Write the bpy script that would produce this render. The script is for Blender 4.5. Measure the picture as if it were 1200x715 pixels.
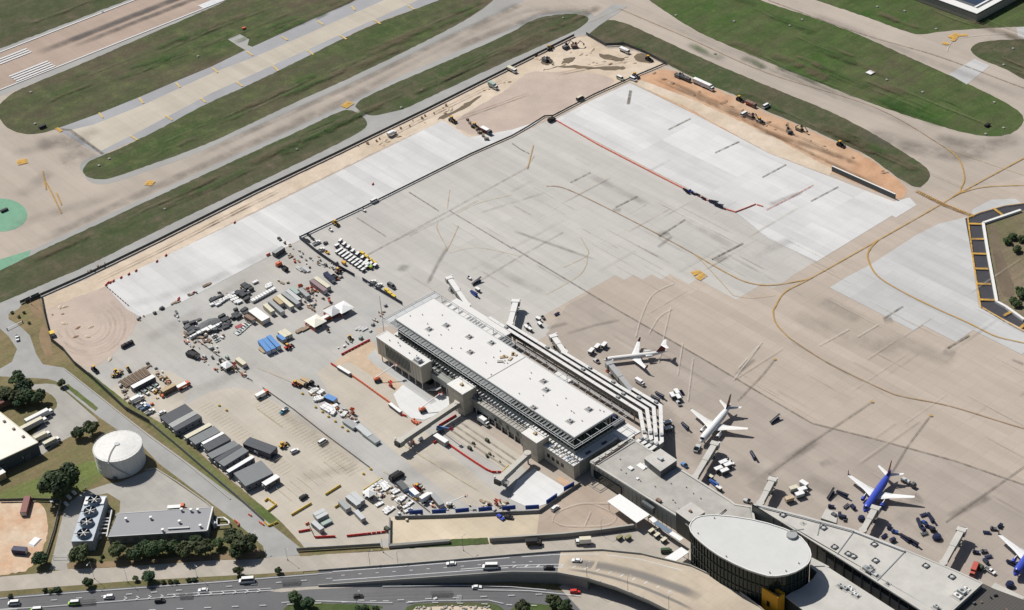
import bpy, math, random
from mathutils import Vector, Matrix
random.seed(7)
R = math.radians
S = bpy.context.scene
COL = S.collection
for o in list(bpy.data.objects): bpy.data.objects.remove(o)

# ---------------------------------------------------------------- camera
CAM = Vector((600.0, -500.0, 600.0))
FPX, PITCH, ROLL, YAW = 2107.0, R(35.2), R(-4.567), R(38.416)   # focal length in photo pixels (1200 wide)
def _grid(v):                       # camera heading frame -> airport grid frame (X along the terminal, Y along the runway)
    s, c = math.sin(YAW), math.cos(YAW)
    return Vector((v[0]*s - v[1]*c, v[0]*c + v[1]*s, v[2]))
_F = Vector((0, math.cos(PITCH), -math.sin(PITCH))); _U = Vector((0, math.sin(PITCH), math.cos(PITCH))); _R = Vector((1, 0, 0))
FW = _grid(_F); RT = _grid(math.cos(ROLL)*_R + math.sin(ROLL)*_U); UP = _grid(-math.sin(ROLL)*_R + math.cos(ROLL)*_U)
cd = bpy.data.cameras.new('camera'); cam = bpy.data.objects.new('camera', cd); COL.objects.link(cam)
m = Matrix((RT, UP, -FW)).transposed().to_4x4(); m.translation = CAM
cam.matrix_world = m
cd.sensor_width = 36; cd.lens = 36*FPX/1200; cd.clip_start = 5; cd.clip_end = 60000
S.camera = cam

# ---------------------------------------------------------------- light
SUN_EL, SUN_AZ = R(51), R(184)      # shadows fall along +X, a little towards +Y
w = bpy.data.worlds.new('World'); S.world = w; w.use_nodes = True
nt = w.node_tree; sky = nt.nodes.new('ShaderNodeTexSky'); sky.sky_type = 'NISHITA'; sky.sun_disc = False
sky.sun_elevation = SUN_EL; sky.sun_rotation = R(90) - SUN_AZ; sky.air_density = 1.0; sky.dust_density = 1.5
bg = nt.nodes['Background']; bg.inputs[1].default_value = 0.06
nt.links.new(sky.outputs[0], bg.inputs[0])
sd = bpy.data.lights.new('sun', 'SUN'); sd.energy = 5.0; sd.angle = R(0.5); sd.color = (1, .965, .91)
sun = bpy.data.objects.new('sun', sd); COL.objects.link(sun); sun.location = (0, 0, 900)
dv = Vector((-math.cos(SUN_AZ)*math.cos(SUN_EL), -math.sin(SUN_AZ)*math.cos(SUN_EL), -math.sin(SUN_EL)))
sun.rotation_euler = dv.to_track_quat('-Z', 'Y').to_euler()
S.render.engine = 'CYCLES'
S.view_settings.view_transform = 'Standard'; S.view_settings.look = 'None'
S.view_settings.exposure = 0.0; S.view_settings.gamma = 1.0; S.view_settings.use_curve_mapping = False

# ---------------------------------------------------------------- helpers: places
def P(x, y, z=0.0):                 # the point of the site at height z that the photo shows at pixel (x, y)
    d = FW + RT*((x-600)/FPX) - UP*((y-357.5)/FPX)
    t = (z - CAM.z)/d.z
    q = CAM + d*t
    return Vector((q.x, q.y, z))
def heading(a, b): return math.atan2(b[1]-a[1], b[0]-a[0])
def pheading(a, b, z=0): return heading(P(*a, z), P(*b, z))
HU, HV = 0.0, math.pi/2

# ---------------------------------------------------------------- helpers: mesh
class MB:
    def __init__(s): s.v = []; s.f = []; s.uv = None
    def add(s, vs, fs):
        n = len(s.v); s.v += [tuple(q) for q in vs]; s.f += [tuple(i+n for i in f) for f in fs]; return s
    def box(s, x0, x1, y0, y1, z0, z1):
        return s.add([(x0,y0,z0),(x1,y0,z0),(x1,y1,z0),(x0,y1,z0),(x0,y0,z1),(x1,y0,z1),(x1,y1,z1),(x0,y1,z1)],
                     [(3,2,1,0),(4,5,6,7),(0,1,5,4),(1,2,6,5),(2,3,7,6),(3,0,4,7)])
    def cbox(s, c, d, rz=0.0, top=1.0):   # box standing on c=(x,y,z), size d, turned by rz; top = scale of its top face
        ca, sa = math.cos(rz), math.sin(rz); vs = []
        for z, k in ((0, 1), (d[2], top)):
            for a, b in ((-.5,-.5),(.5,-.5),(.5,.5),(-.5,.5)):
                x, y = a*d[0]*k, b*d[1]*k
                vs.append((c[0]+x*ca-y*sa, c[1]+x*sa+y*ca, c[2]+z))
        return s.add(vs, [(3,2,1,0),(4,5,6,7),(0,1,5,4),(1,2,6,5),(2,3,7,6),(3,0,4,7)])
    def prism(s, pts, z0, z1, top=True, bot=False):
        n = len(pts)
        a = sum(pts[i][0]*pts[(i+1)%n][1]-pts[(i+1)%n][0]*pts[i][1] for i in range(n))
        if a < 0: pts = pts[::-1]
        vs = [(p[0],p[1],z0) for p in pts]+[(p[0],p[1],z1) for p in pts]
        fs = [(i,(i+1)%n,n+(i+1)%n,n+i) for i in range(n)]
        if top: fs.append(tuple(range(n,2*n)))
        if bot: fs.append(tuple(range(n-1,-1,-1)))
        return s.add(vs, fs)
    def cyl(s, c, r, h, n=10, r2=None, cap=True):
        r2 = r if r2 is None else r2
        vs = [(c[0]+r*math.cos(6.28319*i/n), c[1]+r*math.sin(6.28319*i/n), c[2]) for i in range(n)]
        vs += [(c[0]+r2*math.cos(6.28319*i/n), c[1]+r2*math.sin(6.28319*i/n), c[2]+h) for i in range(n)]
        fs = [(i,(i+1)%n,n+(i+1)%n,n+i) for i in range(n)]
        if cap: fs += [tuple(range(n,2*n)), tuple(range(n-1,-1,-1))]
        return s.add(vs, fs)
    def tube(s, a, b, r, n=6, r2=None):
        a, b = Vector(a), Vector(b); r2 = r if r2 is None else r2
        d = (b-a).normalized(); u = d.orthogonal().normalized(); w = d.cross(u)
        vs = []
        for p, q in ((a, r), (b, r2)):
            vs += [p+(u*math.cos(6.28319*i/n)+w*math.sin(6.28319*i/n))*q for i in range(n)]
        return s.add(vs, [(i,(i+1)%n,n+(i+1)%n,n+i) for i in range(n)]+[tuple(range(n-1,-1,-1)), tuple(range(n,2*n))])
    def bar(s, a, b, w, h):             # rectangular bar, w across, h high, running from a to b (top of the bar at the points)
        a, b = Vector(a), Vector(b); d = b-a; n = Vector((-d.y, d.x, 0))
        n = n.normalized()*(w/2) if n.length > 1e-6 else Vector((w/2,0,0)); z = Vector((0,0,h))
        return s.add([a-n-z,a+n-z,b+n-z,b-n-z,a-n,a+n,b+n,b-n], [(0,1,2,3),(7,6,5,4),(4,5,1,0),(5,6,2,1),(6,7,3,2),(7,4,0,3)])
    def path(s, pts, w, h):             # bar along a bent path, mitred at the bends
        n = len(pts); L_, R_ = [], []
        for i, p in enumerate(pts):
            d0 = (p-pts[i-1]).normalized() if i else None; d1 = (pts[i+1]-p).normalized() if i < n-1 else None
            d0 = d0 or d1; d1 = d1 or d0; t = (d0+d1).normalized(); nrm = Vector((-t.y,t.x,0)); k = w/2/max(.4, t.dot(d0))
            L_.append(p+nrm*k); R_.append(p-nrm*k)
        z = Vector((0,0,h)); return s.loft([[L_[i], R_[i], R_[i]-z, L_[i]-z] for i in range(n)])
    def loft(s, rings, cap=True):
        n = len(rings[0]); vs = [q for r in rings for q in r]; fs = []
        for k in range(len(rings)-1):
            for i in range(n): fs.append((k*n+i, k*n+(i+1)%n, (k+1)*n+(i+1)%n, (k+1)*n+i))
        if cap: fs += [tuple(range(n-1,-1,-1)), tuple(range((len(rings)-1)*n, len(rings)*n))]
        return s.add(vs, fs)
    def wheel(s, c, r, w, n=10):
        return s.tube((c[0], c[1]-w/2, c[2]), (c[0], c[1]+w/2, c[2]), r, n)
    def mesh(s, name, smooth=False):
        me = bpy.data.meshes.new(name); me.from_pydata(s.v, [], s.f); me.update()
        if s.uv:
            l = me.uv_layers.new(name='UVMap')
            for lp in me.loops: l.data[lp.index].uv = s.uv[lp.vertex_index]
        if smooth:
            for p in me.polygons: p.use_smooth = True
        return me
    def build(s, name, mat, parent=None, loc=None, smooth=False):
        return link(name, s.mesh(name, smooth), mat, parent, loc)
def link(name, me, mat, parent=None, loc=None, rz=0.0):
    o = bpy.data.objects.new(name, me); COL.objects.link(o)
    if mat is not None:
        if not me.materials: me.materials.append(mat)
        elif me.materials[0] != mat:
            o.material_slots[0].link = 'OBJECT'; o.material_slots[0].material = mat
    if parent is not None: o.parent = parent
    if loc is not None: o.location = loc
    if rz: o.rotation_euler = (0,0,rz)
    return o
def tag(o, label=None, cat=None, group=None, kind=None):
    if label: o['label'] = label
    if cat: o['category'] = cat
    if group: o['group'] = group
    if kind: o['kind'] = kind
    return o
def thing(name, label, cat, loc=(0,0,0), rz=0.0, group=None):
    o = bpy.data.objects.new(name, None); COL.objects.link(o); o.location = loc; o.rotation_euler = (0,0,rz)
    o.empty_display_size = 1
    return tag(o, label, cat, group)
def struct(o): o['kind'] = 'structure'; return o
def stuff(o): o['kind'] = 'stuff'; return o

# kinds of thing: a list of parts (name, mesh, material, [sub-parts])
KIND = {}
def spawn(kind, loc, rz, label, group=None, mats=None, scale=None, z=0.0):
    name, cat, parts = KIND[kind]
    loc = Vector((loc[0], loc[1], z if len(loc) < 3 else loc[2]))
    t = thing(name, label, cat, loc, rz, group)
    if scale: t.scale = (scale,)*3 if isinstance(scale, (int, float)) else scale
    def rec(ps, par):
        for p in ps:
            nm, me, mt = p[0], p[1], p[2]
            mt = (mats or {}).get(nm, mt)
            o = link(nm, me, mt, par)
            if len(p) > 3: rec(p[3], o)
    rec(parts, t)
    return t
def part(name, mb, mat, kids=None, smooth=False):
    p = (name, mb.mesh(name, smooth), mat)
    return p + (kids,) if kids else p

# ---------------------------------------------------------------- materials
def lin(c): c /= 255; return c/12.92 if c <= .04045 else ((c+.055)/1.055)**2.4
LIGHT = (1.355, 1.31, 1.255)              # what a level white surface in this sun and sky returns; colours below are given as seen in full sun
def seen(r, g, b): return tuple(min(.85, lin(v)/k) for v, k in zip((r,g,b), LIGHT))
class NT:
    def __init__(s, name):
        s.m = bpy.data.materials.new(name); s.m.use_nodes = True; s.t = s.m.node_tree
        s.b = s.t.nodes['Principled BSDF']; s.out = s.t.nodes['Material Output']
    def n(s, typ, **k):
        x = s.t.nodes.new(typ)
        for a, v in k.items(): setattr(x, a, v)
        return x
    def set(s, sock, v):
        if hasattr(v, 'is_output') or isinstance(v, bpy.types.NodeSocket): s.t.links.new(v, sock)
        else: sock.default_value = v
    def math(s, op, a, b=None, c=None, clamp=False):
        x = s.n('ShaderNodeMath', operation=op); x.use_clamp = clamp
        for i, v in enumerate((a, b, c)):
            if v is not None: s.set(x.inputs[i], v)
        return x.outputs[0]
    def vmath(s, op, a, b=None):
        x = s.n('ShaderNodeVectorMath', operation=op); s.set(x.inputs[0], a)
        if b is not None: s.set(x.inputs[1], b)
        return x.outputs[0]
    def scale(s, col, f):
        x = s.n('ShaderNodeVectorMath', operation='SCALE'); s.set(x.inputs[0], col); s.set(x.inputs[3], f); return x.outputs[0]
    def obj(s): return s.n('ShaderNodeTexCoord').outputs['Object']
    def noise(s, vec, sc, det=3, rough=.55, dim='3D'):
        x = s.n('ShaderNodeTexNoise'); x.noise_dimensions = dim
        s.set(x.inputs['Vector'], vec); x.inputs['Scale'].default_value = sc; x.inputs['Detail'].default_value = det; x.inputs['Roughness'].default_value = rough
        return x.outputs[0]
    def mix(s, f, a, b):
        x = s.n('ShaderNodeMix', data_type='RGBA'); s.set(x.inputs[0], f); s.set(x.inputs[6], a); s.set(x.inputs[7], b); return x.outputs[2]
    def ramp(s, f, lo, hi, a=0.0, b=1.0):
        x = s.n('ShaderNodeMapRange'); s.set(x.inputs[0], f); x.inputs[1].default_value = lo; x.inputs[2].default_value = hi
        x.inputs[3].default_value = a; x.inputs[4].default_value = b; x.clamp = True; return x.outputs[0]
def rgba(c): return (c[0], c[1], c[2], 1)

MATS = {}
def plain(name, col, rough=.6, metal=0.0, var=.12, sc=.7, spec=.3):
    """paint, metal, plastic: colour with a little grime"""
    if name in MATS: return MATS[name]
    t = NT(name); p = t.obj(); n1 = t.noise(p, sc, 4); n2 = t.noise(p, sc*9, 2)
    f = t.math('ADD', t.math('MULTIPLY_ADD', n1, 2*var, 1-var), t.math('MULTIPLY_ADD', n2, var, -var/2))
    t.set(t.b.inputs['Base Color'], t.scale(tuple(col[:3]), f)); t.b.inputs['Roughness'].default_value = rough
    t.b.inputs['Metallic'].default_value = metal; t.b.inputs['Specular IOR Level'].default_value = spec
    MATS[name] = t.m; return t.m
def surf(name, col, pitch=3.0, axis=1, seam=.06, stain=.1, spots=.12, streak=0.0, rough=.8):
    """roof membrane or cladding: faint seams, ponding stains and specks; streak = runs of dirt down a wall"""
    t = NT(name); p = t.obj(); s = t.n('ShaderNodeSeparateXYZ'); t.set(s.inputs[0], p)
    d = t.math('ABSOLUTE', t.math('SUBTRACT', t.math('FRACT', t.math('DIVIDE', s.outputs[axis], pitch)), .5))
    f = t.ramp(d, .46, .5, 1, 1-seam)
    n1 = t.noise(p, .09, 5, .65); n2 = t.noise(p, .45, 4, .7); n3 = t.noise(p, 1.6, 2, .6)
    f = t.math('MULTIPLY', f, t.math('MULTIPLY_ADD', t.ramp(n1,.25,.75), 2*stain, 1-stain*1.4)); f = t.math('MULTIPLY', f, t.math('MULTIPLY_ADD', n2, stain, 1-stain*.5))
    f = t.math('MULTIPLY', f, t.ramp(n3, .66, .74, 1, 1-spots))
    if streak:
        n4 = t.noise(t.vmath('MULTIPLY', p, (.7, .7, .04)), 1, 3, .7); f = t.math('MULTIPLY', f, t.math('MULTIPLY_ADD', t.ramp(n4,.3,.7), 2*streak, 1-streak))
    t.set(t.b.inputs['Base Color'], t.scale(tuple(col[:3]), f)); t.b.inputs['Roughness'].default_value = rough; t.b.inputs['Specular IOR Level'].default_value = .25
    MATS[name] = t.m; return t.m
def glass(name, col=(.012,.018,.022), spec=.6):
    t = NT(name); n = t.noise(t.obj(), .35, 2)
    t.set(t.b.inputs['Base Color'], t.scale(col, t.math('MULTIPLY_ADD', n, 1.2, .4))); t.b.inputs['Roughness'].default_value = .08
    t.b.inputs['Specular IOR Level'].default_value = spec
    MATS[name] = t.m; return t.m
def ground(name, c1, c2, big=.006, mid=.05, slab=None, samp=.05, jamp=.10, jw=.25, aniso=(1,1), amp=.10, mamp=.08, famp=.05, rough=.9, track=0.0, fine=.8, lane=.045):
    """paving or soil: two tones by large noise, stains stretched along the grid, slab-to-slab tone and joints"""
    t = NT(name); p = t.obj()
    sx = t.n('ShaderNodeSeparateXYZ'); t.set(sx.inputs[0], p)
    st = t.vmath('MULTIPLY', p, (aniso[0], aniso[1], 1))
    n1 = t.noise(st, big, 4, .6); n2 = t.noise(st, mid, 4, .65); n3 = t.noise(p, fine, 3, .7)
    col = t.mix(t.ramp(n1, .35, .65), rgba(c1), rgba(c2))
    f = t.math('MULTIPLY_ADD', n2, 2*mamp, 1-mamp)
    f = t.math('MULTIPLY', f, t.math('MULTIPLY_ADD', n3, 2*famp, 1-famp))
    n4 = t.noise(st, big*4.3, 3, .6)
    f = t.math('MULTIPLY', f, t.math('MULTIPLY_ADD', t.ramp(n4, .25, .75), 2*amp, 1-amp))
    if slab:
        q = t.vmath('DIVIDE', p, (slab[0], slab[1], 1000)); fl = t.vmath('FLOOR', q)
        wn = t.n('ShaderNodeTexWhiteNoise', noise_dimensions='3D'); t.set(wn.inputs[0], fl)
        f = t.math('MULTIPLY', f, t.math('MULTIPLY_ADD', wn.outputs[0], .7*samp, 1-.35*samp))
        # lanes poured in strips
        fl2 = t.vmath('FLOOR', t.vmath('DIVIDE', p, (slab[0]*9, slab[1], 1000)))
        wn2 = t.n('ShaderNodeTexWhiteNoise', noise_dimensions='3D'); t.set(wn2.inputs[0], fl2)
        f = t.math('MULTIPLY', f, t.math('MULTIPLY_ADD', wn2.outputs[0], 2*samp, 1-samp))
        ln = t.noise(t.vmath('MULTIPLY', p, (.012, .16, 1)), 1, 3, .6); f = t.math('MULTIPLY', f, t.math('MULTIPLY_ADD', t.ramp(ln, .3, .7), 2*lane, 1-lane))
        fr = t.vmath('FRACTION', q); sf = t.n('ShaderNodeSeparateXYZ'); t.set(sf.inputs[0], fr)
        for k, sz in ((0, slab[0]), (1, slab[1])):
            d = t.math('ABSOLUTE', t.math('SUBTRACT', sf.outputs[k], .5))
            j = t.ramp(d, .5-jw/sz, .5, 1, 1-jamp)
            f = t.math('MULTIPLY', f, j)
    if track:                             # wheel wear: long streaks along Y
        tn = t.noise(t.vmath('MULTIPLY', p, (.5, .012, 1)), 1, 3); f = t.math('MULTIPLY', f, t.math('MULTIPLY_ADD', tn, 2*track, 1-track))
    t.set(t.b.inputs['Base Color'], t.scale(col, f)); t.b.inputs['Roughness'].default_value = rough
    t.b.inputs['Specular IOR Level'].default_value = .2
    MATS[name] = t.m; return t.m
def fading(name, col, amt, noise_sc=.12, soft=True, floor=.25):
    """worn paint or an oil / rubber stain on a thin sheet: covers only where it has not worn off"""
    t = NT(name); uv = t.n('ShaderNodeUVMap').outputs[0]; p = t.obj()
    n = t.noise(p, noise_sc, 4, .65)
    a = t.ramp(n, .3, .62, amt*floor, amt)
    if soft:
        s = t.n('ShaderNodeSeparateXYZ'); t.set(s.inputs[0], uv)
        e = t.math('SUBTRACT', 1, t.math('ABSOLUTE', t.math('MULTIPLY_ADD', s.outputs[0], 2, -1)))
        e2 = t.math('SUBTRACT', 1, t.math('ABSOLUTE', t.math('MULTIPLY_ADD', s.outputs[1], 2, -1)))
        a = t.math('MULTIPLY', a, t.math('MULTIPLY', t.ramp(e, 0, .7), t.ramp(e2, 0, .25)))
    t.b.inputs['Base Color'].default_value = rgba(col); t.b.inputs['Roughness'].default_value = .85; t.b.inputs['Specular IOR Level'].default_value = .2
    t.set(t.b.inputs['Alpha'], a)
    MATS[name] = t.m; return t.m
def leafmat(name, c1, c2):
    t = NT(name); p = t.obj(); n = t.noise(p, .55, 3); n2 = t.noise(p, 3.0, 2)
    oi = t.n('ShaderNodeObjectInfo'); f = t.math('MULTIPLY_ADD', oi.outputs['Random'], .5, .75)
    f = t.math('MULTIPLY', f, t.math('MULTIPLY_ADD', n2, .8, .6))
    t.set(t.b.inputs['Base Color'], t.scale(t.mix(t.ramp(n, .3, .7), rgba(c1), rgba(c2)), f)); t.b.inputs['Roughness'].default_value = .7
    t.b.inputs['Specular IOR Level'].default_value = .25
    MATS[name] = t.m; return t.m
def ribbed(name, col, pitch, axis=0, amp=.35, rough=.5, var=.1):
    t = NT(name); p = t.obj(); s = t.n('ShaderNodeSeparateXYZ'); t.set(s.inputs[0], p)
    d = t.math('FRACT', t.math('DIVIDE', s.outputs[axis], pitch)); k = t.ramp(t.math('ABSOLUTE', t.math('SUBTRACT', d, .5)), .3, .5, 1, 1-amp)
    n = t.noise(p, .4, 4); f = t.math('MULTIPLY', k, t.math('MULTIPLY_ADD', n, 2*var, 1-var))
    t.set(t.b.inputs['Base Color'], t.scale(tuple(col), f)); t.b.inputs['Roughness'].default_value = rough
    MATS[name] = t.m; return t.m

# paving and soil
grass = None
def grassmat(name, a, b, c):
    t = NT(name); p = t.obj(); n1 = t.noise(t.vmath('MULTIPLY', p, (1, .45, 1)), .014, 6, .68); n2 = t.noise(p, .07, 5, .75); n3 = t.noise(p, .6, 4, .75); n4 = t.noise(t.vmath('MULTIPLY', p, (.35, .012, 1)), 1, 3, .6)
    x = t.mix(t.ramp(n1, .38, .62), rgba(a), rgba(b)); x = t.mix(t.ramp(n2, .50, .72), x, rgba(c))
    f = t.math('MULTIPLY', t.math('MULTIPLY_ADD', n3, .9, .62), t.math('MULTIPLY_ADD', t.ramp(n2,.25,.75), .5, .8)); f = t.math('MULTIPLY', f, t.math('MULTIPLY_ADD', n4, .5, .78))
    t.set(t.b.inputs['Base Color'], t.scale(x, f)); t.b.inputs['Roughness'].default_value = .95; t.b.inputs['Specular IOR Level'].default_value = .1
    MATS[name] = t.m; return t.m
G_FIELD = grassmat('airfield grass', seen(72,86,50), seen(96,86,70), seen(92,96,62))
G_GREEN = grassmat('green airfield grass', seen(66,92,42), seen(90,88,64), seen(82,94,54))
G_DRY   = grassmat('dry roadside grass', seen(106,102,68), seen(140,122,92), seen(98,98,62))
G_BROWN = grassmat('brown airfield grass', seen(90,84,66), seen(72,84,52), seen(98,86,72))
C_RUN  = ground('runway concrete', seen(186,164,146), seen(176,156,140), slab=(7.6,6), jamp=.1, samp=.03, track=.07, aniso=(1,.3))
C_TAXI = ground('taxiway concrete', seen(191,176,160), seen(181,168,154), slab=(7.6,7.6), jamp=.06, samp=.03, amp=.07, aniso=(.6,.6))
C_HIGH = ground('pale taxiway concrete', seen(206,194,174), seen(197,186,168), slab=(7.6,7.6), jamp=.10, samp=.04, aniso=(1,.4))
C_SHO  = ground('shoulder asphalt', seen(176,172,164), seen(168,164,158), slab=None, mamp=.05)
C_BLUE = ground('blue grey shoulder', seen(174,171,170), seen(167,165,164), slab=None)
C_APR  = ground('tan apron concrete', seen(197,181,164), seen(187,172,156), slab=(7.6,7.6), jamp=.10, samp=.045, amp=.07, aniso=(.45,1.6))
C_GRAY = ground('grey apron concrete', seen(203,197,187), seen(193,186,177), slab=(7.6,7.6), jamp=.10, samp=.045, amp=.06, aniso=(.45,1.6))
C_YARD = ground('yard concrete', seen(190,186,179), seen(192,184,172), slab=(6,6), jamp=.06, samp=.03, amp=.07, big=.012)
C_PALE = ground('pale lot concrete', seen(205,193,175), seen(196,186,170), slab=(6,6), jamp=.08, samp=.03, amp=.07, big=.012)
C_NEW  = ground('new white concrete', seen(224,220,214), seen(212,208,202), slab=(7.6,7.6), jamp=.08, samp=.07, lane=.045, amp=.07, aniso=(.45,1.6))
C_NEW2 = ground('light apron concrete', seen(204,201,196), seen(195,192,186), slab=(7.6,7.6), jamp=.08, samp=.06, lane=.06, amp=.06, aniso=(.45,1.6))
C_SAND = ground('sand', seen(224,205,182), seen(208,186,160), big=.02, mid=.09, mamp=.18, famp=.16, amp=.12)
C_DIRT = ground('orange dirt', seen(204,158,122), seen(208,178,148), big=.02, mid=.08, mamp=.2, famp=.18, amp=.14)
C_PINK = ground('pinkish gravel', seen(194,174,160), seen(204,184,166), big=.014, mid=.06, mamp=.08, famp=.12, amp=.08)
C_ROAD = ground('road asphalt', seen(122,120,119), seen(112,110,110), big=.02, mid=.3, mamp=.08, famp=.07, amp=.06)
C_LANE = ground('service road paving', seen(176,173,167), seen(168,164,158), big=.02, mid=.2, mamp=.06)
C_CROAD= ground('concrete road', seen(194,182,166), seen(184,174,160), slab=(5,5), big=.02, jamp=.07, samp=.03)
C_BLACK= ground('black asphalt', seen(78,76,80), seen(70,68,72), big=.05, mid=.3)
C_GREENP=ground('green painted paving', seen(132,176,146), seen(124,166,136), big=.05)
C_MUD  = ground('dark earth', seen(128,112,92), seen(112,98,82), big=.05, mid=.2, mamp=.2, famp=.2)
# paint on the paving
Y_BROWN = fading('dirty yellow paint', seen(172,140,100), .85, .2, soft=False, floor=.5); Y_BAR = fading('pale yellow bar', seen(232,200,130), .95, .4, soft=False, floor=.5)
Y_LINE = fading('worn yellow paint', seen(198,158,90), .9, .2, soft=False, floor=.5)
Y_PALE = fading('faint yellow paint', seen(206,178,122), .55, .2, soft=False)
W_LINE = fading('worn white paint', seen(232,230,226), 1, .3, soft=False, floor=.75)
W_PALE = fading('faint white paint', seen(220,210,196), .5, .2, soft=False)
O_LINE = fading('orange paint', seen(226,176,80), .95, .4, soft=False)
R_LINE = fading('red paint', seen(196,90,70), .75, .4, soft=False)
D_JOINT= fading('dark joint sealant', seen(116,104,90), .62, .25, soft=False)
D_STAIN= fading('rubber stain', seen(96,92,88), .6, .05)
D_SOFT = fading('faint wear stain', seen(124,116,108), .38, .05, floor=.0); D_FAINT = fading('very faint wear stain', seen(140,130,120), .2, .05, floor=0)
L_WEAR = fading('bleached concrete streak', seen(206,192,172), .35, .05, floor=0)
# things
WHITE = plain('white paint', (.70,.70,.69), .45); WHITE2 = plain('off white paint', (.66,.65,.62), .5)
CREAM = plain('cream paint', seen(226,216,188)); TAN = plain('tan paint', seen(196,170,130)); BROWN = plain('brown paint', seen(140,112,96))
GREY = plain('grey paint', (.30,.31,.31), .5); LGREY = plain('light grey paint', (.45,.46,.46), .5); DGREY = plain('dark grey paint', (.10,.105,.11), .5)
BLACK = plain('black paint', (.02,.02,.022), .4); TYRE = plain('tyre rubber', (.018,.018,.018), .9); STEEL = plain('galvanised steel', (.42,.43,.44), .4, .6)
RED = plain('red plastic', (.55,.035,.025), .5); ORANGE = plain('orange plastic', (.62,.14,.06), .5); YELLOW = plain('yellow paint', (.62,.43,.04), .5); DYEL = plain('machine yellow', (.6,.33,.03), .45)
BLUE = plain('blue paint', (.03,.075,.28), .4); LBLUE = plain('light blue container paint', (.10,.24,.50), .45); NAVY = plain('navy paint', (.018,.023,.062), .4); JET = plain('airliner blue', (.045,.075,.40), .28)
GREEN = plain('green paint', (.06,.22,.05), .5); LIME = plain('lime green paint', (.28,.52,.08), .4); MAROON = plain('maroon paint', (.13,.02,.025), .4)
TEAL = plain('grey green paint', (.30,.38,.34), .5); PURP = plain('dull purple sheet', (.24,.17,.18), .6)
WOOD = plain('timber', seen(206,182,154), .8, var=.25); DWOOD = plain('dark timber', seen(146,124,102), .8, var=.25)
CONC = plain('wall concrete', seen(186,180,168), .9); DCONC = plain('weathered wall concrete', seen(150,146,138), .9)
TARP = plain('white sheeting', (.70,.70,.685), .6, var=.08); SHEET = plain('dark wrapped sheeting', (.045,.05,.056), .5, var=.4, sc=1.5)
ROOFW = surf('white roof membrane', (.625,.615,.595), 3.0, 1, .05, .035); ROOFG = surf('grey roof gravel', seen(194,188,177), 4.5, 1, .06, .2); ROOFC = surf('pale concrete roof', seen(212,206,195), 6.0, 0, .05, .13); ROOFD = plain('dark roof felt', (.05,.05,.05), .9)
ROOFO = surf('oval roof membrane', seen(220,217,210), 4.0, 1, .035, .06); BEIGE = surf('beige wall panel', seen(206,196,176), 3.2, 2, .12, .06, .05, .06)
PANEL = surf('grey green metal cladding', (.27,.285,.26), 2.4, 2, .15, .06, .05, .07, .5); PANELD = plain('dark bronze frame', (.045,.05,.047), .4); SHADE = plain('sunshade grey', (.20,.21,.21), .4)
OFFICE = plain('mobile office roof grey', (.17,.18,.185), .7, var=.1, sc=.4); OFFICED = plain('mobile office roof dark', (.075,.08,.09), .7, var=.12, sc=.4); OFFICEL = plain('mobile office roof pale', (.33,.335,.32), .7, var=.1, sc=.4); OFFWALL = plain('mobile office wall', (.15,.16,.18), .7)
GOLD = plain('ochre yellow cladding', seen(222,160,40), .6, var=.08); RIBG = ribbed('grey container sheet', (.30,.31,.31), .6)
GLASS = glass('dark window glass'); GGLASS = glass('green curtain wall glass', (.018,.03,.026), .3); FINM = plain('dark green fin', (.022,.03,.027), .5); BARK = plain('bark', (.09,.065,.045), .9)
LEAF = leafmat('oak leaves', (.026,.046,.018), (.056,.086,.030)); LEAF3 = leafmat('olive leaves', (.034,.046,.016), (.062,.078,.03)); LEAF4 = leafmat('deep green leaves', (.014,.034,.014), (.032,.062,.022)); LEAF2 = leafmat('young leaves', (.035,.06,.02), (.07,.10,.035))
TANKW = surf('tank white paint', (.64,.63,.60), 2.4, 2, .06, .05, .10, .09, .5)
# ================================================================ the ground, paving, grass
_z = [-.40]
def chaikin(pts, n=2):
    for _ in range(n):
        q = []
        for i in range(len(pts)):
            a, b = pts[i], pts[(i+1) % len(pts)]
            q += [tuple(a[k]*.75+b[k]*.25 for k in range(2)), tuple(a[k]*.25+b[k]*.75 for k in range(2))]
        pts = q
    return pts
RAG = {}
_rg = random.Random(77)
def sheet(name, pts, mat, smooth=0, world=False):
    if smooth: pts = chaikin(pts, smooth)
    rag = next((v for k, v in RAG.items() if k in name), 0)
    if rag and not world:                 # worn, uneven edge
        q = []
        for i in range(len(pts)):
            a, b = Vector(pts[i]), Vector(pts[(i+1) % len(pts)]); n = max(1, min(60, int((b-a).length/4)))
            for k in range(n):
                c = a.lerp(b, k/n); nr = Vector((-(b-a).y, (b-a).x)); nr = nr.normalized() if nr.length > 0 else nr; q.append(tuple(c+nr*_rg.uniform(-rag, rag)))
        pts = q
    _z[0] += .004
    v = [(p[0], p[1], _z[0]) for p in pts] if world else [tuple(P(p[0], p[1], _z[0])) for p in pts]
    a = sum(v[i][0]*v[(i+1) % len(v)][1]-v[(i+1) % len(v)][0]*v[i][1] for i in range(len(v)))
    if a < 0: v.reverse()
    mb = MB(); mb.add(v, [tuple(range(len(v)))])
    return struct(mb.build(name, mat))
_rz = [.012]
def catmull(pts, n=6):
    out = []
    for i in range(len(pts)-1):
        p0 = pts[max(i-1,0)]; p1 = pts[i]; p2 = pts[i+1]; p3 = pts[min(i+2,len(pts)-1)]
        for k in range(n):
            t = k/n
            out.append(tuple(.5*((2*p1[j])+(-p0[j]+p2[j])*t+(2*p0[j]-5*p1[j]+4*p2[j]-p3[j])*t*t+(-p0[j]+3*p1[j]-3*p2[j]+p3[j])*t**3) for j in range(2)))
    return out+[pts[-1]]
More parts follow.
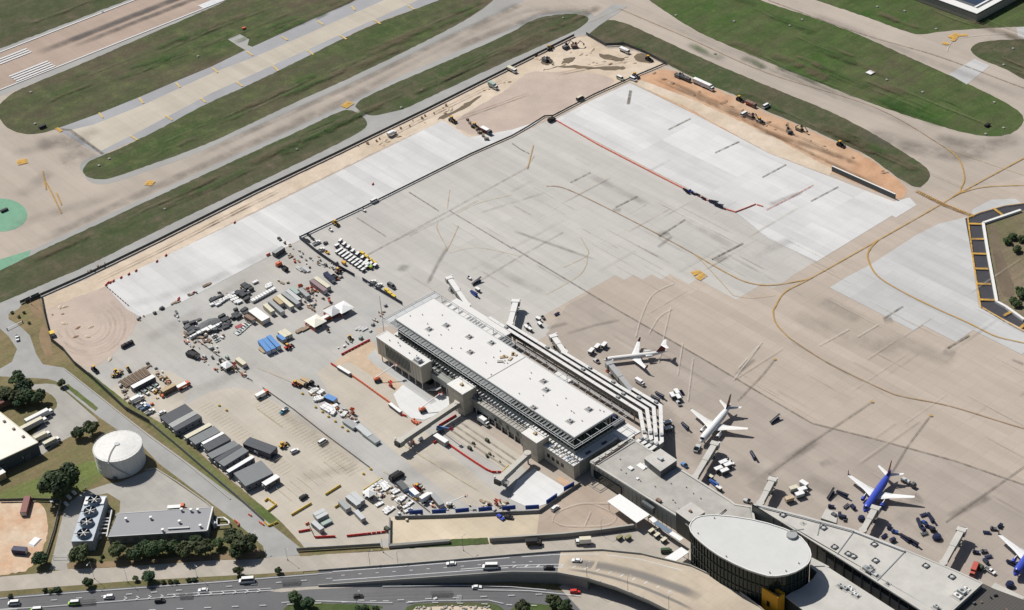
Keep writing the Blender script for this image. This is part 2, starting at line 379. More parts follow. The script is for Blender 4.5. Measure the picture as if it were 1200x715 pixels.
def ribbon(name, pts, width, mat, smooth=False, world=False, z=None):
    if smooth: pts = catmull(pts)
    w = [Vector((p[0],p[1],0)) for p in pts] if world else [P(p[0], p[1]) for p in pts]
    if z is None: _rz[0] += .0016; z = _rz[0]
    mb = MB(); mb.uv = []; L = sum((w[i+1]-w[i]).length for i in range(len(w)-1)); d = 0
    w2 = width if isinstance(width, (tuple, list)) else (width, width)
    for i, q in enumerate(w):
        a = w[max(i-1,0)]; b = w[min(i+1,len(w)-1)]; t = (b-a).normalized(); n = Vector((-t.y, t.x, 0))
        if i: d += (q-w[i-1]).length
        ww = (w2[0]+(w2[1]-w2[0])*d/max(L,1e-6))/2
        mb.v += [tuple(q-n*ww+Vector((0,0,z))), tuple(q+n*ww+Vector((0,0,z)))]; mb.uv += [(0, d/max(L,1e-6)), (1, d/max(L,1e-6))]
    for i in range(len(w)-1): mb.f.append((2*i, 2*i+2, 2*i+3, 2*i+1))
    return struct(mb.build(name, mat))

RAG.update({'grass': .35, 'sand': .8, 'dirt': .9, 'gravel': .8, 'earth': 1.0, 'verge': .5, 'haul': .8, 'graded': .5, 'lawn': .4})
G_VERGE = grassmat('verge grass', seen(92,104,58), seen(128,118,84), seen(104,108,66)); G_BASIN = grassmat('basin grass', seen(112,104,78), seen(136,120,100), seen(92,96,64))
C_MUD2 = ground('brown verge soil', seen(158,132,102), seen(140,120,92), big=.05, mid=.2, mamp=.16, famp=.16)
C_FRESH = ground('fresh white slab', seen(240,237,231), seen(230,227,221), slab=(6,6), jamp=.06, samp=.03, amp=.04)
gmb = MB(); gmb.add([(-9000,-9000,-.41),(9000,-9000,-.41),(9000,9000,-.41),(-9000,9000,-.41)], [(0,1,2,3)])
struct(gmb.build('ground', G_DRY))

C_STAND = ground('stand concrete', seen(184,170,156), seen(174,160,147), slab=(7.6,7.6), jamp=.10, samp=.045, amp=.09, mamp=.12, aniso=(.6,1.2))
# --- airfield: one concrete sheet with grass islands laid on it
sheet('airfield_paving', [(-250,430),(0,348),(375,184),(600,74),(690,30),(715,60),(752,97),(900,176),(985,215),(1060,235),(1100,245),(1260,420),(1500,300),(1400,-140),(800,-260),(-250,-180)], C_TAXI)
def X(u): return u*600+600
XR0, XR1 = -595.5, -540.3          # runway side stripes run along Y at these X
sheet('runway_shoulder', [(XR0-9,-100),(XR1+9,-100),(XR1+9,2600),(XR0-9,2600)], C_SHO, world=True)
sheet('runway', [(XR0-1,-100),(XR1+1,-100),(XR1+1,2600),(XR0-1,2600)], C_RUN, world=True)
sheet('airfield_grass', [(-200,130),(0,57),(153,-1),(260,-60),(100,-160),(-300,-80)], G_BROWN)
sheet('airfield_grass', [(-6,128),(2,120),(14,109),(34,100),(100,73),(180,38),(266,1),(360,-44),(500,-60),(423,-1),(361,26),(300,54),(287,60),(248,79),(207,96),(163,115),(116,134),(68,151),(46,157),(30,158),(13,153),(2,144)], G_FIELD, 2)
sheet('shoulder', [(66,151),(116,133),(163,114),(207,95),(248,78),(287,59),(300,53),(361,25),(423,-2),(470,-30),(560,-30),(516,1),(440,26),(400,46),(300,96.5),(240,123),(190,151),(150,168),(119,181),(100,172)], C_BLUE)
sheet('high_speed_taxiway', [(80,153),(110,146),(170,122),(250,85),(300,66),(360,40),(450,0),(500,-25),(530,-25),(488,1),(400,40),(330,72),(270,99),(250,108),(171,150),(118,177)], C_HIGH)
sheet('concrete_pad', [(267,46),(281,40),(292,46),(290,53),(299,56),(290,60),(279,54)], C_SHO)
# parallel taxiway: pale shoulders then the grass beyond them
sheet('taxiway_shoulder', [(98,204),(93,197),(95,190),(104,185),(120,180),(136,178),(300,139),(383,104),(451,70),(501,45),(539,25),(572,5),(600,-14),(640,-14),(601,8),(540,36),(450,80),(384,111),(300,149),(214,187),(176,199),(141,212),(118,217),(104,213)], C_SHO, 1)
sheet('airfield_grass', [(97,198),(104,189),(118,183),(136,176),(190,150),(240,122),(300,96),(380,56),(440,27),(515,1),(560,-20),(600,-20),(570,8),(540,27),(501,47),(451,72),(400,96),(350,118),(300,142),(256,163),(214,180),(176,193),(141,206),(121,211),(105,209),(98,204)], G_FIELD, 2)
sheet('taxiway_shoulder', [(-40,330),(0,313),(35,294),(176,229),(292,174),(400,124),(450,98),(520,67),(590,37),(625,18),(658,12),(690,14),(705,24),(680,40),(600,79),(430,160),(300,226),(-40,380)], C_SHO)
sheet('airfield_grass', [(-30,328),(0,317),(34,300),(176,234),(292,180),(360,149),(402,128),(416,130),(427,138),(431,144),(427,152),(411,161),(375,179),(300,215),(181,272),(106,310),(40,338),(-30,368)], G_BROWN, 1)
sheet('airfield_grass', [(413,122),(448,104),(521,73),(600,38),(625,22),(658,16),(680,17),(691,21),(688,27),(675,36),(640,51),(600,69),(535,99),(476,127),(461,133),(436,136),(425,133)], G_BROWN, 1)
sheet('green_painted_paving', [(-40,322),(0,304),(36,293),(34,300),(0,317),(-40,335)], C_GREENP)
sheet('green_painted_circle', [(32+ -32*(1-math.cos(a))-0, 252-19.5*math.sin(a)) for a in [i*math.pi/16 for i in range(32)]], C_GREENP)
sheet('airfield_grass', [(756,-3),(776,11),(800,27),(827,42),(860,56),(900,73),(950,93),(1011,118),(1071,138),(1119,153),(1152,160),(1180,159),(1196,150),(1201,138),(1189,126),(1167,114),(1126,94),(1076,72),(1013,43),(950,19),(900,4),(860,-14),(820,-40),(700,-40)], G_GREEN, 1)
sheet('airfield_grass', [(952,-1),(1001,15),(1051,33),(1065,38),(1076,40.5),(1090,39),(1106,36.5),(1152,33),(1200,31),(1300,27),(1300,-60),(1000,-60),(850,-40)], G_GREEN, 1)
sheet('airfield_grass', [(1136,60),(1140,53),(1150,49),(1165,47),(1200,46),(1300,44),(1300,150),(1200,93),(1177,80),(1152,71)], G_BROWN, 1)
sheet('airfield_grass', [(687,38),(692,27),(702,23),(726.5,24),(760,39),(826.5,70),(900,101),(975,131),(1030,160),(1061,180),(1084,194),(1091,204),(1086,214),(1076,221),(1061,214),(1045,203),(1016,181),(975,163),(950,151),(900,131),(874,118),(854,108),(826,98),(781,75),(756,61),(731,53),(711,53)], G_BROWN, 1)
# patch of new concrete on the cross taxiway
sheet('new_concrete_patch', [(1112,87),(1142,69),(1160,77),(1133,99)], C_NEW2)
sheet('new_concrete_patch', [(1191,32),(1240,30),(1240,45),(1194,46)], C_NEW2)
sheet('service_road', [(-60,385),(0,357),(106,310.5),(181,272.5),(300,215.5),(375,180),(411,162),(428,152.5),(436,136.5),(476,127.5),(535,99.5),(600,69.5),(640,51.5),(675,36.5),(692,23),(720,4),(735,8),(702,30),(690,40),(673,44),(600,81),(393,183),(300,228),(100,328),(30,362),(-60,402)], C_LANE)

# --- apron and yards
sheet('apron', [(27,357),(100,325),(300,226),(393,181),(600,79),(673,42),(690,41),(711,55),(731,55),(756,63),(781,77),(854,110),(900,133),(975,166),(1016,183),(1061,216),(1076,224),(1120,222),(1180,212),(1300,180),(1700,420),(1500,900),(1100,900),(780,690),(640,640),(457,642),(350,645),(300,602),(146,486),(75,425),(52,405)], C_APR)
def stepped(pts):                        # an edge that follows the slab grid
    w = [P(*p) for p in pts]; out = [w[0]]
    for i in range(1, len(w)):
        a, c = out[-1], w[i]; n = max(1, int(max(abs(c.x-a.x), abs(c.y-a.y))/15.2)); 
        for k in range(1, n+1):
            q = a.lerp(c, k/n); q = Vector((round(q.x/7.6)*7.6, round(q.y/7.6)*7.6, 0)); l = out[-1]
            out += [Vector((q.x, l.y, 0)), q] if (k+i) % 2 else [Vector((l.x, q.y, 0)), q]
    return out
BND = [(957,305),(925,321),(906,337),(893,332),(877,341),(862,345),(845,334),(831,338),(815,331),(797,328),(779,322),(768,329),(758,322),(743,327),(728,326),(715,322),(700,331),(688,338),(674,346),(664,358),(650,368),(646,384)]
sheet('grey_apron', [P(*p) for p in ((350,280),(552,182),(600,161),(648,138),(720,180),(865,250))]+stepped(BND)+[P(*p) for p in ((632,398),(600,392),(560,380),(500,376),(440,384),(420,420),(340,360))], C_GRAY, world=True)
sheet('stand_apron', [(640,392),(646,384),(664,358),(690,344),(718,360),(823,420),(900,466),(951,496),(1020,513),(1119,540),(1200,568),(1290,598),(1400,900),(1000,800),(800,600),(760,520),(660,420)], C_STAND)
sheet('yard', [(125,337),(200,358),(352,282),(430,330),(478,366),(440,385),(446,408),(470,436),(512,470),(545,490),(590,520),(640,580),(625,604),(455,607),(456,640),(352,642),(300,590),(250,540),(190,492),(100,438),(120,425),(165,374)], C_YARD)
sheet('lot_paving', [(205,480),(262,452),(310,460),(436,549),(470,592),(456,610),(456,638),(352,640),(330,615),(270,562),(225,480)], C_PALE, 1)
sheet('lot_paving', [(390,425),(402,418),(470,480),(560,560),(595,590),(560,598),(510,570),(440,510),(365,440)], C_PALE, 1)
sheet('lot_paving', [(120,470),(140,445),(190,430),(225,450),(215,475),(188,492),(160,480)], C_PALE, 1)
sheet('south_apron', [(457,606),(600,604),(632,600),(655,585),(682,566),(745,612),(700,627),(600,636),(456,642)], ground('yellowish apron concrete', seen(222,204,176), seen(206,188,162), slab=(6,6), big=.012, jamp=.09, samp=.03))
sheet('south_apron', [(632,602),(655,587),(684,566),(715,588),(748,612),(700,627),(628,634)], ground('brown apron concrete', seen(194,174,154), seen(184,164,146), slab=(6,6), big=.012, jamp=.10, samp=.03))
sheet('sand_strip', [(48,349),(100,328),(300,229),(393,184),(600,82),(673,45),(690,43),(711,57),(731,57),(756,64),(780,77),(736,95),(700,110),(648,136),(600,158),(552,180),(520,141),(440,178),(300,247),(130,333),(55,368)], C_SAND)
sheet('gravel_field', [(52,366),(70,355),(124,336),(140,350),(162,374),(150,398),(118,427),(95,432),(74,412),(60,400)], C_PINK, 1)
sheet('gravel_field', [(528,147),(549,130),(577,116),(606,96),(618,84),(650,84),(690,85),(716,90),(722,97),(690,112),(648,134),(612,150),(576,157),(556,160)], C_PINK, 1)
for k in range(9):                      # roller tracks round the gravel field
    r_ = .35+.075*k; ribbon('roller_track', [(104+(k*7%5)-2+46*r_*math.cos(a), 382+(k*3%4)-2+38*r_*math.sin(a)) for a in [i*math.pi/10-1.2 for i in range(15)]], 2.2, fading('gravel track', seen(214,198,182), .22, .15, floor=0) if k == 0 else MATS['gravel track'])
for pl in ([(634,84),(656,78),(690,81),(720,83),(735,80),(728,77),(700,79),(670,75),(640,80)], [(655,76),(664,66),(676,67),(668,74)], [(632,72),(640,67),(650,70),(646,76),(636,77)], [(745,62),(756,63),(770,73),(756,74),(742,70)], [(700,62),(720,66),(735,70),(725,73),(705,69)], [(510,140),(535,128),(560,112),(568,112),(540,130),(515,141)]):
    sheet('dark_earth_patch', pl, C_MUD, 2)
sheet('new_concrete_slab', [(123,334),(300,249),(438,181),(519,141),(549,161),(600,152),(640,139),(600,159),(552,181),(352,281),(215,353),(165,372),(148,362)], C_NEW)
sheet('dirt_strip', [(736,94),(752,89),(781,78),(826,100),(854,110),(874,120),(900,133),(950,153),(975,165),(1016,183),(1045,205),(1063,220),(1060,234),(1048,233),(975,203),(900,178)], C_DIRT, 1)
sheet('graded_strip', [(738,96),(752,94),(815,118),(900,157),(975,198),(972,206),(900,179),(800,123)], C_SAND)
sheet('new_concrete_slab', [P(*p) for p in ((650,140),(694,117),(738,97),(815,134),(900,179),(973,207),(1048,236),(1066,231))]+stepped([(1074,240),(1050,254),(1024,270),(998,284),(980,296),(957,305)])+[P(*p) for p in ((900,279),(865,250),(760,197))], C_NEW, world=True)
sheet('light_apron_slab', [P(*p) for p in ((1133,254),(1147,360),(1200,386),(1300,440),(1300,460))]+stepped([(1200,413),(1171,400),(1137,394),(1121,399),(1081,382),(1040,371),(1018,360),(1008,350),(998,326)])+[P(*p) for p in ((1020,310),(1074,275),(1100,262))], C_NEW2, world=True)
sheet('new_concrete_patch', [(1140,245),(1162,234),(1190,233),(1200,240),(1138,255)], C_NEW2)
sheet('retention_basin', [(1131,256),(1148,249),(1177,241),(1200,238),(1300,225),(1300,440),(1200,386),(1150,360)], C_BLACK)
sheet('basin_floor', [(1152,263),(1196,247),(1300,230),(1300,425),(1200,376),(1180,361),(1168,355)], G_BASIN)
sheet('dark_earth_patch', [(1158,266),(1166,262),(1176,300),(1190,340),(1186,352),(1172,345)], C_MUD, 1)
sheet('construction_dirt', [(399,418),(436,397),(443,410),(466,440),(492,462),(470,478),(456,470),(412,440),(392,428)], ground('construction soil', seen(204,178,150), seen(214,190,164), big=.05, mid=.15, mamp=.12, famp=.1), 1)
sheet('haul_strip', [(395,428),(410,425),(455,452),(490,478),(478,486),(452,466)], C_PALE)
sheet('new_concrete_slab', [(461,462),(476,447),(507,467),(520,461),(532,470),(512,486),(497,492),(482,490),(468,478)], C_FRESH)
sheet('walkway_slab', [(430,418),(440,409),(446,420),(512,470),(505,474),(440,428)], C_NEW2)
sheet('brick_lane_paving', [(527,495),(541,488),(612,535),(600,553),(588,549),(515,503)], C_PALE)
sheet('new_concrete_slab', [(606,564),(626,549),(665,573),(642,590),(622,596),(598,585)], C_FRESH)
sheet('paved_patch', [(652,562),(656,558),(675,569),(668,574)], C_DIRT)

C_LOT = ground('lot concrete', seen(184,177,166), seen(174,168,158), slab=(5,5), big=.02, jamp=.07, samp=.03)
# --- left: grass strip along the fence, the diagonal road, lots
sheet('dry_grass', [(-80,360),(8,357),(30,352),(46,346),(62,398),(90,428),(148,478),(200,500),(250,545),(330,612),(360,645),(350,700),(-80,730)], G_DRY)
sheet('green_grass_strip', [(96,437),(104,436),(150,472),(190,497),(205,510),(270,565),(328,610),(316,614),(240,556),(188,512),(140,474)], G_VERGE)
sheet('perimeter_road', [(-60,368),(0,356),(30,350),(22,362),(10,368),(10,374),(22,381),(35,393),(42,414),(50,427),(75,431),(121,467),(146,487),(176,510),(216,539),(300,601),(332,626),(352,642),(356,650),(312,654),(308,640),(295,628),(272,608),(186,543),(169,525),(116,489),(78,458),(66,447),(56,444),(0,441),(-60,446),(-60,436),(0,432),(14,424),(20,409),(10,394),(0,385),(-60,380)], C_LANE)
sheet('lot_paving', [(33,451),(62,449),(72,455),(110,488),(116,494),(108,505),(86,510),(70,518),(40,540),(30,520),(62,482),(68,475),(64,465),(52,458),(33,456)], C_LOT, 1)
sheet('green_grass_strip', [(75,452),(80,450),(98,464),(115,478),(112,482),(92,466)], G_VERGE)
for pl in ([(32,352),(45,347),(49,362),(51,374),(42,373)], [(44,384),(55,380),(60,402),(62,420),(50,414)]): sheet('dark_earth_patch', pl, C_MUD2, 1)
sheet('plant_yard', [(83,588),(97,577),(126,567),(141,565),(172,552),(182,549),(242,590),(250,597),(246,604),(133,604),(140,600),(141,587),(126,578),(98,583),(83,651),(79,668),(58,668),(62,652),(75,598)], C_LOT)
sheet('green_grass_strip', [(50,558),(120,535),(124,560),(96,576),(80,586),(58,588),(0,590),(0,575)], grassmat('tank lawn', seen(100,112,62), seen(126,120,80), seen(90,106,56)), 1)
sheet('dirt_lot', [(-60,588),(0,588),(38,586),(52,592),(54,604),(58,622),(40,668),(0,674),(-60,684)], ground('dirt lot', seen(222,198,170), seen(212,172,138), big=.07, mid=.12, mamp=.18, famp=.16), 1)
sheet('verge', [(78,660),(126,658),(252,650),(300,640),(310,648),(300,655),(252,656),(126,665),(80,667)], C_MUD2)
sheet('bottom_service_road', [(-60,682),(0,676),(40,672.5),(80,667),(126,665.5),(252,656.5),(300,655.5),(325,652.5),(446,646),(476,642.5),(577,638.5),(600,636),(706,627),(760,618),(812,640),(812,662),(776,655),(751,650),(706,646),(663,647),(600,653),(467,663),(426,665),(300,673),(277,674),(151,681),(0,693),(-60,697)], C_CROAD)
sheet('green_grass_strip', [(482,637),(510,633),(571,630),(573,637),(530,640),(480,643)], G_GREEN)
sheet('dry_grass', [(348,645),(360,641),(446,639),(447,645),(352,652)], G_DRY)
sheet('highway', [(-80,712),(0,700),(50,695),(264,680),(300,677),(376,671),(467,663.5),(480,670),(480,681),(600,687),(645,691),(683,698),(745,716),(850,760),(850,860),(-80,860)], C_ROAD)
sheet('concrete_road', [(655,688),(700,660),(800,690),(860,720),(900,760),(850,860),(760,800)], C_CROAD)
sheet('concrete_road', [(688,699),(745,716),(850,760),(850,860),(700,860),(683,714)], C_CROAD)
sheet('green_grass_strip', [(340,707),(350,706),(448,709),(449,714),(380,730),(330,730),(330,716)], G_GREEN, 1)
sheet('green_grass_strip', [(474,716),(478,710),(496,706.5),(572,705.5),(584,709),(592,716),(596,730),(474,730)], G_GREEN, 1)
sheet('green_grass_strip', [(598,706),(638,708),(662,712),(680,718),(690,740),(598,740)], G_GREEN, 1)
sheet('rock_bed', [(488,711),(570,710),(580,718),(480,719)], C_SAND, 1)
sheet('median_strip', [(312,693),(330,689.5),(373,687),(412,685.5),(471,684),(471,687),(420,688),(360,691),(330,694)], C_CROAD)

# ================================================================ paint, joints and stains
for x in (XR0, XR1): ribbon('runway_edge_line', [(x,-100),(x,2500)], 1.3, W_LINE, world=True)
def runway_y(px, py): return P(px, py).y
for (a, b, n, c) in (((0,72),(36,60),4,1), ((22,88),(60,74),5,-1)):
    p, q = P(*a), P(*b)
    for k in range(n-1):
        off = (k-1)*3.6
        ribbon('touchdown_stripe', [(p.x+off, p.y-6), (p.x+off, q.y)], 2.0, W_LINE, world=True)
p = P(250,2)
ribbon('aiming_point_marking', [(p.x, p.y-12),(p.x,p.y+40)], 7, W_LINE, world=True)
cx = (XR0+XR1)/2
ribbon('rubber_streak', [(cx-4,P(40,64).y),(cx-4,P(200,5).y+150)], 11, fading('rubber on runway', seen(104,98,94), .9, .03), world=True)
ribbon('rubber_streak', [(cx+7,P(80,56).y),(cx+7,P(200,5).y+150)], 9, D_STAIN, world=True)
# yellow edge bars of the high speed taxiway
for x, y, x2, y2 in ((116,132,120.5,138),(163,114.5,168,121),(206,97,211,102.5),(249,79.5,255,85),(289,60,296,65),(330,43,337,47),(372,24.5,379,29),(412,7,416,12),(153,159,161,164),(193,135,202,140.5),(235,115,241,120),(277,95.5,284,101),(320,77,326,83),(360,58.5,367,64),(398,41,406,46),(438,23,446,28),(478,6,485,11)):
    ribbon('taxiway_edge_bar', [(x,y),(x2,y2)], 1.5, Y_BAR)
ribbon('paving_joint', [(70,151),(82,152),(120,180)], 2.2, D_JOINT)
ribbon('yellow_line', [(66,150),(72,154)], 2.5, O_LINE)
# taxiway wear: dark bands beside the shoulders
for pts, wd in (([(30,290),(176,222),(300,166),(400,120),(470,86)], 12), ([(230,183),(300,150),(400,105),(480,66),(560,26)], 9)):
    ribbon('wear_band', pts, wd, D_SOFT)
for pts, wd in (([(520,62),(560,45),(600,30),(640,14),(690,12)], 12), ([(545,38),(580,18),(610,4)], 12), ([(1010,152),(1060,170),(1120,182),(1170,176)], 22), ([(1090,160),(1150,172),(1200,160)], 20), ([(70,190),(90,184),(110,176)], 26), ([(40,170),(70,163),(100,170)], 24)):
    ribbon('wear_band', pts, wd, D_SOFT)
# taxi lines
YL = [([(726,10),(810,46),(900,85.6),(1026,126),(1109,173.7)], .55, Y_BROWN), ([(1109,173.7),(1124,187),(1130,207),(1126,220),(1116,231),(1026,283),(948,327),(920,342),(909,358),(906,366),(910,380),(925,396)], .95, Y_LINE), ([(925,396),(970,425),(1036,457),(1060,465),(1114,476),(1200,502),(1300,528)], .8, Y_BROWN),
      ([(1200,185),(1150,212),(1116,231)], 1.0, Y_LINE), ([(1116,231),(1126,226),(1154,219),(1200,217)], .8, Y_LINE), ([(1109,174),(1160,192),(1230,215)], .6, Y_PALE),
      ([(1028,282),(1019,292),(1017,303),(1028,323),(1056,341),(1094,360),(1134,378),(1167,394),(1200,402),(1260,418)], 1.1, Y_LINE),
      ([(640,218),(663,221),(718,247),(774,276),(814,298)], .7, Y_BROWN), ([(814,298),(852,320),(877,331),(905,334),(948,327)], .85, Y_LINE), ([(814,298),(829,313),(859,346)], .6, Y_PALE), ([(859,346),(880,349),(909,346)], .6, Y_PALE),
      ([(726,10),(690,26)], .6, Y_PALE), ([(900,0),(1011,40),(1100,66),(1200,103),(1260,122)], .7, fading('thin dark line', seen(136,112,92), .8, .3, soft=False)), ([(1110,60),(1112,54),(1120,46),(1150,41),(1190,39)], .8, W_PALE),
      ([(513,260),(512,268),(522,288),(523,294)], .6, Y_PALE), ([(537,264),(531,278),(523,294)], .6, Y_PALE), ([(527,222),(525,235),(524,244)], .5, Y_PALE), ([(535,250),(560,238),(600,228)], .5, Y_PALE), ([(618,198),(622,182),(625,170)], .7, Y_LINE), ([(617,197),(626,182)], .5, Y_PALE),
      ([(660,313),(688,299),(686,288),(680,278)], .6, Y_PALE), ([(640,345),(675,325),(686,312),(688,300)], .5, Y_PALE), ([(527,296),(560,290),(610,300)], .4, Y_PALE)]
for pts, wd, mt in YL: ribbon('taxi_line', pts, wd, mt, smooth=True)
ribbon('hold_line', [(1074,224),(1108,241),(1142,254)], 3.0, fading('hold line dark', seen(150,116,74), .9, .3, soft=False))
p0, p1 = P(1074,224), P(1142,254)
for k in range(26):
    a = p0.lerp(p1, (k+.2)/26); b = p0.lerp(p1, (k+.65)/26); ribbon('hold_line_dash', [(a.x,a.y),(b.x,b.y)], 1.2, O_LINE, world=True)
for pts, wd in (([(811,321),(818,319),(824,323),(817,327)], 5), ([(20,191),(32,188)], 7), ([(171,214),(180,215)], 6), ([(403,121.5),(411,124)], 8)):
    ribbon('yellow_pavement_sign', pts, wd, O_LINE)
for pts in ([(1116,48),(1121,42),(1134,41)], [(1104,50),(1112,52)], [(1112,44),(1122,39)]): ribbon('yellow_pavement_sign', pts, 3.5, O_LINE)
for pts in ([(50,200),(54,222)], [(53,212),(60,225),(72,250)], [(66,226),(72,240)]): ribbon('taxi_line', pts, 1.0, Y_LINE)
# joints and long streaks
for pts, wd in (([(600,289.5),(718,360),(823,420),(900,466),(951.6,496),(1020,513),(1119,540),(1200,568),(1270,592)], .9), ([(426,301),(526.5,246.7),(600,291)], .8), ([(479,225),(514,247)], .8), ([(526,247),(620,195)], .5), ([(418,255),(452,277)], .6), ([(480,276),(560,235)], .4), ([(560,330),(610,300),(660,272)], .5)):
    ribbon('paving_joint', pts, wd, D_JOINT)
for pts, wd in (([(668,214),(692,202)], .8), ([(721,243),(747,230)], .9), ([(772,277),(803,257)], .9), ([(834,304),(871,285)], 1.0), ([(1036,373),(1058,359)], 1.0), ([(1110,408),(1136,393)], 1.0), ([(783,152),(809,139)], .9), ([(838,179),(866,166)], .9), ([(893,208),(921,193)], .9), ([(950,236),(982,219)], .9), ([(736,122),(739,106)], 2.0), ([(600,168),(610,175),(620,180)], .7)):
    ribbon('stand_lead_line', pts, wd, fading('stand line', seen(120,108,92), .8, .3, soft=False) if 'stand line' not in MATS else MATS['stand line'])
ribbon('red_line', [(898,246),(926,232),(953,217)], .8, R_LINE)
for pts, wd in (([(864,470),(893,440),(908,421)], 1.2), ([(900,556),(950,519),(1022,471)], 1.2), ([(1040,562),(1064,522),(1091,486)], 1.2), ([(1108,612),(1150,582),(1210,540)], 1.4)): ribbon('lead_in_line', pts, .55, D_JOINT); ribbon('wheel_track', pts, 2.6, D_FAINT)
for x, y in ((908,421),(1022,471),(1091,487)): ribbon('stand_mark', [(x-1.3,y+.7),(x+1.3,y-.7)], 1.8, Y_LINE)
for pts, wd in (([(890,562),(920,540),(960,515)], 7), ([(660,392),(700,380),(730,374)], 3), ([(1110,606),(1130,596),(1160,580)], 6), ([(770,290),(788,276)], 3), ([(770,276),(784,272)], 8), ([(717,246),(728,246)], 6), ([(838,306),(852,300)], 7), ([(1034,375),(1046,374)], 8), ([(1105,410),(1120,414)], 10), ([(960,545),(980,538)], 6), ([(1050,590),(1080,582)], 10), ([(1185,421),(1200,427)], 3), ([(640,385),(665,378)], 4), ([(860,440),(885,420)], 3), ([(500,334),(512,310),(526,286)], 3), ([(475,310),(470,318)], 8), ([(900,240),(940,225)], 5), ([(560,250),(640,225)], 2), ([(600,270),(700,305)], 3)):
    ribbon('rubber_stain', pts, wd, D_SOFT)
for pts, wd in (([(930,365),(990,395),(1060,410)], 18), ([(1040,395),(1120,425)], 16), ([(960,350),(1010,375)], 14), ([(560,305),(640,345)], 9), ([(690,205),(760,240)], 8), ([(800,255),(860,290)], 8), ([(880,300),(930,280)], 10), ([(730,440),(790,500),(850,560)], 16), ([(860,540),(900,575)], 14), ([(940,560),(990,580)], 14), ([(1050,600),(1120,640)], 16)): ribbon('wear_band', pts, wd, D_FAINT, smooth=True)
rs = random.Random(3)
for k in range(50):                    # old stand markings ground away, pale streaks and oil spots
    x, y = rs.uniform(700,1200), rs.uniform(330,640)
    if y > 350+.62*(x-640): continue
    a, l = rs.choice((HU, HU, HV)), rs.uniform(15, 60); q = P(x, y)
    ribbon('bleached_streak' if rs.random() < .6 else 'wear_band', [(q.x,q.y),(q.x+l*math.cos(a),q.y+l*math.sin(a))], rs.uniform(.8,2.6), L_WEAR if rs.random() < .65 else D_FAINT, world=True)
for k in range(70):
    x, y = rs.uniform(420,960), rs.uniform(170,330)
    if y < 330-.45*(x-330) or y < 140+.5*(x-650): continue
    a, l = rs.choice((HU, HU, HV)), rs.uniform(15, 50); q = P(x, y)
    ribbon('bleached_streak' if rs.random() < .5 else 'wear_band', [(q.x,q.y),(q.x+l*math.cos(a),q.y+l*math.sin(a))], rs.uniform(.8,2.6), L_WEAR if rs.random() < .5 else D_FAINT, world=True)
for pts in ([(760,392),(772,372),(788,362)], [(772,425),(780,385),(786,360)], [(800,402),(794,440)], [(812,420),(806,470)], [(745,395),(752,370),(765,345),(790,332)], [(860,445),(890,405)], [(960,405),(995,386)], [(865,432),(893,401)], [(1005,395),(1030,380)]): ribbon('old_marking', pts, .7, W_PALE, smooth=True)
for pts in ([(647,612),(650,603),(664,595),(690,590),(715,600),(722,607),(712,615),(690,617),(660,616),(647,610)], [(685,616),(692,600)], [(690,590),(720,590)]): ribbon('old_marking', pts, .6, W_PALE, smooth=True)
# highway paint
for pts in ([(0,702),(60,697),(264,682),(467,665.5)], [(-20,716),(48,712),(196,700.5),(300,693.6),(320,692)], [(196,697.5),(300,691),(318,690)], [(-40,716),(20,714.5)]): ribbon('lane_edge_line', pts, .3, W_LINE)
for k in range(12):
    x = 146+14.2*k; y = 701.3-(x-146)*.058
    ribbon('gore_chevron', [(x,y-1.2),(x+3,y+.5),(x-1,y+2.2)], .5, W_LINE)
for (a, b, n) in (((60,704),(470,672),14), ((110,718),(660,696),17), ((420,704),(680,712),9), ((480,676),(600,665),5)):
    for k in range(n):
        f = k/n; x = a[0]+(b[0]-a[0])*f; y = a[1]+(b[1]-a[1])*f; dx = (b[0]-a[0])/n*.24; dy = (b[1]-a[1])/n*.24
        ribbon('lane_dash', [(x,y),(x+dx,y+dy)], .35, W_LINE)
for pts in ([(448,688),(540,687),(600,688.5),(640,692)], [(560,692),(620,693),(680,699)], [(330,707),(360,704.5),(440,707),(460,707)], [(476,707),(500,704.8),(572,704),(590,708)]): ribbon('lane_edge_line', pts, .3, W_LINE)
ribbon('arrow_marking', [(508,703),(512,701)], 1.2, W_LINE); ribbon('bus_marking', [(535,702),(541,702)], 4.5, fading('faded lane word', seen(190,188,184), .6, 1.5, soft=False))
# parking stalls beside the long divider
a, b = P(312,466), P(424,548)
for k in range(34):
    q = a.lerp(b, k/33.0); ribbon('stall_line', [(q.x,q.y),(q.x-.4,q.y-9)], .35, Y_PALE, world=True)
a, b = P(232,478), P(330,556)
for k in range(30):
    q = a.lerp(b, k/29.0); ribbon('stall_line', [(q.x,q.y),(q.x,q.y+8)], .3, Y_PALE, world=True)
a, b = P(352,598), P(420,560)
for k in range(9):
    q = P(322+8*k, 571-4.4*k); ribbon('stall_line', [(q.x,q.y),(q.x+14,q.y)], .3, Y_PALE, world=True)
for pts in ([(448,552),(520,590)], [(470,520),(560,575)], [(300,430),(395,470)], [(330,500),(300,478)]): ribbon('faint_line', pts, .5, Y_PALE)
for pts, wd in (([(140,360),(230,335),(330,290)], 10), ([(170,400),(240,362)], 14), ([(190,470),(250,450),(300,420)], 12), ([(330,480),(420,545)], 14), ([(250,350),(290,325)], 8), ([(350,560),(420,545)], 9), ([(460,560),(520,545),(560,560)], 12)): ribbon('wear_band', pts, wd, D_FAINT, smooth=True)
# conveyor-like lane joints in front of the new wing
for a, b in (((530,497),(602,546)), ((536,493),(607,541)), ((522,500),(594,549))): ribbon('lane_joint', [a,b], .7, D_JOINT)
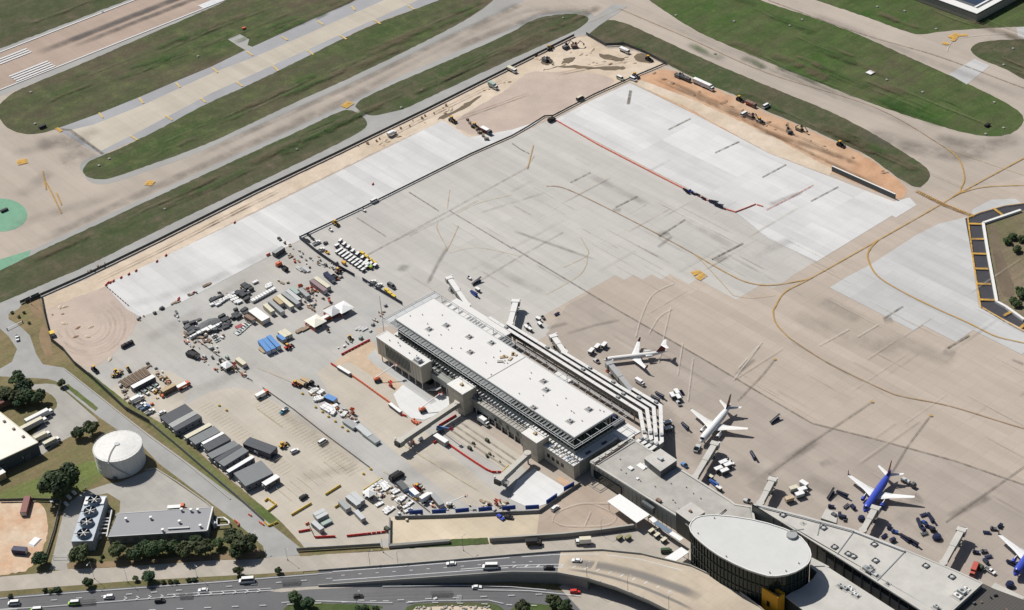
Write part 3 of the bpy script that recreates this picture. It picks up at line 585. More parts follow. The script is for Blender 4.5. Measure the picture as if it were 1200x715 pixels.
# basin marks
for a, b in (((1134,263),(1152,263.5)), ((1136,281),(1153,281)), ((1138,298),(1156,298.5)), ((1141,315.5),(1158,316)), ((1143.5,333.5),(1161,334)), ((1147,352),(1166,352.5)), ((1164,245),(1175,253)), ((1176,371),(1187,365)), ((1195,386),(1206,376))): ribbon('basin_bar', [a,b], 1.8, O_LINE)
ribbon('basin_edge_line', [(1134,256),(1141,310),(1149,360),(1176,376),(1204,391)], .9, O_LINE); ribbon('basin_edge_line', [(1134,256),(1148,250),(1177,242),(1200,239)], .7, O_LINE)

GP = [fading('bare grass patch', seen(118,104,82), .55, .08, floor=0), fading('green grass patch', seen(66,98,44), .5, .08, floor=0), fading('pale mown streak', seen(126,124,92), .4, .1, floor=0)]
rs = random.Random(19)
for (x0, y0, x1, y1, half, d, n) in ((40,120,260,40,18,HV,16), (260,60,400,5,14,HV,8), (150,190,540,18,14,HV,22), (30,315,400,142,12,HV,22), (440,128,660,28,10,HV,12), (800,40,1150,140,24,HU,26), (860,0,1060,110,10,HU,8), (718,44,1035,182,5,HU,16), (1000,10,1150,20,8,HU,6), (1150,60,1190,80,8,HU,4), (20,30,110,5,20,HV,6)):
    for k in range(n):
        f = rs.random(); x = x0+(x1-x0)*f; y = y0+(y1-y0)*f+rs.uniform(-half,half)*.6; q = P(x,y); l = rs.uniform(14,60); w_ = rs.uniform(3,12); mt = rs.choice(GP)
        if mt is GP[2]: w_ = rs.uniform(1,2.5); l *= 1.8
        ribbon('grass_patch', [(q.x,q.y),(q.x+l*.5*math.cos(d)+rs.uniform(-3,3),q.y+l*.5*math.sin(d)+rs.uniform(-3,3)),(q.x+l*math.cos(d),q.y+l*math.sin(d))], w_, mt, world=True)
for pts, wd in (([(760,20),(900,80),(1020,128),(1100,165)], 9), ([(780,22),(900,76),(1030,125)], 3), ([(720,8),(620,12),(540,45),(420,105),(300,160)], 7), ([(930,8),(1060,60),(1200,115)], 10), ([(600,30),(700,10)], 6), ([(140,225),(60,250),(0,268)], 14), ([(120,150),(60,170),(10,180)], 16), ([(60,200),(20,230)], 14)):
    ribbon('wear_band', pts, wd, D_FAINT, smooth=True)
for pts, wd in (([(742,70),(700,78),(650,88)], 2.5), ([(620,110),(570,128),(530,142)], 2.0), ([(760,90),(850,130),(960,185),(1040,222)], 3), ([(765,88),(860,128),(980,180)], 2), ([(790,100),(900,150)], 5), ([(880,150),(960,175),(1010,195)], 6), ([(300,236),(200,288),(110,332)], 2), ([(330,222),(230,272)], 2.5), ([(600,90),(540,118),(450,163)], 2)):
    ribbon('rut', pts, wd, fading('soil rut', seen(140,112,88), .6, .12, floor=.1) if 'soil rut' not in MATS else MATS['soil rut'], smooth=True)

for off in (3.0, 6.2, 9.6, 12.6):
    ribbon('tyre_wear', [(0,700+off),(130,690.5+off),(264,681+off),(467,666+off*.9)], 1.0, D_FAINT)
for off in (0, 3.2, 8, 11.5): ribbon('tyre_wear', [(380,697+off*.9),(480,692.5+off),(600,692+off)], 1.0, D_FAINT)
for pts, wd in (([(330,684),(352,682.5)], 3.2), ([(90,708),(112,706)], 3), ([(505,697),(530,696.5)], 3), ([(210,700),(226,699)], 3)): ribbon('asphalt_patch', pts, wd, fading('asphalt patch', seen(90,88,88), .7, .5, soft=False, floor=.6) if 'asphalt patch' not in MATS else MATS['asphalt patch'])
# ================================================================ the new terminal wing
def roofed(par, x0, x1, y0, y1, z0, z1, wall, roof, name='block', rim=.5, rimh=.5, wallmat=None):
    """a block with walls, a roof sheet a little below its parapet"""
    b = MB(); b.box(x0, x1, y0, y1, z0, z1-.6); w_ = b.build('wall', wall, par)
    r = MB(); r.box(x0+rim, x1-rim, y0+rim, y1-rim, z1-.7, z1-.35); r.build('roof', roof, par)
    p = MB()
    p.box(x0-.05, x1+.05, y0-.05, y0+rim, z1-.62, z1); p.box(x0-.05, x1+.05, y1-rim, y1+.05, z1-.62, z1)
    p.box(x0-.05, x0+rim, y0+rim, y1-rim, z1-.62, z1-.002); p.box(x1-rim, x1+.05, y0+rim, y1-rim, z1-.62, z1-.002)
    p.build('parapet', roof if wallmat is None else wallmat, par)
    return w_
def roof_unit(par, x, y, z, s=(2.2,2.0,1.2), mat=None):
    b = MB(); b.cbox((x,y,z), s, 0, .92); o = b.build('roof_unit', mat or LGREY, par)
    b = MB(); b.cbox((x,y,z-.15), (s[0]+1.6,s[1]+1.6,.3)); b.build('curb', ROOFG, o)
    b = MB(); b.cyl((x,y,z+s[2]), min(s[:2])*.32, .18, 8); b.build('fan', DGREY, o); return o
def vents(par, pts, z, mat=None):
    for x, y in pts:
        b = MB(); b.cyl((x,y,z), .3, .7, 6); b.build('roof_vent', mat or GREY, par)

T = thing('terminal_wing', 'new airport terminal wing with a long white flat roof above a dark glazed clerestory', 'terminal', (0,0,0))
UX0, UX1, UY0, UY1, UZ = -80.5, 66.8, -44.0, -16.4, 21.0
# main hall: podium and upper block
b = MB(); b.box(-84, 72.4, -46, -7.4, 0, 8.4); b.build('podium_wall', PANEL, T)
b = MB(); b.box(-83.5, 72, -45.5, -7.8, 8.4, 9.0); b.build('podium_roof', ROOFW, T)
b = MB(); b.box(UX0+.6, UX1-.6, UY0+.6, UY1-.6, 9, 19.9); b.build('clerestory_glass', GGLASS, T)
b = MB(); b.box(UX0+.3, UX1-.3, UY0+.3, UY1-.3, 19.4, 20.2); b.box(UX0+.35, UX1-.35, UY0+.35, UY1-.35, 9, 11.2); b.build('clerestory_band', PANEL, T)
b = MB(); b.box(UX0, UX1, UY0, UY1, 20.2, UZ); b.build('main_roof', ROOFW, T)
b = MB(); b.box(UX0-.2, UX1+.2, UY0-.2, UY0+.25, 20.15, UZ+.12); b.box(UX0-.2, UX1+.2, UY1-.25, UY1+.2, 20.15, UZ+.12); b.box(UX0-.2, UX0+.25, UY0+.25, UY1-.25, 20.15, UZ+.118); b.box(UX1-.25, UX1+.2, UY0+.25, UY1-.25, 20.15, UZ+.118); b.build('roof_edge', LGREY, T)
x = -1.5
b = MB(); b.box(x-.2, x+.2, UY0+.3, UY1-.3, UZ, UZ+.15); b.build('roof_joint', GREY, T)
mull = MB(); mull.box(-.13, .13, -.3, .25, 0, 8.6); mme = mull.mesh('mullion')
k = UX0+1.5
while k < UX1-1:
    link('mullion', mme, SHADE, T, (k, UY0+.35, 11.0)); k += 2.45
k = UY0+2
while k < UY1-1:
    link('mullion', mme, PANELD, T, (UX1-.4, k, 11.0), HV); link('mullion', mme, PANELD, T, (UX0+.4, k, 11.0), HV); k += 2.45
# sunshade: two rails carried round the block on brackets
SZ = 20.0
sh = MB(); RX0, RX1, RY0, RY1 = -86.5, 72.5, -49.0, -10.6
for d, z in ((0, SZ), (1.2, SZ+.02)):
    a = [(RX0+d, RY0+d), (RX1-d, RY0+d), (RX1-d, RY1-d), (RX0+d, RY1-d)]
    for i in range(4):
        p, q = a[i], a[(i+1)%4]; sh.bar((p[0],p[1],z), (q[0],q[1],z-.003*i), .24, .26)
sh.build('sunshade_rail', LGREY, T)
def rail_parts(name, mat, along, fixed, c0, c1, step, w_, z, dz=0.0):
    """bars reaching from the block out to the rail"""
    m_ = MB(); L_ = abs(c1-c0)
    if along == 'x': m_.bar((0,c0,0),(0,c1,dz), w_, .16)
    else: m_.bar((c0,0,0),(c1,0,dz), w_, .16)
    me_ = m_.mesh(name); k = fixed[0]
    while k < fixed[1]:
        link(name, me_, mat, T, (k,0,z) if along == 'x' else (0,k,z)); k += step
SLAT = plain('sunshade slat grey', (.21,.22,.22), .5)
rail_parts('sunshade_slat', SLAT, 'x', (-79,20), -47.7, -44.0, 2.45, 1.75, SZ-.2)
rail_parts('sunshade_slat', SLAT, 'x', (21,66), -47.7, -44.0, 2.45, .8, SZ-.22)
rail_parts('sunshade_bracket', STEEL, 'x', (-80,68), -48.9, -44.0, 4.9, .2, SZ-.05)
rail_parts('sunshade_bracket', STEEL, 'y', (-43,-11), 72.4, 66.8, 6.2, .22, SZ-.05)
rail_parts('sunshade_bracket', STEEL, 'y', (-47,-11), -86.4, -80.6, 6.2, .22, SZ-.05)
rail_parts('sunshade_bracket', STEEL, 'x', (-80,68), -16.4, -10.7, 4.9, .2, SZ-.05)
rr = random.Random(15)
m_ = MB(); m_.box(-.75,.75,-15.6,-12.2,0,.14); me_ = m_.mesh('sunshade_slat'); k = -77
while k < -14:
    if rr.random() < .72: link('sunshade_slat', me_, SLAT, T, (k,0,SZ-.3))
    k += 2.45
b = MB(); b.box(-85.8, -81, -47.6, -11.6, SZ-.5, SZ-.2); b.build('end_canopy_roof', LGREY, T)
b = MB()
for yy in (-48.6, -36, -24, -11): b.tube((-86.2,yy,0),(-86.2,yy,SZ-.3),.2,6)
for xx in range(-80, 70, 15): b.tube((xx,-10.9,9),(xx,-10.9,SZ-.3),.15,5)
b.build('canopy_column', STEEL, T)
# service deck on the apron side, under the sunshade: plant on the right half
b = MB(); b.box(-78, 66, -16.0, -8.0, 9.0, 11.0); b.build('plant_deck', DGREY, T)
pu = MB(); pu.box(-1.0,1.0,-2.6,2.6,0,1.6); pum = pu.mesh('plant_unit'); rr = random.Random(5)
k = -76
while k < 64:
    mt = rr.choice((PANEL, LGREY, GREY, DGREY, WHITE2)) if k < -8 else rr.choice((DGREY, SHEET, DGREY, NAVY, GREY))
    link('plant_unit', pum, mt, T, (k, -12, 11.0)); k += 3.05
b = MB(); b.box(-84, -36, -8.0, 2.5, 8.6, 9.6); b.build('terrace_roof', ROOFW, T)
b = MB(); b.box(-84, -36, -7.4, 2.3, 0, 8.6); b.build('terrace_wall', PANEL, T)
b = MB(); b.box(14, 25, -16.3, -6.9, 13.05, 14.6); b.build('stair_head', ROOFW, T)
b = MB(); b.box(67.5, 77, -19, -7.6, 8.4, 9.32); b.build('corner_terrace', ROOFW, T)
# things on the main roof
for px in ((523,381.5),(503,386),(550,395),(551,413),(625,478),(637,447),(640,457),(668,494),(690,480),(576,402)):
    q = P(*px, UZ); roof_unit(T, q.x, q.y, UZ+.02, (2.4,2.0,1.1))
rr = random.Random(11)
vents(T, [(rr.uniform(UX0+4,UX1-4), rr.uniform(UY0+3,UY1-3)) for i in range(28)], UZ, LGREY)
for (px, mt) in (((592,418),WOOD),((598,421),WOOD),((601,415),TAN),((586,424),ROOFG),((603,416),WOOD),((589,419),TAN)):
    q = P(*px, UZ); b = MB(); b.cbox((q.x,q.y,UZ+.02),(3.0,1.6,.5),rr.uniform(0,3)); tag(b.build('material_stack', mt), 'small pile of tan roofing material lying on the white terminal roof', 'pile', 'roofing material piles on the new roof')
# front block (left): raised box over a recessed ground floor
b = MB(); b.box(-79.5, -42, -53, -46, 0, 4.4); b.build('ground_floor_glass', GLASS, T)
FX0, FX1, FY0, FY1, FZ = -80.5, -41.0, -58.0, -50.5, 16.2
b = MB(); b.box(FX0, FX1, FY0, FY1, 4.4, FZ-.5); b.build('front_block_wall', BEIGE, T)
b = MB(); b.box(FX0+.4, FX1-.4, FY0+.4, FY1-.4, FZ-.5, FZ-.15); b.build('front_block_roof', ROOFW, T)
b = MB(); b.box(FX0-.1,FX1+.1,FY0-.1,FY0+.4,FZ-.55,FZ); b.box(FX0-.1,FX1+.1,FY1-.4,FY1+.1,FZ-.55,FZ); b.box(FX0-.1,FX0+.4,FY0+.4,FY1-.4,FZ-.55,FZ-.002); b.box(FX1-.4,FX1+.1,FY0+.4,FY1-.4,FZ-.55,FZ-.002); b.build('front_block_parapet', WHITE2, T)
b = MB(); b.box(FX0+8, FX1-10, FY0-.12, FY0+.2, 6.6, 14.6); b.build('window_band', GGLASS, T)
mu = MB(); mu.box(-.18,.18,-.35,0,0,8.0); mum = mu.mesh('fin')
for k in range(17): link('fin', mum, PANEL, T, (FX0+8.3+k*1.3, FY0-.06, 6.6))
jm = MB(); jm.box(-.05,.05,-.06,.05,0,11.0); jmm = jm.mesh('panel_joint')
for xx in (FX0+2.6, FX0+5.2, FX1-2.4, FX1-4.9, FX1-7.4): link('panel_joint', jmm, DGREY, T, (xx, FY0, 4.5))
q = P(490,423,FZ); roof_unit(T, q.x, q.y, FZ-.1, (4.2,3.0,1.8), LGREY)
vents(T, [(-72,-55),(-64,-54),(-55,-54.6),(-50,-53.4),(-67,-53)], FZ-.1)
b = MB(); b.box(FX0+2, FX1-3, -50.5, -46.2, 9.02, 12.4); b.build('link_roof', GREY, T)
rr = random.Random(8); du = MB(); du.cbox((0,0,0),(2.0,1.8,1.3)); dum = du.mesh('duct_unit')
k = FX0+4
while k < 2:
    for yy in (-48.9, -46.6):
        if rr.random() < .6: link('duct_unit', dum, rr.choice((PANEL, DGREY, GREY, GREY, SHEET)), T, (k+rr.uniform(-.5,.5), yy, 12.42 if k < FX1-4 and yy < -47 else 9.0), rr.choice((0, HV)))
    k += rr.uniform(2.2,4.6)
b = MB(); b.box(-40.5, -19, -52, -46.1, 5.2, 9.2); b.build('link_wall', PANEL, T)
co = MB(); co.tube((0,0,0),(0,0,5.2),.3,6); com = co.mesh('column')
for xx in (-78,-72,-66,-60,-54,-48,-42): link('column', com, LGREY, T, (xx, -57.4, 0))
for xx in (-38,-33,-28,-23): link('column', com, STEEL, T, (xx, -51.6, 0))
st = MB()
for i in range(10): st.box(-39.6+i*.9, -38.6+i*.9, -56.5, -53.2, .5*i, .5*i+.3)
st.build('outside_stair', STEEL, T)
# stair towers
def tower(x0, x1, y0, y1, z, beacon):
    b = MB(); b.box(x0,x1,y0,y1,0,z-.4); t_ = b.build('stair_tower', BEIGE, T)
    b = MB(); b.box(x0-.15,x1+.15,y0-.15,y1+.15,z-.4,z); b.build('tower_roof', WHITE2, t_)
    b = MB(); b.cbox(((x0+x1)/2,(y0+y1)/2,z),(1.6,1.6,.9)); b.tube(((x0+x1)/2+1,(y0+y1)/2,z),((x0+x1)/2+1,(y0+y1)/2,z+3),.08,5); b.build('tower_vent', TAN, t_)
    for zz in (4.6, 9.2):
        b = MB(); b.box(x0-.03,x1+.03,y0-.03,y1+.03,zz,zz+.08); b.build('panel_joint', DGREY, t_)
tower(-20.0, -7.2, -56.6, -47.0, 15.0, 1); tower(37.5, 49.2, -54.4, -46.0, 13.2, 0)
# low front range between and beyond the towers
b = MB(); b.box(-7.2, 37.5, -51.0, -46.05, 3.6, 8.6); b.build('front_range_wall', PANEL, T)
b = MB(); b.box(-7.2, 37.4, -50.4, -46.3, 0, 3.6); b.build('ground_floor_glass', GLASS, T)
b = MB(); b.box(-7.1, 37.4, -51.1, -46.1, 8.6, 9.05); b.build('front_range_roof', ROOFG, T)
b = MB(); b.box(49.2, 72.2, -50.2, -46.05, 0, 8.6); b.build('front_range_wall', BEIGE, T)
b = MB(); b.box(49.3, 72.3, -50.3, -46.1, 8.6, 9.05); b.build('front_range_roof', ROOFW, T)
wi = MB(); wi.box(-1.0,1.0,-.12,.1,0,2.4); wim = wi.mesh('window')
for xx in (53,56.5,60,63.5): link('window', wim, GLASS, T, (xx,-50.2,3.2))
for xx in (12,16,22,30,34): link('window', wim, GLASS, T, (xx,-51.0,4.6))
for k in range(16): link('column', com, LGREY, T, (-4+k*2.6, -50.9, -1.5)) if k % 2 == 0 else None
rl = MB(); rl.box(-.1,.1,-2.1,2.1,0,.25); rlm = rl.mesh('roof_rib')
for k in range(18): link('roof_rib', rlm, ROOFG, T, (-5.5+k*2.4, -48.6, 9.05))
for k in range(9): link('roof_rib', rlm, ROOFG, T, (51+k*2.4, -48.3, 9.05))
b = MB(); b.box(66.9,72.4,-45.9,-45.2,9,10.0); b.box(71.9,72.4,-45.1,-20,9,9.9); b.build('podium_parapet', WHITE2, T)
for x, y in ((70,-38),(70.2,-27)):
    b = MB(); b.cbox((x,y,9.0),(1.2,3.2,.5)); b.build('roof_hatch', DGREY, T)
rr = random.Random(21)
for k in range(16):
    b = MB(); b.cbox((rr.uniform(50,71),rr.uniform(-49.6,-46.8),9.3),(rr.uniform(.5,1.8),rr.uniform(.3,1),rr.uniform(.15,.6)),rr.uniform(0,3)); tag(b.build('building_material', rr.choice((WHITE,LGREY,WOOD,LBLUE,WHITE))), 'small heap of building material left on the low front roof of the new wing', 'material', 'material on the low front roof')

# ================================================================ elevated walkways beside the new wing (four, staggered)
WALK = [("shortest white elevated walkway, starting behind the grey bridge of the small jet", [(741,455),(774,475),(775.5,517),(761,527.5)], 10),
        ("second elevated walkway from the apron side, starting at an empty boarding bridge", [(661,413),(766,477),(769,516.5),(756,524)], 10),
        ("third white elevated walkway from the apron side, nearly as long as the wing", [(595,379),(758,479),(763,513.5),(752,520)], 10),
        ("innermost white elevated walkway, closest to the long roof of the new wing", [(573,371.5),(597,386.5),(750,482),(755.5,512),(746,517.5)], 10)]
for lab, pts, z in WALK:
    w_ = thing('elevated_walkway', lab, 'walkway', (0,0,0), 0, None)
    q = [P(*p, z) for p in pts]
    rf, wl, gl, jo = MB(), MB(), MB(), MB()
    rf.path(q, 2.0, .35); wl.path([p-Vector((0,0,.36)) for p in q], 1.7, 2.6); gl.path([p-Vector((0,0,1.0)) for p in q], 1.8, .9)
    for a, b_ in zip(q, q[1:]):
        d = (b_-a).normalized(); e0, e1 = a-d*1.4, b_+d*1.4
        off = Vector((0,0,.0))
        n = int((b_-a).length//9)
        for i in range(n+1):
            c = a.lerp(b_, (i+.5)/(n+1)); cm = MB(); cm.tube((c.x,c.y,0),(c.x,c.y,z-3.3),.35,6); cm.build('support_column', CONC, w_)
        for i in range(1, n+1):
            c = a.lerp(b_, i/(n+1)); hd = math.atan2(d.y,d.x); jm_ = MB(); jm_.cbox((c.x,c.y,z-.02),(.2,2.02,.06),hd); jm_.build('roof_joint', LGREY, w_)
    rf.build('walkway_roof', ROOFW, w_); wl.build('walkway_wall', PANEL, w_); gl.build('window_strip', GLASS, w_)
    for i in range(1, len(q)):
        a, b_ = q[i-1], q[i]; c = a.lerp(b_, .84 if i < len(q)-1 else .4); 
        k = MB(); k.cbox((c.x,c.y,z),(1.9,1.5,.9),math.atan2((b_-a).y,(b_-a).x)); k.build('roof_unit', GREY, w_)
    if len(q) > 2 and (q[1]-q[0]).length > 60:
        for f in (.3,.56): c = q[-4 if len(q) > 4 else 0].lerp(q[-3 if len(q) > 4 else 1], f); k = MB(); k.cbox((c.x,c.y,z),(1.9,1.5,.9)); k.build('roof_unit', GREY, w_)

# ================================================================ older concourse
K = thing('concourse', 'older flat roofed concourse of grey panels joining the new wing to the oval hall', 'concourse', (0,0,0))
CZ = 10.0
poly = [P(*p, CZ) for p in ((692,541),(739,513),(762,528),(812,559),(856,587),(861,591),(881,594),(884,610),(838,640),(795,605))]
b = MB(); b.prism(poly, 0, CZ-.5); b.build('wall', PANEL, K)
cen = sum(poly, Vector())/len(poly); inn = [p+(cen-p).normalized()*1.3 for p in poly]
b = MB(); b.prism(inn, CZ-.6, CZ-.3); b.build('roof', ROOFG, K)
b = MB(); n = len(poly)
for i in range(n):
    a, c = poly[i], poly[(i+1) % n]; b.bar(a+Vector((0,0,.0+.004*(i%2))), c+Vector((0,0,.004*(i%2))), 1.0, .8)
b.build('parapet', ROOFC, K)
fx = poly[0].x
pj = MB(); pj.box(-.06,.06,-.1,.1,0,9.2); pjm = pj.mesh('wall_joint')
k = poly[0].x+3
while k < poly[-1].x-1: link('wall_joint', pjm, DGREY, K, (k, poly[0].y-.02, 0)); k += 3.0
b = MB(); b.box(poly[0].x+2, poly[0].x+22, poly[0].y-.15, poly[0].y+.3, 1, 6); b.build('dock_glass', GLASS, K)
b = MB(); b.box(poly[0].x+38, poly[0].x+46, poly[0].y-1.6, poly[0].y, 4.5, 8.2); b.build('louvre_box', DGREY, K)
def rbox(par, pts, z0, z1, wall, roof, name='penthouse'):
    q = [P(*p, z1) for p in pts]
    b = MB(); b.prism(q, z0, z1-.2); h = b.build(name, wall, par)
    b = MB(); b.prism([p+(sum(q,Vector())/len(q)-p).normalized()*-.25 for p in q], z1-.2, z1); b.build('penthouse_roof', roof, h); return h, q
h, q = rbox(K, ((755,537),(774,526),(793,539),(774,552)), CZ-.4, 14.2, DGREY, ROOFC); c = sum(q, Vector())/4
b = MB(); b.cbox((c.x,c.y,14.2),(2.6,2.0,1.2)); b.build('roof_unit', LGREY, h)
h, q = rbox(K, ((792,599.5),(810,588.5),(826,600),(808,611)), 0, 13.0, PANELD, ROOFC)
c = sum(q, Vector())/4; b = MB(); b.cbox((c.x,c.y,13),(1.4,1.2,.8)); b.build('roof_unit', BROWN, h)
for px, s, mt in (((739,549),(2.6,2.2,.8),WHITE),((747,561),(1.4,1.4,.6),WHITE),((772,587),(2.8,1.6,1.2),BROWN),((752,546.5),(5,3,.4),TARP),((760,545),(5,3,.5),TARP)):
    q = P(*px, CZ); b = MB(); b.cbox((q.x,q.y,CZ-.3),s); b.build('roof_unit', mt, K)
for pts in (((745,516),(700,544)),((841,604),(851,597)),((851,597),(829,615))):
    a, c = P(*pts[0], CZ), P(*pts[1], CZ); b = MB(); b.bar(a+Vector((0,0,.1)), c+Vector((0,0,.1)), .7, .5); b.build('roof_kerb', ROOFC, K)
a, c = P(697,545,CZ), P(736,518,CZ)
b = MB(); b.bar(a+Vector((0,0,.3)), c+Vector((0,0,.3)), .35, .35); b.build('roof_pipe', BROWN, K)
for f in (.12,.3,.48,.66,.84):
    q = a.lerp(c, f)-Vector((1.6,0,0)); b = MB(); b.cbox((q.x,q.y,CZ-.3),(1.6,3.6,.6)); b.build('roof_panel', ROOFC, K)
rr = random.Random(4); vents(K, [(rr.uniform(82,140), rr.uniform(-38,-20)) for i in range(14)], CZ-.3)

# ================================================================ oval hall
OV = thing('oval_hall', 'tall oval hall with a flat pale roof and dark green glass walls behind upright fins', 'hall', (0,0,0))
oz = 25.0
opx = [(808,617),(810,611.5),(815,607),(822,604.5),(831,603.6),(840,603.5),(860,605.3),(881,608.6),(900,613.2),(918,619),(930,624),(939,630),(945,637),(949,644),(950.3,650),(949,656),(946,661),(940,665.5),(932,669.8),(922,673),(910,674.8),(900,674.6),(889,671.5),(876,667.2),(860,660),(843,651),(832,643.5),(822,635.5),(814,628),(809.5,622)]
op = [P(*p, oz) for p in opx]; oc = sum(op, Vector())/len(op)
def shrink(pts, d):
    out = []; n = len(pts)
    for i in range(n):
        t = (pts[(i+1)%n]-pts[i-1]).normalized(); nrm = Vector((-t.y,t.x,0))
        if nrm.dot(oc-pts[i]) < 0: nrm = -nrm
        out.append(pts[i]+nrm*d)
    return out
b = MB(); b.prism(shrink(op,.9), 0, oz-1.2); b.build('glass_wall', GGLASS, OV)
b = MB(); b.prism(op, oz-1.2, oz-.35, True, True); b.build('roof_slab', LGREY, OV)
b = MB(); b.prism(shrink(op,.5), oz-.35, oz-.2); b.build('roof', ROOFO, OV)
b = MB()
for i in range(len(op)): b.bar(op[i]+Vector((0,0,.1)), op[(i+1)%len(op)]+Vector((0,0,.1)), .5, .5)
b.build('roof_rim', WHITE2, OV)
fi = MB(); fi.box(-.18,.18,-.9,.1,0,oz-1.25); fim = fi.mesh('fin')
per = shrink(op, .55); L = [0]
for i in range(len(per)): L.append(L[-1]+(per[(i+1)%len(per)]-per[i]).length)
nf = int(L[-1]/2.1)
for k in range(nf):
    s = L[-1]*k/nf; i = max(j for j in range(len(per)) if L[j] <= s); a, c = per[i], per[(i+1)%len(per)]
    q = a.lerp(c, (s-L[i])/max(.01, L[i+1]-L[i])); link('fin', fim, FINM, OV, (q.x,q.y,0), math.atan2(c.y-a.y,c.x-a.x))
for zz in (5.5, 11, 17):
    b = MB(); pr = shrink(op, .7)
    for i in range(len(pr)): b.bar(pr[i]+Vector((0,0,zz-oz)), pr[(i+1)%len(pr)]+Vector((0,0,zz-oz)), .4, .5)
    b.build('floor_band', FINM, OV)
q = P(928,628,oz); b = MB(); b.cyl((q.x,q.y,oz-.2), 2.6, 1.2, 12); b.tube((q.x-2,q.y+1,oz+1),(q.x+2,q.y+6,oz+1.6),.3,6); b.build('roof_unit', GREY, OV)
vents(OV, [(P(*p,oz).x,P(*p,oz).y) for p in ((818,625),(837,607),(936,660),(902,671),(851,652),(921,669))], oz-.2)

# ================================================================ angled pier and the roofs round it
PI_ = thing('pier', 'angled gate pier with a long pale wedge shaped concrete roof along the aircraft stands', 'pier', (0,0,0))
pz = 15.0
pp = [P(*p, pz) for p in ((881,591),(886,590.5),(942,605),(1001,621),(1060,644),(1118,668),(1151,683),(1112,719),(1085,745),(1040,690),(980.5,651),(930,620))]
line_y = P(980.5,651,pz).y
pp = pp[:7]+[Vector((P(1108,722,pz).x, P(1108,722,pz).y, pz)), Vector((pp[8].x, line_y-.3, pz)), Vector((P(980.5,651,pz).x, line_y, pz)), Vector((pp[0].x+.5, line_y-.6, pz))]
b = MB(); b.prism(pp, 0, pz-.5); b.build('wall', PANEL, PI_)
cen = sum(pp, Vector())/len(pp)
b = MB(); b.prism([p+(cen-p).normalized()*.6 for p in pp], pz-.6, pz-.25); b.build('roof', ROOFC, PI_)
b = MB()
for i in range(len(pp)):
    a, c = pp[i], pp[(i+1)%len(pp)]; b.bar(a+Vector((0,0,.004*(i%2))), c+Vector((0,0,.004*(i%2))), .8, .7)
b.build('parapet', ROOFC, PI_)
for p, q in (((1001,622),(981,649)),((1061,645.5),(1028,680)),((961,612),(958,627))):
    a, c = P(*p, pz), P(*q, pz); b = MB(); b.bar(a+Vector((0,0,.05)), c+Vector((0,0,.05)), .45, .35); b.build('roof_joint', GREY, PI_)
fxs = pp[-1].x; b = MB(); b.box(fxs+6, pp[-3].x-2, line_y-.25, line_y+.3, 10.4, 13.4); b.build('window_band', GLASS, PI_)
pm = MB(); pm.box(-.25,.25,-.4,.2,0,pz-1); pmm = pm.mesh('pilaster')
k = fxs+2
while k < pp[-3].x: link('pilaster', pmm, PANELD, PI_, (k, line_y-.1, 0)); k += 5.4
for px in ((917.5,603.5),(965,618.5),(978,641),(1024.5,638),(1026,657),(1085,663),(994,649),(1000,652),(1115.5,676)):
    q = P(*px, pz)
    b = MB()
    for i in range(4):
        a = R(45+90*i); c = R(135+90*i); b.bar((q.x+1.8*math.cos(a),q.y+1.8*math.sin(a),pz+.3),(q.x+1.8*math.cos(c),q.y+1.8*math.sin(c),pz+.3),.3,.5)
    u = b.build('roof_hatch_frame', DGREY, PI_)
    b = MB(); b.cbox((q.x,q.y,pz-.25),(1.4,1.4,.5),R(45)); b.build('hatch_lid', LGREY, u)
for px, s in (((1017,668),(5,2.5,1.4)),((1023,672),(5,2,1.0)),((1020,666),(2,2,1.8)),((1127,694),(4,2.6,1.6)),((1122,699),(4,2.4,1.2)),((1133,690),(3.4,1.6,.6)),((1097,712),(2.4,1.6,1.6)),((1040,684),(1.2,1.2,.8)),((941,613),(1,.8,.6))):
    q = P(*px, pz); roof_unit(PI_, q.x, q.y, pz-.25, s, rr.choice((LGREY, WHITE2, GREY)))
b = MB()
rail = [P(*p, pz+.6) for p in ((886,592),(942,606.5),(1001,622.5),(1060,645.5))]
for a, c in zip(rail, rail[1:]): b.tube(a, c, .35, 8)
b.build('edge_pipe', STEEL, PI_)
# gate house bump-out by the blue jet
GH = thing('gate_house', 'small pale flat roofed gate block projecting from the pier beside the blue airliner', 'gate block', (0,0,0))
q = [P(*p, 9) for p in ((962,607),(968,596),(982,601),(980,613))]
b = MB(); b.prism(q, 0, 8.7); b.build('wall', PANEL, GH); b = MB(); b.prism(q, 8.7, 9.0); b.build('roof', ROOFC, GH)
c = sum(q, Vector())/4; b = MB(); b.cbox((c.x+1,c.y+1.5,9),(2.4,1.8,1)); b.build('roof_unit', DGREY, GH)
# dark felt roof at the right
DR = thing('dark_roof_block', 'flat block with a dark brown felt roof at the far end of the pier', 'building', (0,0,0))
q = [P(*p, 12) for p in ((1152.5,684),(1165,690),(1200,703),(1260,728),(1230,770),(1112,722))]
b = MB(); b.prism(q, 0, 11.6); b.build('wall', PANELD, DR); b = MB(); b.prism(q, 11.6, 12); b.build('roof', ribbed('dark roof seams', (.075,.068,.06), 1.4, 0, .35), DR)
for i in range(14):
    u, v = rr.random(), rr.random(); c = q[0].lerp(q[2], u).lerp(q[5].lerp(q[4], u), v*.8+.1); b = MB(); b.cbox((c.x,c.y,12),(rr.uniform(.6,1.8),rr.uniform(.5,1.2),rr.uniform(.4,1)),rr.uniform(0,3)); b.build('roof_unit', rr.choice((DGREY,BLACK,BROWN)), DR)
CA = thing('canopy', 'long pale canopy roof along the edge of the dark felt roof', 'canopy', (0,0,0))
a, c = P(1163,686,6), P(1198,703,6); b = MB(); b.bar(a, c, 4.5, .5); b.build('canopy_roof', ROOFC, CA)
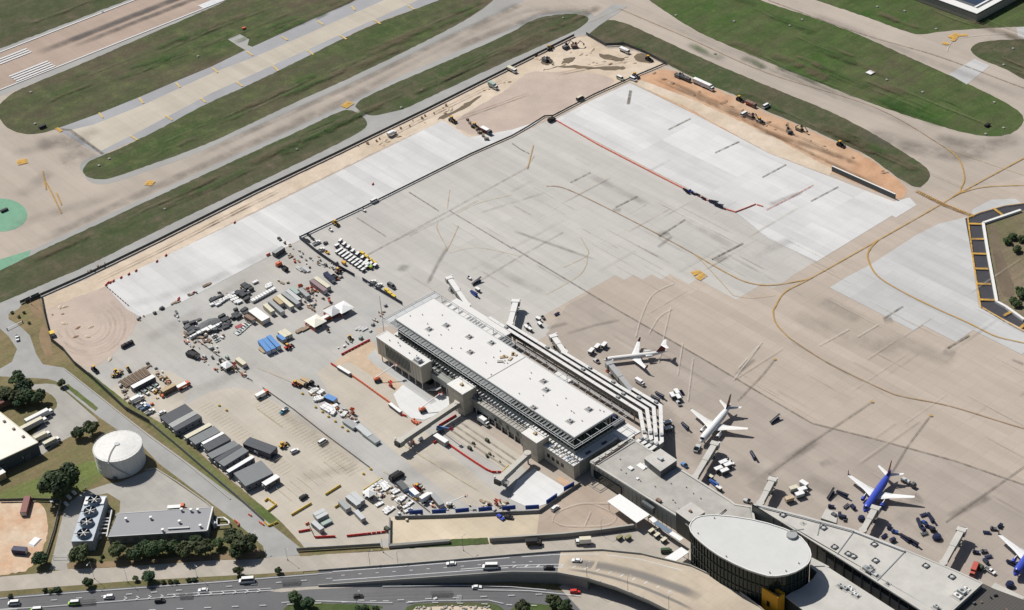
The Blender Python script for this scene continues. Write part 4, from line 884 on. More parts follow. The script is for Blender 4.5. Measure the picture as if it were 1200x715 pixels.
for f in (.1,.5,.9): p = a.lerp(c, f); b = MB(); b.tube((p.x,p.y,0),(p.x,p.y,5.6),.2,6); b.build('column', STEEL, CA)
# landside hall roof in front of the oval
LH = thing('landside_hall', 'broad low hall with a pale concrete roof between the oval hall and the pier', 'hall', (0,0,0))
lz = 12.0
q = [P(*p, lz) for p in ((920,699),(928,694),(938,689.5),(946,684),(953,677.5),(958,670),(971,665),(1052,717),(1110,760),(1000,760))]
b = MB(); b.prism(q, 0, lz-.4); b.build('wall', PANELD, LH); b = MB(); b.prism(q, lz-.4, lz); b.build('roof', ROOFC, LH)
for px in ((985,687),(996,690),(999,694),(1003,698),(990,690)):
    c = P(*px, lz); roof_unit(LH, c.x, c.y, lz, (2.4,1.6,1.2), rr.choice((WHITE,LGREY,GREY)))
q = [P(*p, 11) for p in ((951,653),(972,664),(958,671),(949,664))]
b = MB(); b.prism(q, 0, 11); b.build('link_block', ROOFC, LH)
YW = thing('ochre_screen_block', 'ochre yellow clad entrance block at the foot of the oval hall', 'entrance block', (0,0,0))
yz = 16
a, c, d = P(893.6,688,yz), P(912.4,700,yz), P(918.8,695.6,yz); e = a+(d-c)
for nm, p, r_ in (('front_wall', a, c), ('side_wall', c, d), ('back_wall', d, e), ('side_wall', e, a)):
    b = MB(); b.bar(p, r_, .9, yz); b.build(nm, GOLD, YW)
b = MB(); b.prism([a,c,d,e], yz-2.4, yz-2); b.build('roof', DGREY, YW)
c1 = a.lerp(c, .42); b = MB(); b.cbox((c1.x,c1.y-.5,yz-9),(1.6,.3,3)); b.build('window', GLASS, YW)
# canopies on the landside
def canopy(label, pts, z, par_cols=2, mat=TARP):
    t = thing('canopy', label, 'canopy', (0,0,0)); q = [P(*p, z) for p in pts]
    b = MB(); b.prism(q, z-.3, z, True, True); b.build('canopy_roof', mat, t)
    c = sum(q, Vector())/len(q)
    for p in q:
        r_ = p.lerp(c, .08); k = MB(); k.tube((r_.x,r_.y,0),(r_.x,r_.y,z-.3),.18,6); k.build('column', STEEL, t)
    return t
canopy('large white flat canopy standing against the older concourse wall', ((711.5,587.5),(726,578.7),(761.5,603),(746,612.7)), 5.5)
canopy('white flat canopy beside the foot of the oval hall', ((798.4,641),(807.5,647),(792.4,657.4),(778.8,654)), 5.0)
WK = thing('covered_walk', 'narrow covered walk with two white roof pieces along the concourse wall', 'walkway', (0,0,0))
for p, q, mt in (((763,606.5),(768,611.5),TARP),((768,611.5),(786,624),plain('walk roof painted as shaded', (.13,.18,.25), .6)),((786,624),(799,632.5),TARP)):  # middle roof piece: blue shade put into its colour
    a, c = P(*p, 4.6), P(*q, 4.6); b = MB(); b.bar(a, c, 2.6, .25); b.build('walk_roof', mt, WK)
    k = MB(); k.tube((a.x,a.y,0),(a.x,a.y,4.4),.15,6); k.build('column', STEEL, WK)

# ================================================================ ramp road and walls
def pz_(p): return P(p[0], p[1], p[2])
FAR = [(373,669,0),(471,662,2.4),(600,651,6.0),(657,646.5,6.6),(706,645,7),(751,649.5,7),(809,663.4,7),(852,683.5,7),(889,711,7),(930,748,7)]
NEAR= [(373,687,0),(471,680,2.4),(600,671,6.0),(653,672,6.6),(688,678.5,7),(722,689,7),(760,704.5,7),(795,722,7),(825,740,7),(860,766,7)]
def strip(name, A, B_, mat, dz=0.0):
    mb = MB(); mb.v = [tuple(pz_(p)+Vector((0,0,dz))) for p in A]+[tuple(pz_(p)+Vector((0,0,dz))) for p in B_]; n = len(A)
    mb.f = [(i, i+1, n+i+1, n+i) for i in range(n-1)]; return mb.build(name, mat)
RA = thing('ramp_road', 'elevated concrete ramp road curving down to the highway beside the oval hall', 'ramp', (0,0,0))
def sub(A, i, j): return A[i:j+1]
def rampart(name, i, j, mat):
    o = strip(name, sub(NEAR,i,j), sub(FAR,i,j), mat, .03); o.parent = RA
rampart('asphalt_deck', 0, 3, C_ROAD); rampart('concrete_deck', 3, 9, ground('ramp concrete', seen(208,191,168), seen(196,180,158), slab=(5,5), big=.02, jamp=.08, samp=.04))
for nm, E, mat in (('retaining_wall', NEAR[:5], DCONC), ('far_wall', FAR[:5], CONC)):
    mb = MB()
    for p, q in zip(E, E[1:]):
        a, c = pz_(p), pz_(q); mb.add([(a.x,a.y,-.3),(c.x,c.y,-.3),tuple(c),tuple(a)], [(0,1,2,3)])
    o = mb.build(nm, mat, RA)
for nm, E in (('parapet', NEAR), ('parapet', FAR)):
    pb = MB()
    for p, q in zip(E, E[1:]):
        if q[2] < 1: continue
        a, c = pz_(p), pz_(q); pb.bar(a+Vector((0,0,.95)), c+Vector((0,0,.95)), .35, 1.3)
    pb.build(nm, CONC, RA)
mb = MB()
for E in (NEAR[4:], FAR[4:]):
    for p, q in zip(E, E[1:]):
        a, c = pz_(p), pz_(q); d = Vector((0,0,1.6)); mb.add([tuple(a-d),tuple(c-d),tuple(c),tuple(a)], [(0,1,2,3)])
n_ = len(NEAR)-4; u_ = [tuple(pz_(p)-Vector((0,0,1.6))) for p in NEAR[4:]]+[tuple(pz_(p)-Vector((0,0,1.6))) for p in FAR[4:]]
mb.add(u_, [(i, n_+i, n_+i+1, i+1) for i in range(n_-1)])
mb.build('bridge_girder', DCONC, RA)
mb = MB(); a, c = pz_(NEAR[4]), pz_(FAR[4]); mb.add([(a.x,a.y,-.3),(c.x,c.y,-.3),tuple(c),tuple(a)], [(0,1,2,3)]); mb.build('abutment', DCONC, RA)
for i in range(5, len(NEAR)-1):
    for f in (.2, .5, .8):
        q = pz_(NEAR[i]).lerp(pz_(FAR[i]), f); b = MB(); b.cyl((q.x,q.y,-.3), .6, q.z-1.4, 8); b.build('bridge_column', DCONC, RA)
def ramp_pt(x, f):
    best = None
    def at(E):
        for p, q in zip(E, E[1:]):
            if p[0] <= x <= q[0]:
                k = (x-p[0])/(q[0]-p[0]); return pz_(p).lerp(pz_(q), k)
    a, c = at(NEAR), at(FAR); q = a.lerp(c, f); return q
def ramp_line(name, x0, x1, f, wd, mat):
    pts = [ramp_pt(x0+(x1-x0)*i/16, f) for i in range(17)]
    mb = MB(); mb.uv = []
    for i, q in enumerate(pts):
        t = (pts[min(i+1,16)]-pts[max(i-1,0)]); t.z = 0; t.normalize(); n = Vector((-t.y,t.x,0))*wd/2
        mb.v += [tuple(q-n+Vector((0,0,.06))), tuple(q+n+Vector((0,0,.06)))]; mb.uv += [(0,i/16),(1,i/16)]
    mb.f = [(2*i,2*i+2,2*i+3,2*i+1) for i in range(16)]; mb.build(name, mat, RA)
ramp_line('lane_edge_line', 390, 800, .88, .35, W_LINE); ramp_line('lane_edge_line', 390, 660, .30, .35, W_LINE); ramp_line('lane_edge_line', 540, 660, .42, .35, W_LINE)
ramp_line('wheel_track', 662, 822, .52, 6.5, fading('grey traffic wear', seen(150,144,138), .75, .03, floor=.7)); ramp_line('wheel_track', 664, 815, .25, 2.2, MATS['grey traffic wear']); ramp_line('edge_line', 700, 815, .95, .3, W_PALE)
for k in range(14):
    x = 600+14*k; a, c = ramp_pt(x, .30+.012*k*.3), ramp_pt(x+4, .42); b = MB(); b.uv = [(0,0),(1,0),(1,1),(0,1)]
    z = Vector((0,0,.07)); b.add([a+z, a+z+Vector((.5,.3,0)), c+z+Vector((.5,.3,0)), c+z], [(0,1,2,3)]); b.build('gore_chevron', W_LINE, RA)
for k in range(12):
    x = 400+20*k; a, c = ramp_pt(x, .6), ramp_pt(x+4, .6); b = MB(); b.uv = [(0,0)]*8; b.bar(a+Vector((0,0,.07)), c+Vector((0,0,.07)), .3, .02); b.build('lane_dash', W_LINE, RA)

def wall(name, label, cat, pts, h, th, mat, coping=None, closed=False):
    t = thing(name, label, cat, (0,0,0)); q = [P(*p) for p in pts]
    b = MB()
    for a, c in zip(q, q[1:]): b.bar(a+Vector((0,0,h)), c+Vector((0,0,h)), th, h+.4)
    b.build('wall_body', mat, t)
    if coping:
        b = MB()
        for a, c in zip(q, q[1:]): b.bar(a+Vector((0,0,h+.12)), c+Vector((0,0,h+.12)), th+.15, .14)
        b.build('coping', coping, t)
    return t
def fence(name, label, cat, pts, h, mat, post=4.0, postmat=STEEL, th=.12, base=None):
    t = thing(name, label, cat, (0,0,0)); q = [P(*p) for p in pts]; pm_ = MB(); pb = MB()
    for a, c in zip(q, q[1:]):
        pb.bar(a+Vector((0,0,h)), c+Vector((0,0,h)), th, h-.15)
        n = max(1, int((c-a).length/post))
        for i in range(n+1):
            p = a.lerp(c, i/n); pm_.tube((p.x,p.y,-.3),(p.x,p.y,h+.25),.07,4)
    stuff(pb.build('screen_panel', mat, t)); stuff(pm_.build('post', postmat, t))
    if base:
        b = MB()
        for a, c in zip(q, q[1:]): b.bar(a+Vector((0,0,.7)), c+Vector((0,0,.7)), .7, 1.0)
        b.build('base', base, t)
    return t
FSCR = plain('dark fence screen', (.075,.08,.08), .8, var=.2); SLATE = plain('blue black fence screen', (.035,.042,.065), .7); FSC3 = plain('site fence grey', (.10,.105,.11), .8); FSC2 = plain('chain link fence', (.20,.20,.19), .7)
fence('perimeter_fence', 'long dark screened fence beside the service road along the sand strip', 'fence', [(30,355),(100,324),(181,285),(300,225.5),(393,181.5),(500,129.5),(600,79),(673,42.5)], 2.0, FSCR)
fence('perimeter_fence', 'dark screened fence bending round the corner of the bare dirt by the taxiway grass', 'fence', [(687,41),(710,54),(731,53),(756,63),(781,76)], 2.4, FSCR)
fence('site_fence', 'dark site fence between the white new slab and the grey apron', 'fence', [(351,279),(420,246.5),(552,181),(600,160),(620,148.5),(638,137),(648,136.5),(696,111.5),(736,93.5),(781,74.5)], 1.3, FSC3)
fence('site_fence', 'tall blue black screen fence between the jumbled yard and the parked white carts', 'fence', [(351,280),(372,297),(398,315),(416,325)], 2.6, SLATE)
fence('site_fence', 'tall blue black screen fence beside the yellow carts near the terminal corner', 'fence', [(425,329),(447,343),(472,358)], 2.6, SLATE)
fence('perimeter_fence', 'dark fence at the left end of the gravel field', 'fence', [(48,347),(52,368),(60,400)], 3.0, FSCR)
fence('perimeter_fence', 'tall dark screened fence climbing diagonally past the gravel field and mobile offices', 'fence', [(60,400),(75,412),(88,428),(110,446),(148,481.5),(176,497)], 3.2, FSCR)
fence('perimeter_fence', 'long chain link fence in the grass beside the mobile offices', 'fence', [(176,497),(205,521),(240,551),(280,585),(310,612)], 2.2, FSC2)
fence('perimeter_fence', 'thin fence between the dirt lot and the plant driveway', 'fence', [(72,588),(64,622),(52,660)], 2.0, FSC2)
fence('lot_fence', 'dark fence along the top of the dirt lot', 'fence', [(0,588),(40,587),(70,588)], 2.0, FSCR)
fence('roadside_fence', 'thin chain link fence on the grass verge above the bottom service road', 'fence', [(348,646),(446,640)], 2.0, FSC2)
fence('entry_fence', 'short dark fence by the gate in the upper left corner', 'fence', [(24,356),(46,346)], 2.2, FSCR)
wall('low_wall', 'low kerb wall edging the diagonal perimeter road', 'wall', [(76,433),(121,468.5),(146,488.5),(176,512),(216,541),(270,585)], .35, .5, CONC)
wall('low_wall', 'low kerb wall bounding the plant yard beside the perimeter road', 'wall', [(170,551),(182,549),(208,565),(242,589),(250,596)], .4, .5, CONC)
BW = wall('blast_wall', 'pale topped blast wall at the edge of the new white slab by the dirt', 'wall', [(975,200),(1012,216.5),(1049,233)], 3.4, .8, plain('dark blast wall', (.10,.11,.11), .7), WHITE2)
wall('basin_wall', 'white wall around the retention basin at the right edge', 'wall', [(1196,247.5),(1152,262.5),(1158,300),(1168,355),(1179,361),(1200,376)], 1.2, 1.6, WHITE2)
fence('screen_fence', 'blue panelled screen fence between the staging yard and the yellowish south apron', 'fence', [(463,607.5),(520,606),(570,603.5),(632,600.5),(640,595),(654,585),(680,567.5)], 1.6, plain('grey fence mesh', (.26,.265,.26), .8), 3.0, base=DCONC)
for (a, c) in (((480,604),(496,602.7)),((506.5,603),(523,602)),((534,602),(550,600.5)),((561,600.5),(577,599)),((588.5,599),(604.5,597.5)),((616,598),(632,597)),((640.5,592),(653,583.5)),((661,576.5),(673,570))):
    p, q = P(*a), P(*c); d = (q-p).normalized(); n_ = Vector((d.y,-d.x,0))*1.0
    b = MB(); b.bar(p+Vector((0,0,3.1)), q+Vector((0,0,3.1)), .35, 2.6); o = b.build('fence_banner', BLUE)
    tag(o, 'blue banner panel hung on the screen fence by the south apron', 'banner', 'blue banner panels along the screen fence')
wall('boundary_wall', 'grey wall closing the left end of the south apron', 'wall', [(457,609),(456.5,641)], 1.6, .8, DCONC)
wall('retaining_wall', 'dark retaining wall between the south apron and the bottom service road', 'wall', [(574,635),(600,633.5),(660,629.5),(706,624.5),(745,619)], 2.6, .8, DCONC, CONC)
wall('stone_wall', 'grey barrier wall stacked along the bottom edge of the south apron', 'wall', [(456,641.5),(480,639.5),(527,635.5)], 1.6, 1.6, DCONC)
fence('guard_rail', 'dark guard rail running diagonally between parking stalls and the drive lane', 'guard rail', [(308,455),(345,481),(383,511),(410,531),(434,549)], .9, plain('rail brown', (.13,.10,.08), .7), 6)
fence('guard_rail', 'dark rail line running diagonally through the jumbled equipment', 'guard rail', [(231,399),(262,422),(289,443),(296,447)], .8, plain('rail dark', (.10,.09,.08), .7), 6)
fence('guard_rail', 'thin dark rail running diagonally between the white stacks and the blue banner fence', 'guard rail', [(462.5,570),(485,586),(504,601)], .9, MATS['rail brown'], 6)
# ================================================================ kinds of things
def wheels(xs, y, r, w=.28):
    return [part('wheel', MB().wheel((x, s*y, r), r, w), TYRE) for x in xs for s in (-1, 1)]
def carkind(key, name, cat, L, W, H, belt, hood, back, slope=.5, body=WHITE, glassm=None):
    """hull with bonnet, glazed cabin, roof, four wheels; x forward"""
    prof = [(-L/2,.32),(L/2,.32),(L/2+.02,belt*.72),(L/2-.15,belt*.86),(L/2-hood,belt),(-L/2+.05,belt),(-L/2-.02,belt*.6)]
    b = MB(); n = len(prof)
    for s in (-1, 1): b.v += [(x, s*W/2*(1 if z < belt*.9 else .94), z) for x, z in prof]
    b.f = [tuple(range(n)), tuple(range(2*n-1, n-1, -1))]+[(i, n+i, n+(i+1)%n, (i+1)%n) for i in range(n)]
    x0, x1 = -L/2+back, L/2-hood
    g = MB()
    for z, ins, w_ in ((belt-.01, 0, W*.93), (H-.1, 1, W*.80)):
        a, c = x0+ins*slope*.5, x1-ins*slope; g.v += [(a,-w_/2,z),(c,-w_/2,z),(c,w_/2,z),(a,w_/2,z)]
    g.f = [(0,1,5,4),(1,2,6,5),(2,3,7,6),(3,0,4,7),(4,5,6,7)]
    r = MB(); a, c = x0+slope*.45, x1-slope*.95; r.cbox(((a+c)/2,0,H-.11),(c-a,W*.80,.11),0,.94)
    pil = MB()
    for s in (-1,1):
        pil.bar(((x0+x1)/2, s*W*.468, belt), ((x0+x1)/2, s*W*.402, H-.08), .12, .01)
    hl = MB()
    for s in (-1,1): hl.cbox((L/2-.06, s*W*.36, belt*.62),(.14,.3,.16))
    KIND[key] = (name, cat, [part('body', b, body), part('window', g, glassm or GLASS), part('roof', r, body), part('headlight', hl, WHITE)]+wheels((-L/2+.8, L/2-.85), W/2-.12, .33))
carkind('sedan', 'sedan_car', 'car', 4.7, 1.85, 1.45, .92, 1.35, .55)
carkind('suv', 'suv_car', 'car', 4.9, 1.95, 1.8, 1.08, 1.2, .05, .45)
carkind('van', 'van', 'van', 5.6, 2.05, 2.3, 1.25, .75, .0, .55)
carkind('shuttle', 'shuttle_bus', 'bus', 7.6, 2.4, 3.0, 1.45, 1.0, .0, .5)
def truckkind(key, name, L, W, cabl, boxh, boxmat, cabmat, floor=1.0, six=True, cat='truck', boxname='cargo_box', gap=.25):
    b = MB(); b.box(-L/2, L/2-.3, -.5, .5, .55, .85); ch = part('chassis', b, DGREY)
    c = MB(); c.v = []; x1 = L/2; x0 = L/2-cabl
    c.loft([[(x0,-W/2,.6),(x1,-W/2,.6),(x1,W/2,.6),(x0,W/2,.6)], [(x0,-W/2,1.5),(x1,-W/2,1.5),(x1,W/2,1.5),(x0,W/2,1.5)], [(x0,-W*.45,2.5),(x1-.5,-W*.45,2.5),(x1-.5,W*.45,2.5),(x0,W*.45,2.5)]])
    ws = MB(); ws.add([(x1+.02,-W*.44,1.52),(x1+.02,W*.44,1.52),(x1-.42,W*.40,2.4),(x1-.42,-W*.40,2.4)], [(0,1,2,3)])
    for s in (-1,1): ws.add([(x0+.3,s*W*.502,1.5),(x1-.25,s*W*.502,1.5),(x1-.6,s*W*.462,2.35),(x0+.3,s*W*.462,2.35)], [(0,1,2,3) if s < 0 else (3,2,1,0)])
    parts = [ch, part('cab', c, cabmat, [part('windscreen', ws, GLASS)])]
    if boxh:
        bx = MB(); bx.box(-L/2, x0-gap, -W/2, W/2, floor, floor+boxh); rf = MB(); rf.box(-L/2-.02, x0-gap+.02, -W/2-.02, W/2+.02, floor+boxh, floor+boxh+.08)
        dr = MB(); dr.box(-L/2-.05,-L/2-.01,-W*.45,W*.45,floor+.1,floor+boxh-.15)
        parts.append(part(boxname, bx, boxmat, [part('box_roof', rf, TARP), part('rear_door', dr, LGREY)]))
    KIND[key] = (name, cat, parts+wheels((-L/2+1.2,)+((-L/2+2.3,) if six else ())+(L/2-1.0,), W/2-.15, .48, .3))
truckkind('boxtruck', 'box_truck', 7.8, 2.4, 1.9, 2.5, WHITE, WHITE, six=False)
truckkind('semi', 'semi_truck', 16.5, 2.6, 2.4, 2.8, WHITE2, WHITE, 1.1)
truckkind('semi_small', 'service_truck', 9.5, 2.5, 2.0, 2.4, CREAM, WHITE, 1.0)
truckkind('flatbed', 'flatbed_truck', 9.0, 2.4, 2.1, .5, GREY, WHITE, 1.0, boxname='load_bed')
truckkind('dumper', 'dump_truck', 8.0, 2.5, 2.0, 1.4, ORANGE, ORANGE, 1.1, boxname='tipper_body')
def kpickup():
    L, W = 5.7, 1.95
    b = MB(); b.box(-L/2,L/2-.05,-W/2,W/2,.45,.85); b.box(L/2-1.5,L/2-.05,-W/2,W/2,.85,1.1); b.box(-.4,L/2-1.5,-W/2,W/2,.85,1.15)
    for s in (-1,1): b.box(-L/2,-.4,s*W/2-(.1 if s > 0 else 0),s*W/2+(.1 if s < 0 else 0),.85,1.2)
    b.box(-L/2,-L/2+.1,-W/2+.1,W/2-.1,.85,1.2)
    g = MB(); g.loft([[(-.4,-W*.46,1.15),(1.6,-W*.46,1.15),(1.6,W*.46,1.15),(-.4,W*.46,1.15)],[(-.25,-W*.4,1.75),(.95,-W*.4,1.75),(.95,W*.4,1.75),(-.25,W*.4,1.75)]])
    r = MB(); r.cbox((.35,0,1.74),(1.25,W*.8,.1)); bl = MB(); bl.box(-L/2+.12,-.42,-W/2+.12,W/2-.12,.86,.9)
    KIND['pickup'] = ('pickup_truck', 'pickup', [part('body', b, WHITE), part('window', g, GLASS), part('roof', r, WHITE), part('bed_liner', bl, DGREY)]+wheels((-L/2+1.1,L/2-1.1), W/2-.12, .38))
kpickup()
def kcart():                       # covered luggage cart
    b = MB(); b.box(-1.5,1.5,-.8,.8,.45,.6); b.bar((1.5,0,.55),(2.3,0,.45),.1,.1)
    s = MB(); s.box(-1.45,1.45,-.75,.75,.6,1.7); r = MB(); r.box(-1.6,1.6,-.9,.9,1.7,1.95)
    KIND['cart'] = ('baggage_cart', 'baggage cart', [part('deck', b, DGREY), part('curtain', s, DGREY), part('cart_roof', r, WHITE)]+wheels((-1.1,1.1), .7, .25, .2))
    b = MB(); b.box(-1.6,1.6,-.8,.8,.4,.55); b.bar((1.6,0,.5),(2.4,0,.4),.1,.1); rl = MB()
    for x in (-1.55,-.5,.5,1.55): rl.box(x-.04,x+.04,-.78,.78,.55,.95)
    KIND['dolly'] = ('baggage_dolly', 'baggage dolly', [part('deck', b, NAVY), part('rail', rl, NAVY)]+wheels((-1.1,1.1), .7, .22, .2))
    b = MB(); b.box(-1.5,1.5,-.75,.75,.35,.95); b.box(-1.5,-.3,-.75,.75,.95,1.1); st = MB(); st.cbox((-.6,0,1.05),(.6,1.1,.5)); wh = MB(); wh.tube((0,0,1.0),(.25,0,1.5),.06,5)
    KIND['tug'] = ('baggage_tug', 'tug', [part('body', b, BLUE), part('seat', st, BLACK), part('steering_column', wh, BLACK)]+wheels((-1.0,1.0), .7, .33, .25))
    b = MB(); b.box(-1.9,1.9,-.95,.95,.4,1.0); c = MB(); c.loft([[(.2,-.9,1.0),(1.8,-.9,1.0),(1.8,.9,1.0),(.2,.9,1.0)],[(.3,-.75,1.75),(1.2,-.75,1.75),(1.2,.75,1.75),(.3,.75,1.75)]])
    KIND['pushback'] = ('pushback_tractor', 'aircraft tug', [part('body', b, WHITE), part('cab_window', c, GLASS), part('engine_deck', MB().box(-1.8,.1,-.85,.85,1.0,1.2), LGREY)]+wheels((-1.2,1.2), .85, .45, .35))
    b = MB(); b.box(-3.2,3.0,-.9,.9,.4,.9); cv = MB(); cv.bar((-3.6,0,1.0),(3.8,0,2.5),.9,.3); sd_ = MB()
    for s_ in (-1,1): sd_.bar((-3.6,s_*.5,1.15),(3.8,s_*.5,2.65),.1,.2)
    KIND['belt'] = ('belt_loader', 'belt loader', [part('chassis', b, NAVY), part('conveyor', cv, BLACK), part('side_rail', sd_, GREY)]+wheels((-2.0,2.0), .75, .35, .25))
    b = MB(); b.box(-1.4,1.4,-.8,.8,.3,1.5); KIND['gpu'] = ('ground_power_unit', 'power unit', [part('housing', b, NAVY), part('louvre', MB().box(-.8,.8,-.83,.83,.6,1.2), BLACK), part('lid', MB().box(-1.2,1.2,-.7,.7,1.5,1.6), NAVY)]+wheels((-.9,.9), .65, .28, .2))
    t = MB(); t.tube((-3.3,0,1.6),(1.0,0,1.6),.95,12); KIND_PARTS = [part('tank', t, WHITE)]
    name, cat, ps = KIND['flatbed']; KIND['tanker'] = ('fuel_truck', 'truck', ps[:2]+KIND_PARTS+[p for p in ps if p[0] == 'wheel'])
kcart()
def kmachines():
    # wheel loader / backhoe
    b = MB(); b.box(-2.2,1.0,-.9,.9,.8,1.7); c = MB(); c.cbox((-.4,0,1.7),(1.5,1.5,1.5),0,.85); r = MB(); r.cbox((-.4,0,3.15),(1.5,1.5,.15))
    a = MB()
    for s in (-1,1): a.bar((.6,s*.7,1.9),(2.6,s*.7,.8),.22,.3)
    bk = MB(); bk.add([(2.5,-1.2,.1),(3.5,-1.2,.2),(3.1,-1.2,1.1),(2.5,-1.2,1.1),(2.5,1.2,.1),(3.5,1.2,.2),(3.1,1.2,1.1),(2.5,1.2,1.1)], [(0,1,2,3),(7,6,5,4),(0,4,5,1),(3,7,4,0),(1,5,6,2)])
    KIND['loader'] = ('wheel_loader', 'loader', [part('body', b, DYEL), part('cab', c, GLASS, [part('cab_roof', r, DYEL)]), part('lift_arm', a, DYEL), part('bucket', bk, DGREY)]+wheels((-1.4,1.2), .9, .75, .5))
    b = MB(); b.box(-1.9,1.5,-1.3,1.3,1.1,2.0); tk = MB()
    for s in (-1,1): tk.box(-2.1,2.1,s*1.25-.3,s*1.25+.3,0,.9)
    c = MB(); c.cbox((.9,.75,2.0),(1.4,1.0,1.2),0,.9); bo = MB(); bo.bar((1.2,-.2,2.3),(3.9,-.2,4.6),.5,.6); bo.bar((3.9,-.2,4.6),(6.0,-.2,2.2),.4,.5)
    bk = MB(); bk.cbox((6.1,-.2,1.0),(1.0,1.2,1.2),0,.6); cw = MB(); cw.box(-2.5,-1.9,-1.2,1.2,1.0,2.2)
    KIND['excavator'] = ('excavator', 'excavator', [part('house', b, DYEL), part('track', tk, DGREY), part('cab', c, GLASS), part('boom', bo, DYEL), part('bucket', bk, DGREY), part('counterweight', cw, DGREY)])
    b = MB(); b.box(-1.9,1.9,-1.2,1.2,.6,1.4); tt = MB(); tt.box(-1.9,1.2,-1.0,1.0,1.4,2.4); bo = MB(); bo.bar((-1.4,0,2.6),(10.5,0,8.2),.35,.4); bk = MB(); bk.box(10.2,11.9,-.9,.9,7.3,7.5); bk2 = MB()
    for x in (10.2,11.9): bk2.box(x-.05,x+.05,-.9,.9,7.5,8.6)
    KIND['boom'] = ('boom_lift', 'boom lift', [part('chassis', b, DGREY), part('turntable', tt, ORANGE), part('boom', bo, WHITE2), part('basket', bk, GREY, [part('basket_rail', bk2, RED)])]+wheels((-1.4,1.4), 1.1, .55, .4))
    b = MB(); b.box(-1.2,1.2,-.6,.6,.4,1.0); sc = MB()
    for k in range(3):
        z = 1.0+k*.6
        for s in (-.5,.5): sc.bar((-1,s,z),(1,s,z+.6),.1,.1); sc.bar((1,s,z),(-1,s,z+.6),.1,.1)
    pf = MB(); pf.box(-1.25,1.25,-.65,.65,2.8,2.9); pf.box(-1.25,1.25,-.65,-.6,2.9,3.9); pf.box(-1.25,1.25,.6,.65,2.9,3.9)
    KIND['scissor'] = ('scissor_lift', 'scissor lift', [part('base', b, ORANGE), part('scissor_arm', sc, DGREY), part('platform', pf, ORANGE)]+wheels((-.9,.9), .55, .25, .2))
    b = MB(); b.cyl((0,0,0),.18,1.1,8); KIND['bollard'] = ('bollard', 'bollard', [part('post', b, YELLOW), part('footing', MB().cbox((0,0,0),(1.3,1.0,.6),0,.8), YELLOW)])
    b = MB(); b.add([(-1,-.3,0),(1,-.3,0),(1,.3,0),(-1,.3,0),(-1,-.12,.85),(1,-.12,.85),(1,.12,.85),(-1,.12,.85)], [(4,5,6,7),(0,1,5,4),(1,2,6,5),(2,3,7,6),(3,0,4,7)])
    cap = MB(); cap.cyl((.5,0,.85),.08,.06,6)
    KIND['barrier'] = ('barrier', 'barrier', [part('shell', b, RED), part('filler_cap', cap, WHITE)])
    b = MB(); b.box(-.9,.9,-.7,.7,.15,1.0); KIND['dumpster'] = ('dumpster', 'dumpster', [part('bin', MB().add([(-1.7,-1,.1),(1.7,-1,.1),(1.7,1,.1),(-1.7,1,.1),(-1.9,-1.2,1.6),(1.9,-1.2,1.6),(1.9,1.2,1.6),(-1.9,1.2,1.6)], [(0,1,5,4),(1,2,6,5),(2,3,7,6),(3,0,4,7),(3,2,1,0)]), DGREY), part('waste', MB().cbox((0,0,.8),(3.3,2,.5),0,.7), BLACK)])
    # stack of sheets on bearers
    b = MB(); b.box(-1.2,1.2,-.6,.6,.15,.8); be = MB()
    for x in (-.8,0,.8): be.box(x-.1,x+.1,-.6,.6,0,.15)
    st = MB()
    for x in (-.6,.6): st.box(x-.05,x+.05,-.62,.62,.15,.82)
    KIND['pallet'] = ('pallet_load', 'pallet load', [part('wrapped_load', b, TARP), part('bearer', be, WOOD), part('strap', st, DGREY)])
    b = MB(); rr = random.Random(2)
    for k in range(5):
        for j in range(2): b.cbox((rr.uniform(-.1,.1), -.7+k*.35, .1+j*.22), (4.2+rr.uniform(-.3,.3), .3, .2))
    KIND['lumber'] = ('lumber_pile', 'lumber pile', [part('board', MB().cbox((rr.uniform(-.15,.15), -.75+k*.37, .12+.02*k), (4.4+rr.uniform(-.5,.5), .32, .3)), WOOD if k % 2 else DWOOD) for k in range(5)]+[part('bearer', MB().box(-1.2,-1.0,-.95,.95,0,.12).box(1.0,1.2,-.95,.95,0,.12), DWOOD)])
    p = [part('pipe', MB().tube((-3,y,.35),(3,y,.35),.33,8), LGREY) for y in (-.75,0,.75)]+[part('chock', MB().box(-2,-1.8,-1.2,1.2,0,.1).box(1.8,2,-1.2,1.2,0,.1), WOOD)]
    KIND['pipes'] = ('pipe_bundle', 'pipe bundle', p)
    b = MB(); b.cbox((0,0,0),(1.2,1.2,1.0)); KIND['crate'] = ('crate', 'crate', [part('box', b, WOOD), part('lid', MB().cbox((0,0,1.0),(1.26,1.26,.08)), DWOOD)])
    b = MB(); b.cbox((0,0,.2),(2.4,1.4,1.3),0,.9); KIND['genset'] = ('generator', 'generator', [part('housing', b, GREY), part('skid', MB().cbox((0,0,0),(2.7,1.5,.2)), DGREY), part('exhaust', MB().tube((.6,.2,1.5),(.6,.2,2.0),.1,6), BLACK)])
    b = MB(); b.tube((0,-1.2,1.0),(0,1.2,1.0),1.0,14); b2 = MB(); b2.tube((0,-.9,1.0),(0,.9,1.0),.4,8)
    KIND['reel'] = ('cable_reel', 'cable reel', [part('flange', MB().tube((0,-.7,1.0),(0,-.6,1.0),1.0,14), DWOOD), part('flange', MB().tube((0,.6,1.0),(0,.7,1.0),1.0,14), DWOOD), part('coil', MB().tube((0,-.6,1.0),(0,.6,1.0),.75,12), BLACK)])
kmachines()

